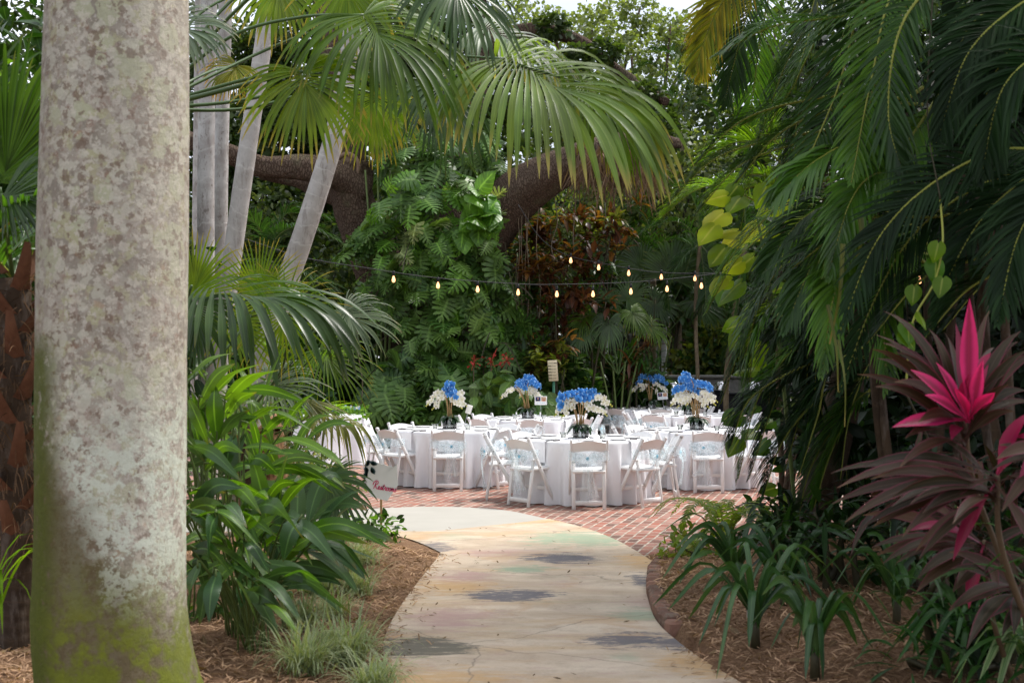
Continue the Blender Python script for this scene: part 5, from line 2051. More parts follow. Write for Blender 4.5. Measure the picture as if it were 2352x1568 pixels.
fan_leaf(f2, V(790, 712, 11.4), V(860, 770, 11.2), (-.05, -.75, .65), L_FANG, n=44, spread=2.3, fuse=.32, droop=.55, pet=[c1, V(700, 800, 11.4)], Rm=1.25, wmul=.85, pr=.008)
fan_leaf(f2, V(612, 873, 11.8), V(720, 905, 11.6), (0, -.7, .7), L_FANG, n=44, spread=2.3, fuse=.35, droop=.55, pet=[c1], Rm=1.15, wmul=.8)
fan_leaf(f2, V(520, 730, 11.6), V(600, 810, 11.4), (0, -.8, .5), L_FANB, n=40, spread=2.4, fuse=.3, droop=.5, pet=[c1, V(530, 850, 11.6)], Rm=1.2)
fan_leaf(f2, V(735, 800, 12.0), V(830, 880, 11.9), (0, -.7, .6), L_FAN, n=36, spread=2.0, fuse=.3, droop=.7, pet=[c1, V(660, 880, 11.9)], Rm=1.15, wmul=.8)
# stout fibrous palm with the olive hanging leaf
c2 = V(600, 1010, 12.6)
f3 = thing('fan_palm', 'fan palm with a hairy brown trunk and an olive leaf drooping before the small table', 'fan palm', (c2[0], 12.6, 0))
mb = MB()
tube(mb, spline([(c2[0], 12.6, -.05), (c2[0] + .03, 12.6, .4), (c2[0] - .02, 12.6, 1.0), c2 + [0, 0, .05]], 24), np.linspace(.24, .20, 24) * (1 + RNG.normal(0, .05, 24)), 28, rough=.06)
tr = mb.build('trunk', FIBRE, f3)
mb = MB()
n = 900
az = RNG.uniform(0, 2 * PI, n)
zz = RNG.uniform(.1, c2[2] + .05, n)
P0 = np.c_[c2[0] + .215 * np.cos(az), 12.6 + .215 * np.sin(az), zz]
D = nrm(np.c_[np.cos(az) * .7, np.sin(az) * .7, RNG.normal(.1, .6, n)] + RNG.normal(0, .5, (n, 3)))
C = bend(P0, D, RNG.uniform(.08, .28, n), 7, RNG.uniform(.5, 2.5, n), 1.2)
ribbons(mb, C, rdirs(n), np.full((n, 7), .0022) * np.linspace(1, .4, 7), 0.1)
mb.build('fibres', leaf_mat('coconut_fibre', (.2, .12, .06), (.42, .28, .16), trans=.1, rib=0, rough=.9, spec=.1), tr)
fan_leaf(f3, V(735, 962, 12.2), V(830, 965, 11.9), (-.05, -.55, .8), L_OLIVE, n=26, spread=2.5, fuse=.22, droop=1.7, cost=.5, pet=[c2, V(660, 985, 12.4)], Rm=1.05, dp=.9, wmul=1.0, pr=.008, minr=.85)
fan_leaf(f3, V(690, 900, 12.7), V(760, 960, 12.6), (0, -.7, .7), L_OLIVE, n=16, spread=.6, fuse=.3, droop=.25, pet=[c2], Rm=1.3)
fan_leaf(f3, V(540, 930, 12.5), V(470, 960, 12.3), (0, -.7, .7), L_FAN, n=36, spread=2.1, fuse=.4, droop=.6, pet=[c2], Rm=1.4)
# little dark fan by the sign
c3 = G(740, 1215)
dd = 10.2
f4 = fanpalm('small dark green fan palm with a flat star leaf beside the Restrooms sign', V(745, 1165, dd + .4)[:2], V(745, 1165, dd + .4), r_=.03)
fan_leaf(f4, V(752, 1098, dd), V(785, 1228, dd - .25), (.06, -.88, .42), L_FAND, n=46, spread=2.7, fuse=.42, droop=.45, cost=.05, pet=[V(745, 1165, dd + .4)], Rm=1.15, minr=.36, wmul=.95, pr=.007)
fan_leaf(f4, V(700, 1130, dd + .2), V(650, 1180, dd), (0, -.8, .5), L_FAND, n=36, spread=2.3, droop=.6, pet=[V(745, 1165, dd + .4)], Rm=1.1)
# low feather frond behind
ar = thing('areca_palm', 'small feathery palm with striped light green fronds left of the monstera', 'palm', (*V(650, 1000, 13.6)[:2], 0))
mb = MB()
b_ = V(650, 1010, 13.6)
tube(mb, [b_ * [1, 1, 0], b_], [.04, .03], 8)
mb.build('trunk', SLIMBARK, ar)
for pth in ([(650, 1000, 13.6), (700, 880, 13.6), (745, 830, 13.6), (800, 815, 13.6)], [(650, 1000, 13.6), (640, 850, 13.8), (600, 790, 13.8)], [(650, 1000, 13.6), (720, 950, 13.4), (780, 940, 13.2)], [(650, 1000, 13.6), (575, 920, 13.8), (520, 915, 13.8)]):
    mb = MB()
    pinnate(mb, [V(*q_) for q_ in pth], 26, .42, .013, droop=.7)
    mb.build('frond', [L_PINB, STEMG], ar)

# ---------------------------------------------------------------- gingers
def ginger(label, base, stems, mat, Ll=.5, Wl=.05, nl=9, drp=1.1, mat2=None, yaw=None):
    b0 = np.array([base[0], base[1], 0])
    r = thing('ginger_plant', label, 'ginger plant', b0, 'broad leaved gingers in the left bed')
    for (tx, ty, td) in stems:
        tp = V(tx, ty, td)
        C = spline([b0 + RNG.normal(0, .07, 3) * [1, 1, 0], b0 * .35 + tp * .65 + np.array([-.12, .05, .12]) * np.linalg.norm(tp - b0) * .5, tp], 30)
        mb = MB()
        tube(mb, C, np.linspace(.012, .005, 30), 6)
        st = mb.build('stem', STEMG, r)
        T = nrm(np.gradient(C, axis=0))
        u = np.linspace(.32, 1.0, nl)
        P0 = np.stack([np.interp(u * 29, np.arange(30), C[:, c]) for c in range(3)], 1)
        Tn = nrm(np.stack([np.interp(u * 29, np.arange(30), T[:, c]) for c in range(3)], 1))
        side = nrm(np.cross(Tn, np.array([.15, -.9, .5])) + RNG.normal(0, .12, (nl, 3)))
        sg = np.where(np.arange(nl) % 2 == 0, 1, -1)[:, None]
        D = nrm(Tn * .9 + side * sg * .85 + RNG.normal(0, .14, (nl, 3)))
        D[-1] = nrm(Tn[-1] + RNG.normal(0, .1, 3))
        L = Ll * RNG.uniform(.75, 1.15, nl)
        hint = nrm(np.tile(np.array([0, -.45, .9]), (nl, 1)) + RNG.normal(0, .35, (nl, 3)))
        mb = MB()
        lances(mb, P0, D, L, Wl * RNG.uniform(.8, 1.2, nl), RNG.uniform(.5, 1.3, nl) * drp, hint, .22, 11, (.12, .5, .85, 1, .98, .85, .62, .35, .02), 1.4)
        mb.build('leaves', mat2 if (mat2 and random.random() < .45) else mat, st)
    return r



ginger('arching ginger with long bright leaves reaching right over the bed', (V(560, 900, 9.0)[0], 9.0), [(650, 985, 8.6), (600, 935, 9.2), (700, 1015, 8.8), (560, 1010, 8.4)], L_GING, .50, .036, 8, 1.0)
ginger('bluish green ginger with the longest leaf reaching toward the path', (V(560, 900, 7.9)[0], 7.9), [(640, 1180, 7.6), (720, 1190, 7.9), (760, 1230, 7.8), (560, 1220, 7.3)], L_GINGD, .46, .052, 9, 1.2, L_GING)

def leafy(label, base, leaves, mats, name='ginger_plant', cat='ginger plant', arch=.22, group='broad leaved gingers in the left bed'):
    """plant given leaf by leaf: (base x, base y, tip x, tip y, depth, width in photo px, material index)"""
    b0 = np.array([base[0], base[1], 0.])
    r = thing(name, label, cat, b0, group)
    for mi, mt in enumerate(mats):
        ls = [l_ for l_ in leaves if l_[6] == mi]
        if not ls:
            continue
        mb = MB()
        ms = MB()
        ls = [(a0 + random.gauss(0, j_), a1 + random.gauss(0, j_), a2 + random.gauss(0, j_ * 1.5), a3 + random.gauss(0, j_ * 1.5), a4 + j_ * .012, a5 * random.uniform(.8, 1.2), 0) for j_ in (0, 26) for (a0, a1, a2, a3, a4, a5, a6) in ls if j_ == 0 or a2 < 640]
        for (x0_, y0_, x1_, y1_, d_, w_, _) in ls:
            a_, e_ = V(x0_, y0_, d_), V(x1_, y1_, d_ + random.uniform(-.35, .1))
            ln = np.linalg.norm(e_ - a_)
            mid = (a_ + e_) / 2 + np.array([0, -.05, arch * ln * random.uniform(.6, 1.2)])
            C = spline([a_, mid, e_], 15)
            side = nrm(np.cross(e_ - a_, np.array([0, -.75, .65])))
            hint = nrm(np.cross(side, np.gradient(C, axis=0)) * -1 + RNG.normal(0, .22, 3))
            hw = w_ * d_ / FPX / 2 * np.interp(np.linspace(0, 1, 15), [0, .12, .35, .6, .85, 1], [.18, .6, 1, .92, .4, .01])
            ribbons(mb, C[None], hint[None], hw[None], .22)
            tube(ms, spline([b0 + RNG.normal(0, .05, 3) * [1, 1, 0], (b0 * .5 + a_ * .5) + [0, .03, .05], a_, C[2]], 10), .006, 5)
        lv = mb.build('leaves', mt, r)
        ms.build('stems', STEMG, r)
    return r


G1 = [(429, 868, 536, 810, 7.9, 34, 0), (456, 931, 540, 834, 8.0, 36, 0), (498, 1013, 493, 880, 7.9, 36, 0), (517, 917, 642, 849, 8.1, 38, 0), (552, 893, 705, 925, 8.2, 26, 0), (429, 905, 480, 1025, 7.8, 36, 0),
      (470, 1000, 440, 900, 8.0, 34, 0), (520, 960, 590, 900, 8.3, 26, 0), (500, 1010, 575, 940, 8.0, 26, 1), (440, 1000, 400, 930, 8.0, 34, 0), (540, 1000, 520, 1080, 7.8, 34, 1), (450, 960, 510, 930, 8.4, 28, 1), (420, 990, 470, 1060, 7.7, 36, 1)]
leafy('upright plant with wide bright blades rising right beside the lichen trunk', (V(470, 900, 8.1)[0], 8.1), G1, [L_GING, L_GINGD], arch=.12)
G2 = [(549, 977, 714, 955, 8.1, 22, 0), (549, 985, 726, 995, 8.0, 24, 0), (600, 1000, 700, 960, 8.2, 22, 0), (429, 1022, 556, 1105, 7.5, 36, 1), (585, 1093, 774, 1072, 7.8, 24, 0), (600, 1080, 768, 1134, 7.8, 24, 0), (610, 1085, 790, 1128, 7.9, 22, 0),
      (433, 1133, 644, 1162, 7.3, 34, 0), (430, 1200, 560, 1120, 7.4, 36, 1), (663, 1237, 900, 1261, 7.6, 30, 0), (560, 1180, 700, 1240, 7.3, 44, 1), (440, 1190, 600, 1260, 7.1, 40, 0), (600, 1170, 690, 1110, 7.6, 28, 0), (690, 1190, 650, 1290, 7.2, 44, 1),
      (650, 1200, 780, 1300, 7.3, 36, 1), (720, 1240, 850, 1330, 7.4, 28, 1), (580, 1340, 760, 1360, 7.1, 36, 1), (640, 1350, 800, 1420, 7.1, 32, 1), (600, 1380, 690, 1460, 6.9, 36, 0), (440, 1260, 540, 1330, 6.9, 42, 1), (430, 1170, 520, 1240, 7.1, 40, 0), (520, 1120, 600, 1180, 7.4, 34, 0),
      (560, 1060, 640, 1090, 7.7, 30, 0), (470, 1080, 560, 1040, 7.7, 32, 0), (700, 1200, 620, 1200, 7.4, 36, 1), (500, 1180, 480, 1290, 7.0, 38, 1), (560, 1240, 620, 1320, 7.1, 36, 1)]
leafy('sprawling ginger whose long arching blades hang over the pale grasses', (V(560, 900, 7.7)[0], 7.7), G2, [L_GING, L_GINGD])

G3 = [(620, 1250, 790, 1290, 7.5, 34, 1), (640, 1240, 850, 1250, 7.7, 30, 0), (660, 1260, 880, 1290, 7.6, 28, 1), (600, 1290, 760, 1370, 7.2, 36, 1), (580, 1320, 700, 1440, 7.0, 38, 1), (620, 1310, 810, 1410, 7.2, 32, 1), (540, 1330, 600, 1450, 6.9, 40, 1),
      (500, 1310, 480, 1430, 6.9, 40, 1), (560, 1290, 480, 1370, 7.0, 38, 0), (460, 1290, 430, 1420, 6.9, 38, 1), (650, 1290, 720, 1230, 7.5, 34, 0), (600, 1260, 560, 1180, 7.4, 38, 1), (520, 1290, 600, 1350, 7.0, 40, 1), (640, 1330, 740, 1340, 7.1, 34, 0), (560, 1350, 650, 1400, 6.9, 36, 1)]
leafy('low layered plant with broad dark bluish blades spreading toward the path edge', (V(580, 900, 7.3)[0], 7.3), G3, [L_GING, L_GINGD], arch=.16)
# ---------------------------------------------------------------- variegated grasses
def grass(label, c, n, L, seed):
    rs = np.random.default_rng(seed)
    base = np.array([c[0], c[1], max(0., float(bed_h(np.array([[c[0], c[1]]]))[0]))])
    r = MB()
    az = rs.uniform(0, 2 * PI, n)
    P0 = base + np.c_[rs.normal(0, .045, n), rs.normal(0, .045, n), np.zeros(n)]
    D = nrm(np.c_[np.cos(az) * rs.uniform(.15, .9, n), np.sin(az) * rs.uniform(.15, .9, n), rs.uniform(.6, 1.2, n)])
    Ln = L * rs.uniform(.6, 1.2, n)
    lances(r, P0, D, Ln, rs.uniform(.0028, .0055, n), rs.uniform(.5, 2.2, n), None, .3, 8, (.8, 1, 1, .9, .75, .5, .1))
    o = r.build('ornamental_grass', L_GRASS, loc=base)
    return tag(o, label, 'grass', 'pale variegated grass clumps beside the path')


for i_, (gx_, gy_, n_, L_, w_) in enumerate([(780, 1330, 160, .34, 'pale grass clump furthest up the left bed, under the ginger'), (835, 1318, 110, .26, 'small pale grass clump nearest the dark fan palm'),
                                   (742, 1385, 150, .32, 'pale grass clump below the drooping bluish ginger'), (820, 1385, 110, .26, 'pale grass clump at the edge of the brown mulch, midway along the bed'),
                                   (690, 1475, 130, .30, 'pale grass clump second from the bottom, nearest the lichen trunk'), (800, 1545, 190, .34, 'big pale grass clump spilling onto the path at the bottom'),
                                   (700, 1575, 150, .32, 'pale grass clump at the bottom edge left of the biggest one'), (770, 1440, 80, .24, 'sparse pale grass clump above the biggest one'),
                                   (860, 1600, 120, .26, 'pale grass clump cut off by the bottom edge beside the path')]):
    g_ = G(gx_, gy_)
    grass(w_, g_, int(n_ * 1.5), L_ * 1.12, i_)

# low leafy filler between
def groundcover(label, pts, mats, size, n, hgt=.22, tpl=OVAL, cat='ground plant', name='ground_plant', group=None):
    c = np.mean([G(*p_) for p_ in pts], 0)
    return shrub(name, label, c, [(G(*p_)[0], G(*p_)[1], hgt, hgt * 1.1) for p_ in pts], n, size, mats, tpl, group, 6, cat, sr=.006)


groundcover('bright green leafy ground plant between the grass and the pale slab', [(800, 1262), (850, 1255), (880, 1262)], [L_MONB, L_SHR], .075, 260, .16)
groundcover('small dark leafy ground plant under the bluish ginger', [(560, 1380), (620, 1420), (520, 1440)], [L_SHR, L_GING], .07, 300, .2)
groundcover('feathery pale green ground plant under the small table cloth', [(690, 1120), (740, 1130), (640, 1130)], [L_OAKL, L_SHR], .06, 700, .3)
groundcover('grassy green plant beside the Restrooms sign', [(800, 1165), (770, 1150), (740, 1160)], [L_FERN, L_SHR], .07, 260, .2)
groundcover('dark shrubby ground plant behind the hairy palm', [(560, 1180), (640, 1180), (480, 1180), (700, 1190)], [L_SHR, L_MON], .09, 700, .35)
groundcover('leafy filler plant in the shade beside the slim trunks', [(480, 1120), (560, 1120), (640, 1110)], [L_SHR, L_SHR], .12, 600, .6)

# left margin behind the trunk
bp = V(38, 900, 7.4)
bo = thing('palm_tree', 'palm with rough brown leaf stubs at the left edge of the photo', 'palm tree', (bp[0], 7.4, 0))
mb = MB()
tp = V(30, 640, 7.4)
tube(mb, spline([(bp[0], 7.4, -.1), (bp[0], 7.4, .7), tp], 20), np.linspace(.08, .10, 20), 16, rough=.05)
tr = mb.build('trunk', DARKBARK, bo)
mb = MB()
for k_ in range(34):
    a = k_ * 2.4
    z_ = .62 + k_ * (tp[2] - .55) / 34
    b_ = np.array([bp[0] + .09 * math.cos(a), 7.4 + .09 * math.sin(a), z_])
    o_ = np.array([math.cos(a), math.sin(a), 0])
    ln = random.uniform(.8, 1.3)
    C = spline([b_, b_ + (o_ * .06 + [0, 0, .07]) * ln, b_ + (o_ * .125 + [0, 0, .15]) * ln, b_ + (o_ * .17 + [0, 0, .24]) * ln], 8)
    ribbons(mb, C[None], o_[None], np.array([[.058, .05, .045, .04, .036, .03, .024, .016]]), -.45)
    ribbons(mb, C[None] - o_ * .014, -o_[None], np.array([[.058, .05, .045, .04, .036, .03, .024, .016]]), .3)
mb.build('leaf_stubs', BOOT, tr)
mb = MB()
n = 700
az = RNG.uniform(0, 2 * PI, n)
P0 = np.c_[bp[0] + .10 * np.cos(az), 7.4 + .10 * np.sin(az), RNG.uniform(.6, tp[2] + .05, n)]
C = bend(P0, nrm(np.c_[np.cos(az), np.sin(az), RNG.normal(.3, .8, n)] + RNG.normal(0, .5, (n, 3))), RNG.uniform(.06, .26, n), 7, RNG.uniform(.5, 3, n), 1.2)
ribbons(mb, C, rdirs(n), np.full((n, 7), .003) * np.linspace(1, .4, 7), 0.1)
mb.build('fibres', leaf_mat('dark_palm_fibre', (.06, .035, .02), (.24, .14, .08), trans=.1, rib=0, rough=.9, spec=.1), tr)
for hub, tip, N, m_ in ((V(0, 430, 7.3), V(70, 150, 7.1), (.1, -.9, .2), L_FAND), (V(5, 445, 7.0), V(120, 440, 6.9), (0, -.85, .3), L_FAND), (V(-90, 360, 7.4), V(-60, 100, 7.4), (0, -.9, .2), L_FAND), (V(70, 470, 8), V(180, 560, 8), (0, -.7, .6), L_FAN)):
    fan_leaf(bo, hub, tip, N, m_, n=44, spread=1.3, fuse=.55, droop=.25, pet=[tp], Rm=1.1)
for pth in ([(30, 640, 7.4), (-20, 560, 7.2), (70, 480, 7.0), (150, 460, 6.9)], [(30, 640, 7.4), (10, 600, 7.5), (100, 520, 7.7), (190, 560, 7.7)]):
    mb = MB()
    pinnate(mb, [V(*q_) for q_ in pth], 26, .4, .012, droop=1.)
    mb.build('frond', [L_PIN, STEMY], bo)
g_ = V(-30, 1090, 6.6)
sp2 = thing('strap_plant', 'yellow green strap leaves arching in at the left edge below the stubbed palm', 'plant', (g_[0], 6.6, 0))
mb = MB()
n = 9
P0 = np.array([g_[0], 6.6, .3]) + RNG.normal(0, .03, (n, 3))
D = nrm(np.c_[RNG.uniform(.1, .6, n), RNG.uniform(-.4, .3, n), np.full(n, 1.6)])
lances(mb, P0, D, RNG.uniform(.5, .9, n), np.full(n, .012), RNG.uniform(1.5, 2.6, n), None, .3, 10, p=1.8)
mb.build('leaves', L_PINB, sp2)
mb = MB()
tube(mb, [(g_[0], 6.6, -.02), (g_[0], 6.6, .32)], [.03, .02], 8)
mb.build('stem', STEMG, sp2)
groundcover('small light green seedling plant on the mulch at the bottom left', [(45, 1470), (80, 1480)], [L_MONB, L_GINGD], .07, 60, .16)
shrub('shrub', 'dark shrub filling the shade at the left edge', (-3.2, 8.6), [(-3.4, 8.6, .6, .6), (-2.9, 8.9, 1.1, .5), (-3.9, 8.4, 1.4, .7)], 1300, .16, [L_SHR, L_FAND], OVAL) if False else None
shrub('shrub', 'dark leafy shrub in the shade at the left edge', (-3.6, 8.9), [(-3.5, 8.8, .5, .55), (-3.0, 9.1, 1.0, .45), (-4.0, 8.7, 1.2, .6)], 1100, .15, [L_SHR, L_SHR], OVAL)
shrub('shrub', 'tall dark shrub behind the stubbed palm on the left', (-4.6, 11.0), [(-4.4, 11, 1.2, 1.0), (-4.8, 11.3, 2.6, 1.1), (-4.2, 11.3, 3.9, 1.0), (-5.2, 11, 3.4, 1.2)], 2600, .2, [L_SHR, L_SHR], OVAL)
# ---------------------------------------------------------------- right bed
def cordyline(label, base, heads):
    r = thing('cordyline', label, 'cordyline', base, 'red and pink cordylines at the right')
    b0 = np.array(base, float)
    for hd in heads:
        top = V(*hd['c'])
        mb = MB()
        low = V(hd['c'][0] + hd.get('lean', 20), hd['c'][1] + hd.get('drop', 260), hd['c'][2] + .05)
        tube(mb, spline([b0 + RNG.normal(0, .03, 3) * [1, 1, 0], low, top], 26), np.linspace(.014, .010, 26), 8, rough=.08, freq=2)
        cn_ = mb.build('cane', STEMR, r)
        for mt, nm, tips in (('pink', 'pink_leaves', hd.get('pink', [])), ('red', 'red_leaves', hd.get('red', [])), ('dark', 'dark_leaves', hd.get('dark', []))):
            if not tips:
                continue
            if mt != 'pink':
                tips = tips + [(hd['c'][0] + (x_ - hd['c'][0]) * random.uniform(.75, 1.1) + random.gauss(0, 28), hd['c'][1] + (y_ - hd['c'][1]) * random.uniform(.75, 1.1) + random.gauss(0, 34), d_ + random.gauss(0, .14)) for x_, y_, d_ in tips for _ in range(1 if mt == 'dark' else 0)]
            n_ = len(tips)
            T = np.array([V(x_, y_, hd['c'][2] + d_) for x_, y_, d_ in tips])
            P0 = top - UP * np.array([0.0 if mt == 'pink' else (.05 if mt == 'red' else .12)]) * RNG.random((n_, 1)) + RNG.normal(0, .006, (n_, 3))
            if mt == 'pink':
                P0 = P0 - np.array([0, .05, 0])
                T = T - np.array([0, .16, 0])
            vec = T - P0
            L = np.linalg.norm(vec, axis=1)
            dr = .8 if mt != 'pink' else .25
            D = nrm(vec / L[:, None] + UP * dr * .42)
            hint = nrm(np.cross(np.cross(D, UP) + 1e-4, D) * .7 + np.array([0, -.9, .2]) + RNG.normal(0, .35, (n_, 3)))
            mb = MB()
            lances(mb, P0, D, L * 1.04, np.clip(L * (.085 if mt == 'dark' else .115), .012, .027 if mt == 'dark' else .034) * RNG.uniform(.8, 1.2, n_), np.full(n_, dr), hint, .3, 11, (.22, .16, .32, .75, 1, .97, .75, .4, .02), 1.3)
            mb.build(nm, {'pink': L_CORP, 'red': L_CORR, 'dark': L_CORD}[mt], cn_)
    return r


cb = G(2330, 1640)
cordyline('cordyline with a glowing pink heart and dark maroon leaves at the right edge', (cb[0] - .0, 5.6, 0.1), [
    dict(c=(2215, 965, 5.5), lean=40, drop=200,
         pink=[(2196, 700, 0), (2070, 850, -.08), (2125, 835, .0), (2165, 890, -.1), (2030, 975, -.05), (2225, 830, -.05), (2250, 900, -.1), (2100, 905, -.15)],
         red=[(2200, 745, .08), (2225, 850, -.12), (2185, 1010, -.2), (2265, 800, .1)],
         dark=[(2150, 745, .2), (2260, 700, .2), (2045, 748, .1), (2030, 775, -.05), (2025, 860, -.15), (2035, 800, .2), (2110, 960, -.25), (2320, 745, .1), (2330, 790, -.1), (2300, 870, -.15),
               (2080, 1000, -.2), (2350, 880, .1), (2320, 930, -.15), (2060, 690, .3)]),
    dict(c=(2290, 1090, 5.3), lean=20, drop=200,
         red=[(2352, 940, 0), (2370, 1000, -.1), (2200, 1290, -.1)],
         dark=[(1925, 1110, -.1), (1915, 1150, .1), (1945, 1200, -.2), (2010, 1215, .1), (2080, 1240, -.2), (2100, 1030, .15), (1980, 1060, .2), (2120, 1290, -.15), (2380, 1120, -.1), (2400, 1240, 0), (2050, 1130, -.25), (2190, 1200, -.3)]),
    dict(c=(2420, 1010, 5.2), lean=10, drop=280,
         pink=[(2358, 890, 0), (2400, 880, .1)], red=[(2330, 1000, .1), (2345, 1100, -.1)],
         dark=[(2300, 1010, .1), (2280, 1080, 0), (2500, 900, 0), (2520, 1050, 0), (2310, 1180, -.1), (2450, 820, 0)]),
])
cordyline('lower dark cordyline with bronze leaves and a few red ones by the mulch', (cb[0] - .02, 6.1, 0.1), [
    dict(c=(2260, 1240, 5.9), lean=20, drop=180, red=[(2090, 1205, -.1), (2230, 1395, -.1)],
         dark=[(2005, 1245, 0), (1990, 1160, .1), (2060, 1290, -.1), (2110, 1330, -.2), (2190, 1360, -.2), (2320, 1320, -.2), (2370, 1290, -.1), (2380, 1200, 0), (2120, 1130, .2)]),
    dict(c=(2350, 1330, 5.7), lean=10, drop=160, red=[(2420, 1300, 0)], dark=[(2190, 1290, 0), (2180, 1400, -.1), (2250, 1430, -.2), (2330, 1460, -.2), (2420, 1400, 0), (2260, 1230, .2)]),
])


def crinum(label, base_px, tips, dd=0.0, h0=.12, W=.024, mat=None):
    g_ = G(*base_px, z=.13)
    r = thing('crinum_lily', label, 'strap leaved plant', (g_[0], g_[1], .08), 'dark strap leaved plants in the right bed')
    mb = MB()
    tube(mb, [g_ - [0, 0, .06], g_ + [0, 0, h0 * .4], g_ + [0, 0, h0 * .8]], [.028, .024, .014], 10)
    mb.build('stem', STEMD, r)
    T = np.array([V(x_, y_, g_[1] + d_) for x_, y_, d_ in tips])
    ex_ = []
    for k_ in range(10):
        a = k_ / 10 * 2 * PI + random.gauss(0, .3)
        q_ = random.uniform(.2, .55)
        ex_.append(g_ + [q_ * math.cos(a), q_ * math.sin(a), random.uniform(.02, .38)])
    T = np.concatenate([T, np.array(ex_)])
    n_ = len(T)
    P0 = g_ + np.array([0, 0, h0 * .5]) + RNG.normal(0, .008, (n_, 3))
    mb = MB()
    for k_ in range(n_):
        v_ = T[k_] - P0[k_]
        hz = np.linalg.norm(v_[:2])
        pk = P0[k_] + v_ * .52 + UP * (.12 + .30 * hz + max(0., -v_[2]) * .35)
        C = spline([P0[k_], P0[k_] * .72 + pk * .28 + UP * .05, pk, T[k_]], 14)
        side = nrm(np.cross(v_ * [1, 1, 0] + 1e-4, UP))
        hint = nrm(np.cross(side, np.gradient(C, axis=0)) + RNG.normal(0, .08, 3))
        w_ = W * random.uniform(.75, 1.15) * np.interp(np.linspace(0, 1, 14), [0, .3, .7, .92, 1], [.7, 1, .95, .6, .05])
        ribbons(mb, C[None], hint[None], w_[None], .35)
    mb.build('leaves', mat or L_CRIN, r)
    return r


crinum('strap leaved plant in front, its leaf tips touching the mulch at the bottom', (1872, 1530), [(1850, 1560, -.25), (1890, 1560, -.3), (1770, 1490, -.1), (1945, 1420, .1), (1900, 1415, .2), (1985, 1418, .1), (1820, 1440, .1), (1790, 1400, .3)], W=.023)
crinum('biggest strap leaved plant with long leaves arching over the brick edging', (1735, 1462), [(1500, 1390, 0), (1535, 1400, .2), (1605, 1480, -.3), (1640, 1440, -.2), (1720, 1595 - 110, -.4), (1560, 1310, .3), (1700, 1265, .4), (1810, 1350, -.2), (1860, 1380, 0), (1660, 1350, .4), (1645, 1560, -.5), (1840, 1290, .3), (1900, 1300, .3)], W=.021)
crinum('strap leaved plant in the middle of the right bed with many upright leaves', (1800, 1390), [(1640, 1290, 0), (1680, 1220, .2), (1750, 1200, .2), (1890, 1215, .2), (1960, 1240, 0), (1915, 1275, -.2), (1985, 1250, .2), (1860, 1340, -.3), (1700, 1320, -.2), (1830, 1245, .1), (1990, 1330, .1), (1930, 1380, .1)], W=.024)
crinum('strap leaved plant furthest back in the right bed beside the fern', (1690, 1340), [(1550, 1260, 0), (1570, 1310, -.2), (1640, 1215, .2), (1760, 1195, .2), (1800, 1225, .1), (1600, 1240, .2), (1750, 1280, -.2), (1520, 1330, -.2), (1560, 1340, -.2), (1840, 1260, .3)], W=.020)
crinum('tall strap leaved plant standing alone right of the others', (2060, 1440), [(1990, 1225, .1), (2030, 1240, 0), (2100, 1300, -.1), (1945, 1395, 0), (2120, 1260, .2), (2040, 1190, .2), (1960, 1360, .2), (2080, 1210, 0)], W=.022, h0=.3)
crinum('dark strap leaved plant at the bottom right under the cordyline', (2240, 1560), [(2050, 1480, -.1), (2090, 1430, .2), (2130, 1520, -.3), (2160, 1390, .2), (2240, 1360, .2), (2300, 1420, 0), (2060, 1520, -.2), (2330, 1500, -.2), (2200, 1590, -.3), (2120, 1560, -.3), (2280, 1380, .1), (2180, 1440, 0), (2380, 1440, 0)], W=.020, mat=L_DRAC)
crinum('pale striped leafy plant in the bottom right corner', (2370, 1590), [(2265, 1530, -.1), (2250, 1560, -.2), (2310, 1480, .1), (2360, 1460, .1), (2400, 1500, 0), (2290, 1590, -.2), (2420, 1560, 0), (2300, 1510, .2)], W=.022, mat=L_DRACP)
# stake label
g_ = G(1722, 1455, .12)
lb = thing('plant_label', 'small grey plant label standing in the mulch among the strap leaves', 'plant label', g_)
mb = MB()
tube(mb, [g_ - [0, 0, .05], g_ + [0, 0, .10]], .004, 6)
mb.build('stake', STEEL, lb)
mb = MB()
box(mb, g_ + [0, -.003, .15], (.035, .004, .11), bev=.002)
mb.build('plate', LABELM, lb)


def fern(label, base, n, L, mat=L_FERN, cat='fern', group=None):
    b0 = np.array(base, float)
    r = thing('fern', label, cat, b0, group)
    for k_ in range(n):
        a = k_ / n * 2 * PI + random.gauss(0, .15)
        o_ = np.array([math.cos(a), math.sin(a), 0])
        l_ = L * random.uniform(.75, 1.15)
        mb = MB()
        pinnate(mb, [b0, b0 + o_ * l_ * .3 + [0, 0, l_ * .55], b0 + o_ * l_ * .75 + [0, 0, l_ * .62], b0 + o_ * l_ * 1.05 + [0, 0, l_ * .35]], 26, l_ * .16, .010, fw=.35, droop=.3, vee=.12, stem=.005, tipL=.2, K=4)
        mb.build('frond', [mat, STEMY], r)
    return r


g_ = G(1665, 1262, .05)
fern('yellow green fern at the far end of the right bed, against the bricks', (g_[0], g_[1], .08), 16, .60)
g_ = G(1610, 1300, .1)
groundcover('low yellow green leafy plant behind the brick edging', [(1560, 1305), (1620, 1310), (1590, 1290)], [L_FERN, L_SHRY], .075, 240, .16)
groundcover('dark leafy plant in the shade behind the strap leaves', [(1800, 1260), (1880, 1260), (1960, 1270), (1740, 1250)], [L_SHR, L_PIND], .10, 520, .22)
groundcover('round leaved green plant under the cordyline', [(2060, 1380), (2160, 1360), (2110, 1320)], [L_SHR, L_MON], .10, 300, .3)

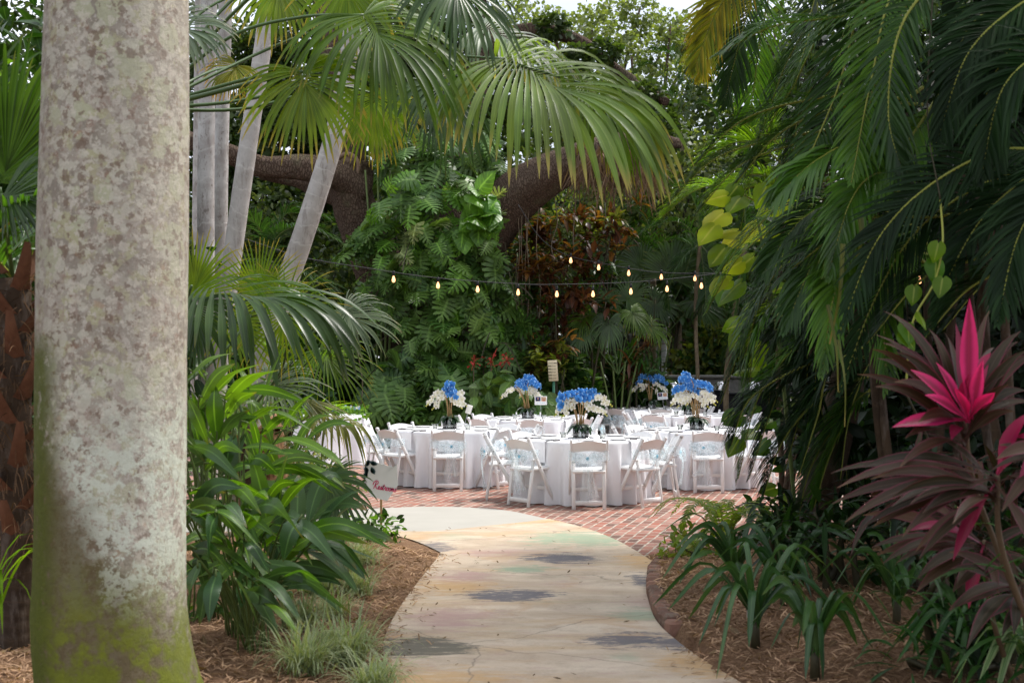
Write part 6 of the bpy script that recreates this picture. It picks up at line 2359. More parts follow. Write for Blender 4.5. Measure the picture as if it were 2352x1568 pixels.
# ---------------------------------------------------------------- dark palms of the right
def areca(label, base, fronds, tz=None, canes=4, name='areca_palm', mat=L_PIN, stem=STEMY, trmat=None, r_=.035, extra=1):
    b0 = np.array([base[0], base[1], 0.])
    r = thing(name, label, 'palm', b0, 'feathery palms on the right')
    h = tz or 3.2
    tops = []
    for k_ in range(canes):
        tp = b0 + [random.gauss(0, .3), random.gauss(0, .25), h * random.uniform(.75, 1.1)]
        mb = MB()
        tube(mb, spline([b0 + [random.gauss(0, .12), random.gauss(0, .12), -.05], (b0 + tp) / 2 + [random.gauss(0, .08), 0, 0], tp], 20), np.linspace(r_, r_ * .7, 20), 8)
        mb.build('trunk', trmat or DARKBARK, r)
        tops.append(tp)
    more = []
    for f_ in fronds:
        for k_ in range(extra):
            jx, jy, jd = random.gauss(0, 70), random.gauss(0, 60), random.uniform(-.2, .9)
            more.append(([(q_[0] + jx * (.4 + .3 * i_) + random.gauss(0, 12), q_[1] + jy * (.4 + .3 * i_), q_[2] + jd) for i_, q_ in enumerate(f_[0])], f_[1]))
    for f_ in list(fronds) + more:
        pth = [V(*q_) for q_ in f_[0]]
        kw = dict(n=44, Lf=.55, wid=.018, droop=.9)
        kw.update(f_[1])
        kw['n'] = int(kw['n'] * 1.35)
        kw['Lf'] *= .74
        kw['wid'] *= .66
        kw['droop'] *= .85
        mt = kw.pop('mat', mat)
        if mt is L_PIN and random.random() < .45:
            mt = random.choice([L_PINL, L_PIND])
        elif mt is L_PIND and random.random() < .3:
            mt = random.choice([L_PIN, L_PINX])
        mb = MB()
        pinnate(mb, pth, kw.pop('n'), kw.pop('Lf'), kw.pop('wid'), **kw)
        mb.build('frond', [mt, stem], r)
    return r


B1 = V(2120, 1000, 8.4)
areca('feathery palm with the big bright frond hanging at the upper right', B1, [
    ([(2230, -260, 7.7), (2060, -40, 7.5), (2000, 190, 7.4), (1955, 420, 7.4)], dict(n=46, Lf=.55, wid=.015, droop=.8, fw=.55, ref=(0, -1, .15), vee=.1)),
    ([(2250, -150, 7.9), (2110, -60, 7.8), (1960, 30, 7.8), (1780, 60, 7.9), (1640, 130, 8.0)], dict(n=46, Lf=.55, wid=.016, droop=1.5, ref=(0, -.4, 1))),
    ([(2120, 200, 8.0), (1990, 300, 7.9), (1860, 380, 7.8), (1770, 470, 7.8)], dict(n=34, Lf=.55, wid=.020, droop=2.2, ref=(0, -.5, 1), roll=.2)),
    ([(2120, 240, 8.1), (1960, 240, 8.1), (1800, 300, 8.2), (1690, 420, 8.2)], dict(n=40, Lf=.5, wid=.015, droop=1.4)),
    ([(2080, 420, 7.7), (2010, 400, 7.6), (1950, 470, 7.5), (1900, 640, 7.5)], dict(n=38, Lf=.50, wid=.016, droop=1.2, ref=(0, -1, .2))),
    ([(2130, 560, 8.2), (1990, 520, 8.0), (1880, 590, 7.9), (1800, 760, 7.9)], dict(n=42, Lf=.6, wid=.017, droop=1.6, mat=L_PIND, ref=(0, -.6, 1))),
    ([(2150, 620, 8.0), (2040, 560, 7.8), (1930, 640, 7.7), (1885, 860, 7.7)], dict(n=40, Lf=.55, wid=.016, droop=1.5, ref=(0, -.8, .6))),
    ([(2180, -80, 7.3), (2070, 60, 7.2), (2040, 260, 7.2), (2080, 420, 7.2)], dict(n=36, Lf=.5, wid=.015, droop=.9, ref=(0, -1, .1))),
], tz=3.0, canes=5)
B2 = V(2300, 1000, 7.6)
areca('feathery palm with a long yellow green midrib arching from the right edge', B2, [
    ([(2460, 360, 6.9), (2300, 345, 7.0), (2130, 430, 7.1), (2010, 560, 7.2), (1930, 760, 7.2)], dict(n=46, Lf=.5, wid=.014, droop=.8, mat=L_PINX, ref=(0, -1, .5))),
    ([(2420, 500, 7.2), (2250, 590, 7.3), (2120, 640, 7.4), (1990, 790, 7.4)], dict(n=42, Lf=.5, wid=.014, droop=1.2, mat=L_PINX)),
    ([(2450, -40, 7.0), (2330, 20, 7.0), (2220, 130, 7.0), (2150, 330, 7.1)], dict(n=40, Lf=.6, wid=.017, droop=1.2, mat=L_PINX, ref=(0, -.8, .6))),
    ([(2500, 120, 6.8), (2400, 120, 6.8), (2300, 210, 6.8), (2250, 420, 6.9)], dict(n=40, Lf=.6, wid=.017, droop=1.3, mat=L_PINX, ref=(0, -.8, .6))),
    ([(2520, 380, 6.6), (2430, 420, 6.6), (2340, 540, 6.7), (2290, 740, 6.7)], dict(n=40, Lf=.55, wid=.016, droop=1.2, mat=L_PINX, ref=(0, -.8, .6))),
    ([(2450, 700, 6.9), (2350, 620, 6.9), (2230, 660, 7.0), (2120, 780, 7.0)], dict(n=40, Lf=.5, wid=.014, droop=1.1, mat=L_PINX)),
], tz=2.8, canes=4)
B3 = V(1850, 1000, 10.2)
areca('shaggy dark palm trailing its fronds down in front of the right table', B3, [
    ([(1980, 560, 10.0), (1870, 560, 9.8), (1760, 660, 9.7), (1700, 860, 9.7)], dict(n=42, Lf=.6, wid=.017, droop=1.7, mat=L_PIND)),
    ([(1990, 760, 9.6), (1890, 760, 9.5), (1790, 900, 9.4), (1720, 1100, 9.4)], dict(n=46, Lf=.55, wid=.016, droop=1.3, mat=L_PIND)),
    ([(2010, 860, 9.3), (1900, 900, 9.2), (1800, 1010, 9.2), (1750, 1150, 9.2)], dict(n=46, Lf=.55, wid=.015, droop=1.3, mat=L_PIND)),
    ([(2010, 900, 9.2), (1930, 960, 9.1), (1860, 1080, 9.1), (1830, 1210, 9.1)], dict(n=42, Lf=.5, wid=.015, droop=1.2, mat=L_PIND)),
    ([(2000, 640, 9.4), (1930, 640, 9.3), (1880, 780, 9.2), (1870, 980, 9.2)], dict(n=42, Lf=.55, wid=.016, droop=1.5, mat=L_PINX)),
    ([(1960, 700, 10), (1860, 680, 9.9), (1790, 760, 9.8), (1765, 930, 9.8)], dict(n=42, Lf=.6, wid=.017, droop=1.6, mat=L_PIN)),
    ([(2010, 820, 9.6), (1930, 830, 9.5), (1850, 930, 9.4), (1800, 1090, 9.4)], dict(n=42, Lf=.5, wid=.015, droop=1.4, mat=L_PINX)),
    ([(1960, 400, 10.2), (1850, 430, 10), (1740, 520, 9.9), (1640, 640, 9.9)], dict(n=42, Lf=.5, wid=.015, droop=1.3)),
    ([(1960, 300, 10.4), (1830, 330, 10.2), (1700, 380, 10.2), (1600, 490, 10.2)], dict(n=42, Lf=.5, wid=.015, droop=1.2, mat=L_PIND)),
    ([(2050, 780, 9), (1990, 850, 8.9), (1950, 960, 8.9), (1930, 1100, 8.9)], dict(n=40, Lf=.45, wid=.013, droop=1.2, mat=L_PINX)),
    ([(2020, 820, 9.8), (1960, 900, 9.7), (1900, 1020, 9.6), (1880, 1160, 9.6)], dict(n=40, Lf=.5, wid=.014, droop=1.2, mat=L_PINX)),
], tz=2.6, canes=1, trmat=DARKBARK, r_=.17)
B4 = V(1800, 1000, 13.5)
areca('palm behind with sunlit orange and yellow fronds at the top', B4, [
    ([(1760, -180, 12.5), (1700, -60, 12.4), (1640, 40, 12.4), (1590, 170, 12.4)], dict(n=44, Lf=.75, wid=.018, droop=1.0, mat=L_PINY, ref=(0, -1, .3))),
    ([(1780, -160, 13), (1720, 20, 12.9), (1690, 130, 12.9), (1660, 250, 12.9)], dict(n=40, Lf=.7, wid=.018, droop=1.1, mat=L_PIN, ref=(0, -1, .3))),
    ([(1800, 420, 12.5), (1730, 400, 12.4), (1660, 440, 12.4), (1620, 540, 12.4)], dict(n=40, Lf=.6, wid=.016, droop=.9, mat=L_PINB)),
    ([(1800, 380, 12), (1740, 330, 12), (1680, 330, 12), (1600, 380, 12)], dict(n=40, Lf=.6, wid=.016, droop=.9, mat=L_PINB)),
    ([(1810, 480, 12.2), (1760, 430, 12.1), (1700, 440, 12), (1640, 500, 12)], dict(n=40, Lf=.6, wid=.016, droop=1., mat=L_PINB)),
    ([(1900, -120, 12), (1860, 40, 11.8), (1800, 160, 11.8), (1740, 330, 11.8)], dict(n=44, Lf=.7, wid=.018, droop=1.2, mat=L_PIND)),
    ([(1950, -60, 11), (1860, 120, 10.9), (1800, 230, 10.9), (1700, 290, 10.9)], dict(n=44, Lf=.6, wid=.017, droop=1.2, mat=L_PIND)),
    ([(1990, 60, 10.5), (1900, 170, 10.4), (1830, 300, 10.4), (1790, 460, 10.4)], dict(n=44, Lf=.6, wid=.017, droop=1.5, mat=L_PIND)),
], tz=4.0, canes=3)
# hanging dry bracts and strips
hs = thing('dead_frond', 'long yellowing strip of dead leaf dangling through the dark palm', 'dead frond', V(1910, 620, 7.3))
mb = MB()
for (x0_, y0_, x1_, y1_, w_) in ((1935, 560, 1905, 790, .016), (1900, 700, 1925, 900, .012), (1925, 780, 1940, 980, .009), (1975, 500, 1965, 600, .02)):
    C = spline([V(x0_, y0_, 7.3), V((x0_ + x1_) / 2 + 8, (y0_ + y1_) / 2, 7.25), V(x1_, y1_, 7.3)], 12)
    ribbons(mb, C[None], np.array([[.2, -1., 0]]), np.full((1, 12), w_) * np.linspace(1, .3, 12), .4)
mb.build('strips', L_OLIVE, hs)

# pothos climbing on a dark trunk
pb = V(1835, 1000, 11.3)
pv = thing('pothos_vine', 'pothos vine with huge sunlit heart shaped leaves beside the right table', 'vine', (pb[0], 11.3, 0))
mb = MB()
tube(mb, spline([(pb[0], 11.3, 0), V(1790, 800, 11.2), V(1740, 500, 11.2)], 24), np.linspace(.02, .012, 24), 6)
mb.build('stem', STEMG, pv)
spots = [(1660, 490, 11.2, .42, 1), (1700, 455, 11.3, .36, 0), (1640, 520, 11.0, .36, 1), (1690, 530, 11.2, .40, 1), (1745, 520, 11.3, .36, 1), (1665, 570, 11.0, .38, 0), (1730, 590, 11.3, .42, 0),
         (1655, 640, 11.0, .30, 1), (1700, 650, 11.1, .42, 0), (1745, 690, 11.2, .44, 0), (1715, 740, 11.2, .4, 0), (1790, 470, 11.3, .36, 1), (1760, 430, 11.3, .32, 0), (1830, 540, 11.5, .36, 0), (1850, 500, 11.6, .32, 0),
         (1705, 955, 11.0, .34, 0), (1690, 945, 10.9, .3, 0), (1695, 1010, 11.0, .36, 0), (1735, 990, 11.1, .36, 0), (1730, 850, 11.2, .36, 0), (1760, 1010, 11.2, .34, 0), (1780, 1120, 11.2, .3, 0), (1745, 790, 11.2, .38, 0)]
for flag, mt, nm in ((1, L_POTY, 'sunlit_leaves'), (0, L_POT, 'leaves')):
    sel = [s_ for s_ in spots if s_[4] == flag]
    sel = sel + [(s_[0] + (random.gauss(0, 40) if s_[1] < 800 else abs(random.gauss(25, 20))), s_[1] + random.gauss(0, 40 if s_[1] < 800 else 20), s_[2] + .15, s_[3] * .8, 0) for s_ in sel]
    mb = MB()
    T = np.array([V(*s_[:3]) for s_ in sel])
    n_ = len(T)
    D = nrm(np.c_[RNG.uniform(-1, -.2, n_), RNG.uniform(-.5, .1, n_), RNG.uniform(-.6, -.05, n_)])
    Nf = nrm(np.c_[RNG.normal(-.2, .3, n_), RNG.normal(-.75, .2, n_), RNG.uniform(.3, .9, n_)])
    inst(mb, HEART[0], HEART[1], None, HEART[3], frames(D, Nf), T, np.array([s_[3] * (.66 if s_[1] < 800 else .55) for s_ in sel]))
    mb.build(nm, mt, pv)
# climbing vine with yellow-green stem further right
vv = thing('climbing_vine', 'yellow green vine stem with a few oval leaves at the right', 'vine', V(2100, 760, 6.9) * [1, 1, 0])
mb = MB()
tube(mb, spline([V(2080, 900, 6.9), V(2095, 745, 6.9), V(2145, 650, 6.9), V(2165, 560, 6.9), V(2160, 460, 7.0)], 40), .006, 6)
mb.build('stem', STEMY, vv)
mb = MB()
tube(mb, spline([V(2160, 460, 7.0), V(2130, 250, 7.1), V(2150, -120, 7.2)], 30), .0045, 5)
mb.build('upper_stem', STEMD, vv)
mb = MB()
tube(mb, spline([V(2230, 1200, 7.2) * [1, 1, 0], V(2190, 1300, 7.2), V(2150, 1060, 7.1), V(2080, 900, 6.9)], 16), .006, 6)
mb.build('lower_stem', STEMD, vv)
mb = MB()
T = np.array([V(*q_) for q_ in ((2155, 560, 6.85), (2165, 640, 6.8), (2110, 720, 6.8), (2085, 745, 6.85), (2100, 660, 6.9), (2150, 600, 6.9), (2075, 765, 6.85))])
n_ = len(T)
inst(mb, HEART[0], HEART[1], None, HEART[3], frames(nrm(np.c_[RNG.uniform(-.6, .8, n_), RNG.normal(-.2, .2, n_), np.full(n_, -.8)]), nrm(np.c_[RNG.normal(0, .3, n_), np.full(n_, -.9), np.full(n_, .3)])), T, RNG.uniform(.09, .14, n_))
mb.build('leaves', L_POT, vv)

# dark undergrowth closing the view on the right
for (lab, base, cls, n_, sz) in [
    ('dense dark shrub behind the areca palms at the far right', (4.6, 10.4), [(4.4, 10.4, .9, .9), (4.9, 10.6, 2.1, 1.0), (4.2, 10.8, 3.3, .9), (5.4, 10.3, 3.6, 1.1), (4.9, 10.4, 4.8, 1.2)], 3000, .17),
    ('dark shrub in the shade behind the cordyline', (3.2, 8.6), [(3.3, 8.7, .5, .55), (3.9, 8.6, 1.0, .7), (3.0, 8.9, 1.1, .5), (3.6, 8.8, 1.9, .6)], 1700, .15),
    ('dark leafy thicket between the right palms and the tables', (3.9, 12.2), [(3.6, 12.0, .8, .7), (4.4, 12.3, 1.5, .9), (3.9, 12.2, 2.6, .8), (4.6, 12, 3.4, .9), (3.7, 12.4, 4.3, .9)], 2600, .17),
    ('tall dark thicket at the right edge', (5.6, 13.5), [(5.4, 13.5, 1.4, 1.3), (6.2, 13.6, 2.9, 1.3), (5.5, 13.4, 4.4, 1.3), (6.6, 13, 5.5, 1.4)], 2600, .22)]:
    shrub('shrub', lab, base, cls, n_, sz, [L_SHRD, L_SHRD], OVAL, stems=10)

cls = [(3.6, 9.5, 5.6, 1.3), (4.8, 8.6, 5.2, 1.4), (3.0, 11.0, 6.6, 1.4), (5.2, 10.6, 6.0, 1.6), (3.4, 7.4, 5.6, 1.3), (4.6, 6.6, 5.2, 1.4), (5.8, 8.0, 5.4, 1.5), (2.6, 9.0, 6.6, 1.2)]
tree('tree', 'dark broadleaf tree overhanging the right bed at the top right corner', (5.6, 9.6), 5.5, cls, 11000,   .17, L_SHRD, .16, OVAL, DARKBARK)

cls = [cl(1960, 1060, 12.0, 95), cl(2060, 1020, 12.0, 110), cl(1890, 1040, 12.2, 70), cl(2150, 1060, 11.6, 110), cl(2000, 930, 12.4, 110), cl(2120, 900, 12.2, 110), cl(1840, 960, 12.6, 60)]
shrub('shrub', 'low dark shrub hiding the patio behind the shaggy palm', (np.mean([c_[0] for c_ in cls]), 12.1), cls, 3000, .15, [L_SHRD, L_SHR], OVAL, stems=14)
# ---------------------------------------------------------------- the great oak
ob = V(985, 960, 26.2)
oak = thing('oak_tree', 'huge old oak with a forked trunk and a heavy limb reaching right above the patio', 'tree', (ob[0], 26.2, 0))


def limb(parent, px, wpx, name='limb', sides=18, rough=.06, K=40):
    C = spline([V(*p_) for p_ in px], K)
    w_ = np.interp(np.linspace(0, 1, K), np.linspace(0, 1, len(wpx)), wpx)
    d_ = np.interp(np.linspace(0, 1, K), np.linspace(0, 1, len(px)), [p_[2] for p_ in px])
    mb_ = MB()
    tube(mb_, C, w_ * d_ / FPX / 2, sides, rough=rough)
    return mb_.build(name, OAKBARK, parent)


tk = limb(oak, [(990, 1010, 26.2), (985, 900, 26.2), (960, 780, 26.2), (900, 660, 26.0), (850, 560, 25.8), (812, 460, 25.6), (800, 380, 25.6)], [260, 200, 170, 140, 108, 96, 110], 'trunk', 24)
limb(tk, [(835, 440, 25.5), (770, 402, 25.2), (690, 386, 25.0), (600, 382, 24.8), (520, 350, 24.6), (430, 320, 24.6)], [80, 66, 58, 50, 44, 40])
limb(tk, [(815, 470, 25.6), (740, 440, 25.8), (680, 415, 26), (600, 400, 26.2)], [46, 38, 30, 26])
limb(tk, [(800, 390, 25.6), (800, 250, 26), (760, 120, 26.4), (740, -40, 27), (700, -200, 27)], [90, 70, 60, 54, 50])
limb(tk, [(1010, 820, 26.0), (1060, 650, 25.8), (1120, 530, 25.4), (1200, 440, 25.0), (1290, 385, 24.6), (1390, 345, 24.4), (1470, 320, 25), (1560, 330, 26)], [150, 130, 125, 112, 92, 70, 44, 22], sides=24)
limb(tk, [(1040, 700, 26.2), (1040, 480, 26.6), (1080, 250, 27), (1120, 120, 27), (1220, 70, 26.6), (1330, 95, 26.2), (1400, 150, 26), (1460, 190, 26), (1530, 235, 25.4)], [90, 80, 62, 48, 36, 28, 26, 22, 20])
limb(tk, [(1130, 120, 27), (1110, 40, 27), (1090, -60, 27.5)], [40, 30, 26])
sc_ = V(798, 385, 25.3)
mb = MB()
n = 30
th = np.linspace(0, 2 * PI, n)
C = sc_ + np.stack([.23 * np.cos(th), -.06 - .03 * np.cos(th), .26 * np.sin(th)], 1)
tube(mb, C, .045, 8, cap=False)
mb.add(np.concatenate([C, [sc_ + [0, -.04, 0]]]), None, [[n, i_ + 1, i_] for i_ in range(n - 1)])
mb.build('branch_scar', SCAR, tk)
mb = MB()
for c in (cl(880, 60, 27, 120), cl(1050, 90, 28, 110), cl(700, 60, 28, 110), cl(950, 220, 28, 100), cl(820, 210, 28.5, 110), cl(1160, 210, 28.5, 90), cl(1420, 260, 29, 70), cl(640, 250, 27, 90), cl(1480, 300, 28, 90), cl(1100, -80, 27, 90), cl(600, 130, 27, 70), cl(1270, 62, 26, 36), cl(1390, 120, 25.7, 34), cl(1480, 215, 25.4, 36), cl(1330, 130, 26, 30)):
    clump_leaves(mb, c[:3], c[3], 1500 if c[3] > .5 else 260, .13)
mb.build('crown', L_OAK, oak)
# thatch of dead strips under the limb
dt = thing('dead_frond', 'clump of brown dead fronds hanging below the right oak limb', 'dead frond', V(1440, 380, 23.6))
mb = MB()
n = 420
xs = RNG.uniform(1320, 1510, n)
P0 = np.array([V(x_, 345 + RNG.uniform(-10, 45), 23.6 + RNG.normal(0, .25)) for x_ in xs])
C = bend(P0, nrm(RNG.normal(0, .35, (n, 3)) - [0, 0, 1.]), RNG.uniform(.3, .95, n), 7, .3, 1)
ribbons(mb, C, nrm(RNG.normal(0, .5, (n, 3)) + [0, -1, 0]), RNG.uniform(.008, .022, n)[:, None] * np.linspace(1, .3, 7)[None], .3)
mb.build('strips', L_DRY, dt)
# aerial roots
for k_, (x_, y0_, y1_, s_) in enumerate([(1190, 492, 740, 3), (1199, 487, 700, -2), (1207, 482, 690, 2), (1214, 478, 730, -3), (1238, 465, 775, -6), (1272, 446, 640, 8), (1318, 420, 600, 3), (828, 700, 975, -8)]):
    mb = MB()
    dz = 24.85 if k_ != 7 else 23.5
    C = spline([V(x_, y0_, dz), V(x_ + s_, (y0_ * 2 + y1_) / 3, dz), V(x_ - s_ * .6, (y0_ + 2 * y1_) / 3, dz), V(x_ + s_ * .8 + (30 if k_ == 5 else 0), y1_, dz)], 24)
    tube(mb, C, .009, 5)
    o = mb.build('aerial_root', ROOT, loc=C[0])
    tag(o, ['leftmost thin aerial root hanging under the oak limb', 'second aerial root from the left under the oak limb', 'third aerial root from the left under the oak limb', 'fourth aerial root from the left under the oak limb',
            'longest aerial root hanging under the oak limb', 'aerial root with a curled end hanging under the oak limb', 'rightmost short aerial root under the oak limb', 'thin brown liana hanging left of the monstera'][k_], 'aerial root', 'aerial roots hanging below the oak')

# ---------------------------------------------------------------- monstera on the oak
OUTL = np.array([(812, 520), (850, 480), (872, 430), (868, 350), (930, 300), (1010, 290), (1100, 300), (1170, 330), (1120, 420), (1150, 480), (1150, 560), (1180, 640), (1210, 740), (1215, 830), (1180, 900), (1100, 960), (1000, 985), (900, 975), (850, 930), (880, 840), (905, 760), (860, 700), (815, 640), (796, 560)], float)


def scatter(poly, n, seed):
    rs = np.random.default_rng(seed)
    lo, hi = poly.min(0), poly.max(0)
    out = np.zeros((0, 2))
    while len(out) < n:
        p_ = rs.uniform(lo, hi, (n * 2, 2))
        out = np.concatenate([out, p_[inside(p_, poly)]])
    return out[:n]


mon = thing('monstera_vine', 'great monstera vine smothering the oak trunk with split leaves', 'vine', (V(1000, 980, 24.6)[0], 24.8, 0))
axx = lambda y_: 985 + (620 - y_) * .02
S = scatter(OUTL, 560, 4)
ctr_x = np.array([axx(y_) for y_ in S[:, 1]])
u = np.clip((S[:, 0] - ctr_x) / 230, -1, 1)
dep = 25.4 - 1.1 * np.sqrt(np.clip(1 - u * u, 0, 1)) + RNG.normal(0, .25, len(S)) + (S[:, 1] < 400) * .7
T = np.array([V(a_, b_, c_) for (a_, b_), c_ in zip(S, dep)])
face = nrm(np.c_[u * 1.0, -np.sqrt(1.2 - u * u), np.full(len(S), .35)])
mb = MB()
for k_ in range(7):
    x0_ = 900 + k_ * 28
    tube(mb, spline([V(x0_ + 40, 985, 25.0) * [1, 1, 0], V(x0_ + 30, 850, 24.9), V(x0_ + 10 + 20 * math.sin(k_), 680, 24.8), V(x0_ - 30, 520, 25.0)], 24), .028, 6, rough=.05)
mb.build('stems', STEMD, mon)
mb = MB()
n = 70
P0 = np.array([V(RNG.uniform(880, 1190), RNG.uniform(520, 860), 24.5 + RNG.normal(0, .2)) for _ in range(n)])
C = bend(P0, nrm(RNG.normal(0, .6, (n, 3)) - [0, .2, .6]), RNG.uniform(.3, 1.1, n), 8, 1.2, 1)
ribbons(mb, C, np.tile([0, -1., .2], (n, 1)), np.full((n, 8), .010), .2)
mb.build('hanging_roots', STEMD, mon)
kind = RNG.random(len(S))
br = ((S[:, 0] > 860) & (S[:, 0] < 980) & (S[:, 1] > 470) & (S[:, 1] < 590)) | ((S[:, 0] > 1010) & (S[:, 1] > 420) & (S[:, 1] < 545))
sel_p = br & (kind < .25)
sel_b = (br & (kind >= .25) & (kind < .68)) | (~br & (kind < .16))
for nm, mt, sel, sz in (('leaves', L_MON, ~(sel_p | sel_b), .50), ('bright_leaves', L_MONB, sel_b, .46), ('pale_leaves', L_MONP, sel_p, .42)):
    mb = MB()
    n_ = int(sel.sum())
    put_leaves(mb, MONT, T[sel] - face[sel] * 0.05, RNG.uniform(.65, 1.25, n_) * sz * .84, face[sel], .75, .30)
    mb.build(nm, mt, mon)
# oval leaved pothos on the limb
pt = thing('pothos_vine', 'bright green pothos with plain oval leaves where the oak limb forks off', 'vine', V(1080, 560, 24.2))
PO = np.array([(1075, 425), (1130, 440), (1155, 480), (1150, 510), (1105, 540), (1060, 545), (1050, 500)], float)
S2 = scatter(PO, 26, 9)
T2 = np.array([V(a_, b_, 24.0 + RNG.normal(0, .12)) for a_, b_ in S2])
mb = MB()
put_leaves(mb, HEART, T2, RNG.uniform(.3, .48, 26), np.tile([.1, -.85, .45], (26, 1)), .6, .3)
mb.build('leaves', L_MONB, pt)
mb = MB()
tube(mb, spline([V(1070, 560, 24.2), V(1090, 500, 24.2), V(1105, 440, 24.3)], 10), .02, 6)
mb.build('stem', STEMG, pt)
# monstera at the foot and broad leaves behind the tables
ft = thing('monstera_plant', 'low monstera and broad leaved plants along the foot of the oak behind the left table', 'plant', V(930, 985, 23.6) * [1, 1, 0])
FO = np.array([(760, 985), (840, 900), (900, 830), (990, 840), (1060, 870), (1020, 985), (900, 1000)], float)
S3 = scatter(FO, 120, 12)
T3 = np.array([V(a_, b_, 23.8 + RNG.normal(0, .25)) for a_, b_ in S3])
mb = MB()
put_leaves(mb, MONT, T3, RNG.uniform(.36, .56, 120), np.tile([0, -.8, .5], (120, 1)), .7, .4)
mb.build('leaves', [L_MON], ft)
mb = MB()
for k_ in range(14):
    p_ = T3[k_ * 8]
    tube(mb, spline([p_ * [1, 1, 0] + [0, .4, 0], p_ + [0, .25, -.1], p_], 8), .012, 5)
mb.build('stems', STEMG, ft)
bl = thing('broad_leaved_plant', 'lush broad leaved green plant behind the rear middle table bouquet', 'plant', V(1160, 985, 23.4) * [1, 1, 0])
FO2 = np.array([(1070, 960), (1090, 860), (1150, 835), (1190, 870), (1265, 900), (1270, 960), (1180, 985)], float)
S4 = scatter(FO2, 130, 13)
T4 = np.array([V(a_, b_, 23.3 + RNG.normal(0, .2)) for a_, b_ in S4])
mb = MB()
put_leaves(mb, OVAL, T4, RNG.uniform(.26, .44, 130), np.tile([0, -.75, .6], (130, 1)), .8, .4)
mb.build('leaves', L_MON, bl)
mb = MB()
for k_ in range(12):
    p_ = T4[k_ * 10]
    tube(mb, spline([p_ * [1, 1, 0] + [0, .2, 0], p_ + [0, .12, -.1], p_], 8), .012, 5)
mb.build('stems', STEMG, bl)
for k_, (x_, y_, lab) in enumerate([(1088, 828, 'left'), (1128, 832, 'middle'), (1163, 828, 'right')]):
    p_ = V(x_, y_, 23.7)
    r = thing('red_flower_spike', f'loose sprays of small red flowers above the broad leaves, the {lab} one of three', 'flower', p_ * [1, 1, 0], 'red flower sprays behind the tables')
    mb = MB()
    tube(mb, [p_ * [1, 1, 0], p_], .01, 5)
    mb.build('stem', STEMR, r)
    mb = MB()
    clump_leaves(mb, p_, .15, 22, .045, SMALL, 0, 1.0, .1)
    for q_ in range(8):
        e_ = p_ + RNG.normal(0, .09, 3)
        tube(mb, [p_, e_], .006, 4)
    mb.build('blossoms', RED_FL, r)

# ---------------------------------------------------------------- croton and palms behind the patio
def lance_bush(name, label, cat, pts, d, n, L, W, mats, seed, stems=8, tipz=.2, upz=.7):
    S_ = scatter(np.array(pts, float), n, seed)
    rs = np.random.default_rng(seed)
    T_ = np.array([V(a_, b_, d + rs.normal(0, .35)) for a_, b_ in S_])
    base = T_.mean(0) * [1, 1, 0]
    r = thing(name, label, cat, base)
    mb = MB()
    for k_ in range(stems):
        p_ = T_[int(k_ * n / stems)]
        b_ = base + [(p_[0] - base[0]) * .5, rs.normal(0, .1), 0]
        tube(mb, spline([b_, (b_ + p_) / 2 + [rs.normal(0, .15), 0, .1], p_], 10), np.linspace(.03, .01, 10), 6)
    mb.build('stems', STEMD, r)
    nm = len(mats)
    grp = rs.integers(0, n // 9 + 1, n)
    cen = T_[rs.integers(0, n, n // 9 + 1)]
    T_ = cen[grp] + rs.normal(0, .07, (n, 3))
    D = nrm(np.c_[rs.normal(0, .8, n), rs.normal(-.25, .6, n), rs.normal(upz * .5, .5, n)])
    gm_ = rs.integers(0, nm, n // 9 + 1)
    for k_, mt in enumerate(mats):
        s_ = gm_[grp] == k_
        if not s_.any():
            continue
        mb = MB()
        m_ = int(s_.sum())
        lances(mb, T_[s_], D[s_], L * rs.uniform(.6, 1.25, m_), W * rs.uniform(.7, 1.2, m_), rs.uniform(.4, 1.4, m_), None, .25, 6, (.2, .8, 1, .8, .4, .02))
        mb.build('leaves', mt, r)
    return r


lance_bush('croton_shrub', 'tall croton shrub with orange and dark red leaves under the oak limb', 'shrub', [(1330, 480), (1400, 455), (1470, 470), (1480, 520), (1430, 570), (1350, 600), (1290, 620), (1200, 640), (1190, 560), (1230, 500)], 25.6, 600, .32, .055, [L_CROT, L_CROTD, L_CROT, L_SHRY, L_CROTD], 21)
lance_bush('croton_shrub', 'dark bronze croton shrub below the string of bulbs', 'shrub', [(1190, 600), (1400, 590), (1420, 700), (1330, 780), (1260, 870), (1190, 830), (1200, 700)], 25.0, 700, .32, .055, [L_CROTD, L_CROTD, L_SHR, L_CROTD, L_CROT], 22)
lance_bush('croton_shrub', 'yellow leaved croton beside the cream sign board', 'shrub', [(1215, 790), (1280, 780), (1300, 850), (1230, 870)], 24.4, 150, .26, .05, [L_SHRY, L_CROTD, L_SHRY], 23, 4)
lance_bush('dracaena', 'reddish strappy plant to the left of the white building', 'plant', [(1420, 800), (1500, 790), (1530, 860), (1440, 900), (1400, 870)], 25.6, 220, .5, .03, [L_CROTD, L_SHR, L_DRAC], 24, 5, upz=1.4)

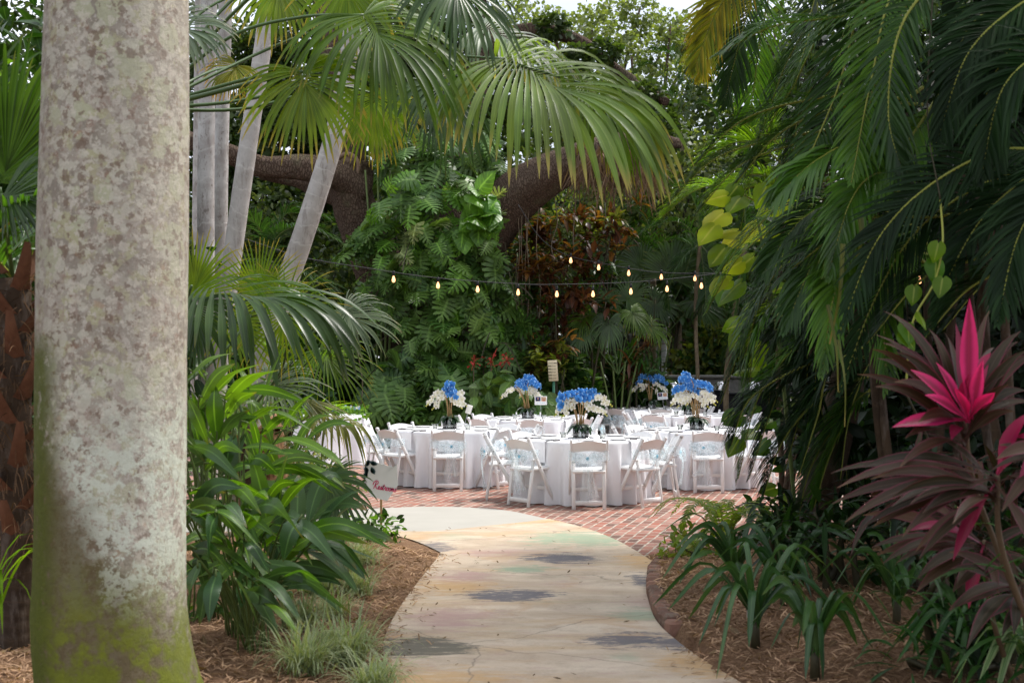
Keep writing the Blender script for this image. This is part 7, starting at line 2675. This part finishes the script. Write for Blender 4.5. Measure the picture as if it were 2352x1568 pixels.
lance_bush('leafy_shrub', 'dark green leafy shrub crowding under the cordylines at the bottom right', 'shrub', [(2090, 1330), (2360, 1200), (2420, 1560), (2120, 1568), (2050, 1470)], 6.5, 330, .26, .02, [L_DRAC, L_CRIN, L_SHRD, L_DRAC], 31, 8)
lance_bush('leafy_shrub', 'shaded bronze and green leaves behind the lower cordyline', 'shrub', [(2040, 1110), (2360, 1050), (2400, 1300), (2080, 1300)], 6.7, 260, .28, .022, [L_CORD, L_SHRD, L_DRAC, L_CORD], 32, 8)
lance_bush('leafy_shrub', 'dark glossy shrub in the deep shade behind the strap leaved plants', 'shrub', [(1760, 1160), (2040, 1120), (2060, 1270), (1800, 1290)], 9.0, 280, .28, .026, [L_SHRD, L_PINX, L_SHR], 33, 8)
def bgfan(label, base_px, d, leaves, trunk=True):
    b_ = V(base_px[0], base_px[1], d)
    r = thing('fan_palm', label, 'fan palm', b_ * [1, 1, 0], 'fan palms behind the patio')
    mb = MB()
    for s_ in (-.16, -.05, .06, .17):
        tube(mb, spline([b_ * [1, 1, 0] + [s_ * .4, 0, 0], b_ * [1, 1, .5] + [s_ * .9, 0, 0], b_ + [s_ * 2.2, 0, .25]], 8), .02, 6)
    mb.build('stems', STEMG, r)
    for hub, tip, N, mt, kw in leaves:
        k = dict(n=38, spread=2.4, fuse=.4, droop=1.0, pet=[b_])
        k.update(kw)
        fan_leaf(r, V(*hub), V(*tip), N, mt, **k)
    return r


bgfan('light green fan palm with drooping leaves in front of the white building', (1420, 860), 25.0, [
    ((1400, 735, 24.7), (1400, 800, 24.5), (0, -.7, .7), L_FAND, dict(droop=1.2)), ((1350, 720, 24.9), (1310, 760, 24.8), (0, -.7, .7), L_FAN, dict(droop=1.0)),
    ((1450, 715, 24.8), (1490, 760, 24.6), (0, -.7, .7), L_FAN, dict(droop=1.2)), ((1400, 700, 25.0), (1390, 660, 25), (0, -.8, .2), L_FAND, dict(droop=.6)),
    ((1490, 745, 25.0), (1540, 780, 24.9), (0, -.7, .7), L_FAN, dict(droop=1.1)), ((1340, 760, 24.8), (1300, 810, 24.7), (0, -.7, .7), L_FAND, dict(droop=1.0)), ((1440, 690, 25.3), (1480, 640, 25.3), (0, -.8, .1), L_FAND, dict(droop=.5))])
bgfan('dark fan palm with big pleated leaves behind the upper bulbs', (1500, 800), 27.0, [
    ((1540, 640, 26.8), (1560, 550, 26.8), (.1, -.9, .2), L_FAND, dict(spread=1.7, fuse=.75, droop=.2)), ((1480, 620, 27), (1430, 560, 27), (0, -.9, .1), L_FAND, dict(droop=.3, spread=2., fuse=.6)),
    ((1600, 690, 26.6), (1660, 730, 26.5), (0, -.8, .5), L_FAND, dict(droop=.4, fuse=.65)), ((1500, 690, 26.8), (1560, 720, 26.7), (0, -.8, .5), L_FAND, dict(droop=.4, fuse=.6)), ((1590, 600, 27), (1640, 540, 27), (0, -.9, .1), L_FAND, dict(droop=.3, fuse=.6))])
bgfan('spiky fan palm below the oak limb left of the croton', (1225, 600), 26.5, [
    ((1230, 540, 26.4), (1230, 470, 26.4), (0, -.95, .1), L_FAND, dict(spread=1.6, droop=.1, fuse=.25)), ((1210, 545, 26.6), (1270, 500, 26.6), (0, -.9, .2), L_FAND, dict(spread=1.5, droop=.2, fuse=.3))])
bgfan('fan palm with yellowing leaves above the monstera on the left', (880, 420), 25.0, [
    ((850, 290, 24.5), (880, 350, 24.3), (0, -.7, .7), L_FANY, dict(droop=1.0)), ((900, 270, 24.8), (940, 330, 24.6), (0, -.7, .7), L_FANB, dict(droop=1.0)), ((840, 250, 25), (810, 320, 24.9), (0, -.7, .7), L_FANB, dict(droop=.9)), ((930, 240, 25.2), (980, 280, 25.1), (0, -.7, .7), L_FANB, dict(droop=.9))])


def slim_palm(label, path, w_, fr, mat=SLIMBARK):
    P = [V(*q_) for q_ in path]
    base = P[0] * [1, 1, 0]
    r = thing('slender_palm', label, 'palm', base, 'slender palms behind the rear tables')
    mb = MB()
    tube(mb, spline([base] + P, 40), w_ * path[0][2] / FPX / 2, 8)
    mb.build('trunk', mat, r)
    for f_ in fr:
        mb = MB()
        pinnate(mb, [P[-1]] + [V(*q_) for q_ in f_], 34, .55, .018, droop=1.1, K=5)
        mb.build('frond', [L_PIND, STEMG], r)
    return r


slim_palm('slender palm with a ringed brown stem standing between the bulbs', [(1603, 880, 26), (1598, 760, 26), (1599, 660, 26), (1608, 560, 26)], 9, [
    [(1560, 510, 25.8), (1480, 530, 25.6), (1420, 590, 25.5)], [(1640, 520, 26), (1690, 560, 26), (1710, 640, 26)], [(1600, 480, 26), (1570, 430, 26), (1510, 430, 26)], [(1630, 490, 26), (1670, 460, 26), (1720, 480, 26)], [(1640, 600, 25.8), (1660, 650, 25.7), (1655, 700, 25.7)], [(1570, 590, 25.7), (1540, 650, 25.6), (1535, 710, 25.6)], [(1620, 660, 25.8), (1615, 700, 25.8), (1590, 740, 25.8)]])
slim_palm('leaning brown palm stem near the right dome dish', [(1668, 880, 25.6), (1676, 800, 25.6), (1690, 700, 25.6), (1712, 560, 25.6)], 13, [
    [(1660, 520, 25.6), (1600, 560, 25.5), (1570, 640, 25.5)], [(1740, 510, 25.6), (1790, 560, 25.6), (1810, 640, 25.6)], [(1700, 640, 25.5), (1680, 760, 25.4), (1660, 830, 25.4)], [(1710, 480, 25.6), (1700, 420, 25.6), (1650, 400, 25.6)]])
# arching blue-green feather fronds over the croton
ap = slim_palm('arching feather palm behind the dark fan palm', [(1500, 800, 27.5), (1500, 640, 27.5)], 14, [
    [(1480, 560, 27), (1420, 545, 26.6), (1330, 590, 26.4)], [(1520, 560, 27), (1580, 560, 26.8), (1620, 620, 26.6)], [(1490, 520, 27), (1450, 480, 27), (1380, 490, 27)], [(1540, 600, 27), (1600, 640, 27), (1620, 720, 27)]])
# left background feather fronds
slim_palm('dark feather palm between the pale trunks on the left', [(620, 780, 21), (620, 600, 21)], 16, [
    [(640, 540, 20.8), (700, 520, 20.6), (790, 560, 20.5)], [(600, 530, 20.8), (560, 500, 20.6), (500, 520, 20.5)], [(650, 500, 21), (690, 490, 21), (760, 500, 21)], [(640, 610, 20.6), (690, 620, 20.4), (730, 690, 20.4)], [(590, 600, 20.6), (550, 610, 20.4), (500, 680, 20.4)], [(660, 640, 20.6), (740, 650, 20.4), (800, 730, 20.4)]])
# bright feather palm far at the upper right
slim_palm('sunlit pale feather palm far behind the right end of the oak branch', [(1560, 520, 31), (1570, 300, 31)], 12, [
    [(1520, 170, 31), (1480, 150, 31), (1440, 200, 31)], [(1600, 180, 31), (1650, 170, 31), (1690, 240, 31)], [(1540, 220, 31), (1490, 230, 31), (1450, 300, 31)], [(1600, 240, 31), (1640, 260, 31), (1660, 340, 31)], [(1550, 150, 31), (1530, 120, 31), (1490, 110, 31)]])

# undergrowth along the back of the patio
for (lab, d, pts, n_, sz, mts) in [
    ('low dark shrub behind the cream sign board', 25.2, [(1240, 900, 60), (1320, 910, 60), (1290, 850, 50)], 1500, .22, [L_SHR, L_MON]),
    ('dark green shrub behind the rearmost bouquet', 26.4, [(1390, 910, 55), (1450, 900, 55), (1490, 900, 40), (1430, 860, 45)], 1700, .24, [L_SHR, L_MON]),
    ('small leaved yellow green shrub behind the stone wall', 29.2, [(1600, 840, 55), (1680, 830, 60), (1750, 840, 60), (1640, 780, 45)], 2200, .18, [L_SHRY, L_SHR]),
    ('dark bush in the shade left of the monstera', 25.5, [(760, 850, 90), (800, 760, 80), (730, 950, 70), (840, 880, 60)], 1700, .22, [L_SHR, L_SHR]),
    ('dark bush behind the slim trunks on the left', 23.5, [(560, 900, 110), (650, 830, 100), (480, 800, 110), (700, 930, 80)], 2200, .22, [L_SHR, L_SHR]),
    ('leafy bush glimpsed between the pale trunks', 27.5, [(560, 640, 110), (660, 560, 100), (480, 560, 110), (640, 470, 90), (740, 640, 90)], 3200, .16, [L_OAK, L_OAKL]),
    ('pale leaved thicket behind the croton', 30.0, [(1300, 480, 100), (1420, 430, 110), (1540, 450, 110), (1250, 600, 90), (1600, 380, 100)], 4200, .15, [L_OAKL, L_OAK]),
    ('dark thicket behind the fan palms right of centre', 31.0, [(1350, 680, 110), (1480, 660, 100), (1600, 640, 120), (1720, 640, 120), (1640, 540, 110), (1300, 800, 80)], 4200, .2, [L_SHR, L_OAK]),
    ('dark thicket far right beyond the patio', 24.0, [(1900, 760, 160), (2050, 700, 180), (2200, 760, 180), (1950, 560, 170), (2150, 520, 190), (1850, 900, 100), (2330, 640, 200)], 5200, .24, [L_SHRD, L_SHRD]),
    ('dense dark thicket behind the oak trunk', 28.5, [(900, 560, 130), (1050, 500, 140), (1150, 620, 130), (950, 760, 130), (1100, 780, 130), (1000, 380, 130), (1180, 450, 100)], 4200, .22, [L_SHR, L_OAK]),
    ('dark thicket at the far left beyond the lichen trunk', 15.0, [(60, 500, 260), (200, 800, 300), (0, 900, 260), (200, 400, 150)], 3800, .2, [L_SHR, L_SHR])]:
    cls = [cl(a_, b_, d, r_) for a_, b_, r_ in pts]
    b_ = np.mean([c_[:3] for c_ in cls], 0)
    shrub('shrub', lab, (b_[0], b_[1]), cls, n_, sz, mts, OVAL, stems=len(cls) * 2, sr=.03)

# far trees closing the garden, with gaps of sky at the top
far = [
    ('far leafy tree at the left edge of the sky gap', 34, [(360, 60, 190), (250, 260, 220), (420, 300, 170), (150, 60, 220)], L_OAK),
    ('far tree behind the pale palm trunks', 33, [(640, 330, 140), (740, 240, 130), (520, 330, 120), (800, 380, 130), (620, 480, 150), (720, 470, 130), (540, 520, 120)], L_OAK),
    ('far tree behind the hanging fan leaves', 37, [(900, 150, 170), (1020, 280, 160), (820, 20, 150), (1120, 220, 160), (960, 420, 150)], L_OAK),
    ('far pale tree in the bright gap at the top middle', 42, [(1290, 190, 70), (1380, 240, 110), (1250, 290, 110), (1330, 360, 130), (1360, 70, 60), (1270, 50, 40)], L_OAKL),
    ('far pale tree right of the bright gap at the top', 44, [(1480, 280, 110), (1570, 200, 80), (1450, 350, 130), (1620, 310, 120), (1450, 130, 60), (1540, 60, 40)], L_OAKL),
    ('far pale tree filling the top right of the bright gap', 46, [(1260, 120, 80), (1400, 60, 70), (1520, 110, 80), (1330, 220, 90), (1600, 90, 70), (1180, 60, 80), (1470, 20, 50)], L_OAKL),
    ('far tree behind the orange fronds', 40, [(1700, 200, 150), (1780, 80, 160), (1820, 320, 160), (1660, 420, 140), (1900, 220, 160)], L_OAK),
    ('far dark tree behind the right palms', 30, [(2000, 120, 220), (2120, 330, 220), (1950, 380, 180), (2240, 100, 220), (2060, -80, 200)], L_OAK),
    ('far dark tree at the upper right corner', 26, [(2300, 200, 240), (2420, 420, 260), (2250, 420, 200), (2400, 0, 240)], L_OAK),
    ('far tree filling the background behind the oak', 39, [(1000, 560, 200), (1200, 560, 200), (800, 600, 200), (1400, 560, 200), (620, 700, 200)], L_OAK),
    ('far tree filling the background right of the building', 38, [(1560, 560, 200), (1750, 560, 200), (1700, 760, 160), (1300, 760, 160), (1950, 600, 220), (1550, 740, 130)], L_OAK),
]
for lab, d, pts, mt in far:
    cls = [cl(a_, b_, d, r_) for a_, b_, r_ in pts]
    b_ = np.mean([c_[:3] for c_ in cls], 0)
    tree('tree', lab, (b_[0], d + .5), max(c_[2] for c_ in cls), cls, 7500 if mt is L_OAKL else 8000, .15 if mt is L_OAKL else .2, mt, .3, group='trees closing the garden')

# the wood beyond, one dark mass
mb = MB()
n = 16000
T = np.c_[RNG.uniform(-30, 30, n), RNG.uniform(50, 54, n), RNG.random(n) ** 1.2 * 8.5]
inst(mb, OVAL[0], OVAL[1], None, OVAL[3], frames(rdirs(n, -.4), nrm(rdirs(n) + [0, -1.2, .4])), T, RNG.uniform(.6, 1.1, n))
tag(mb.build('far_woods', L_SHR), 'dark mass of woodland closing the view far beyond the garden', 'woods', kind='stuff')
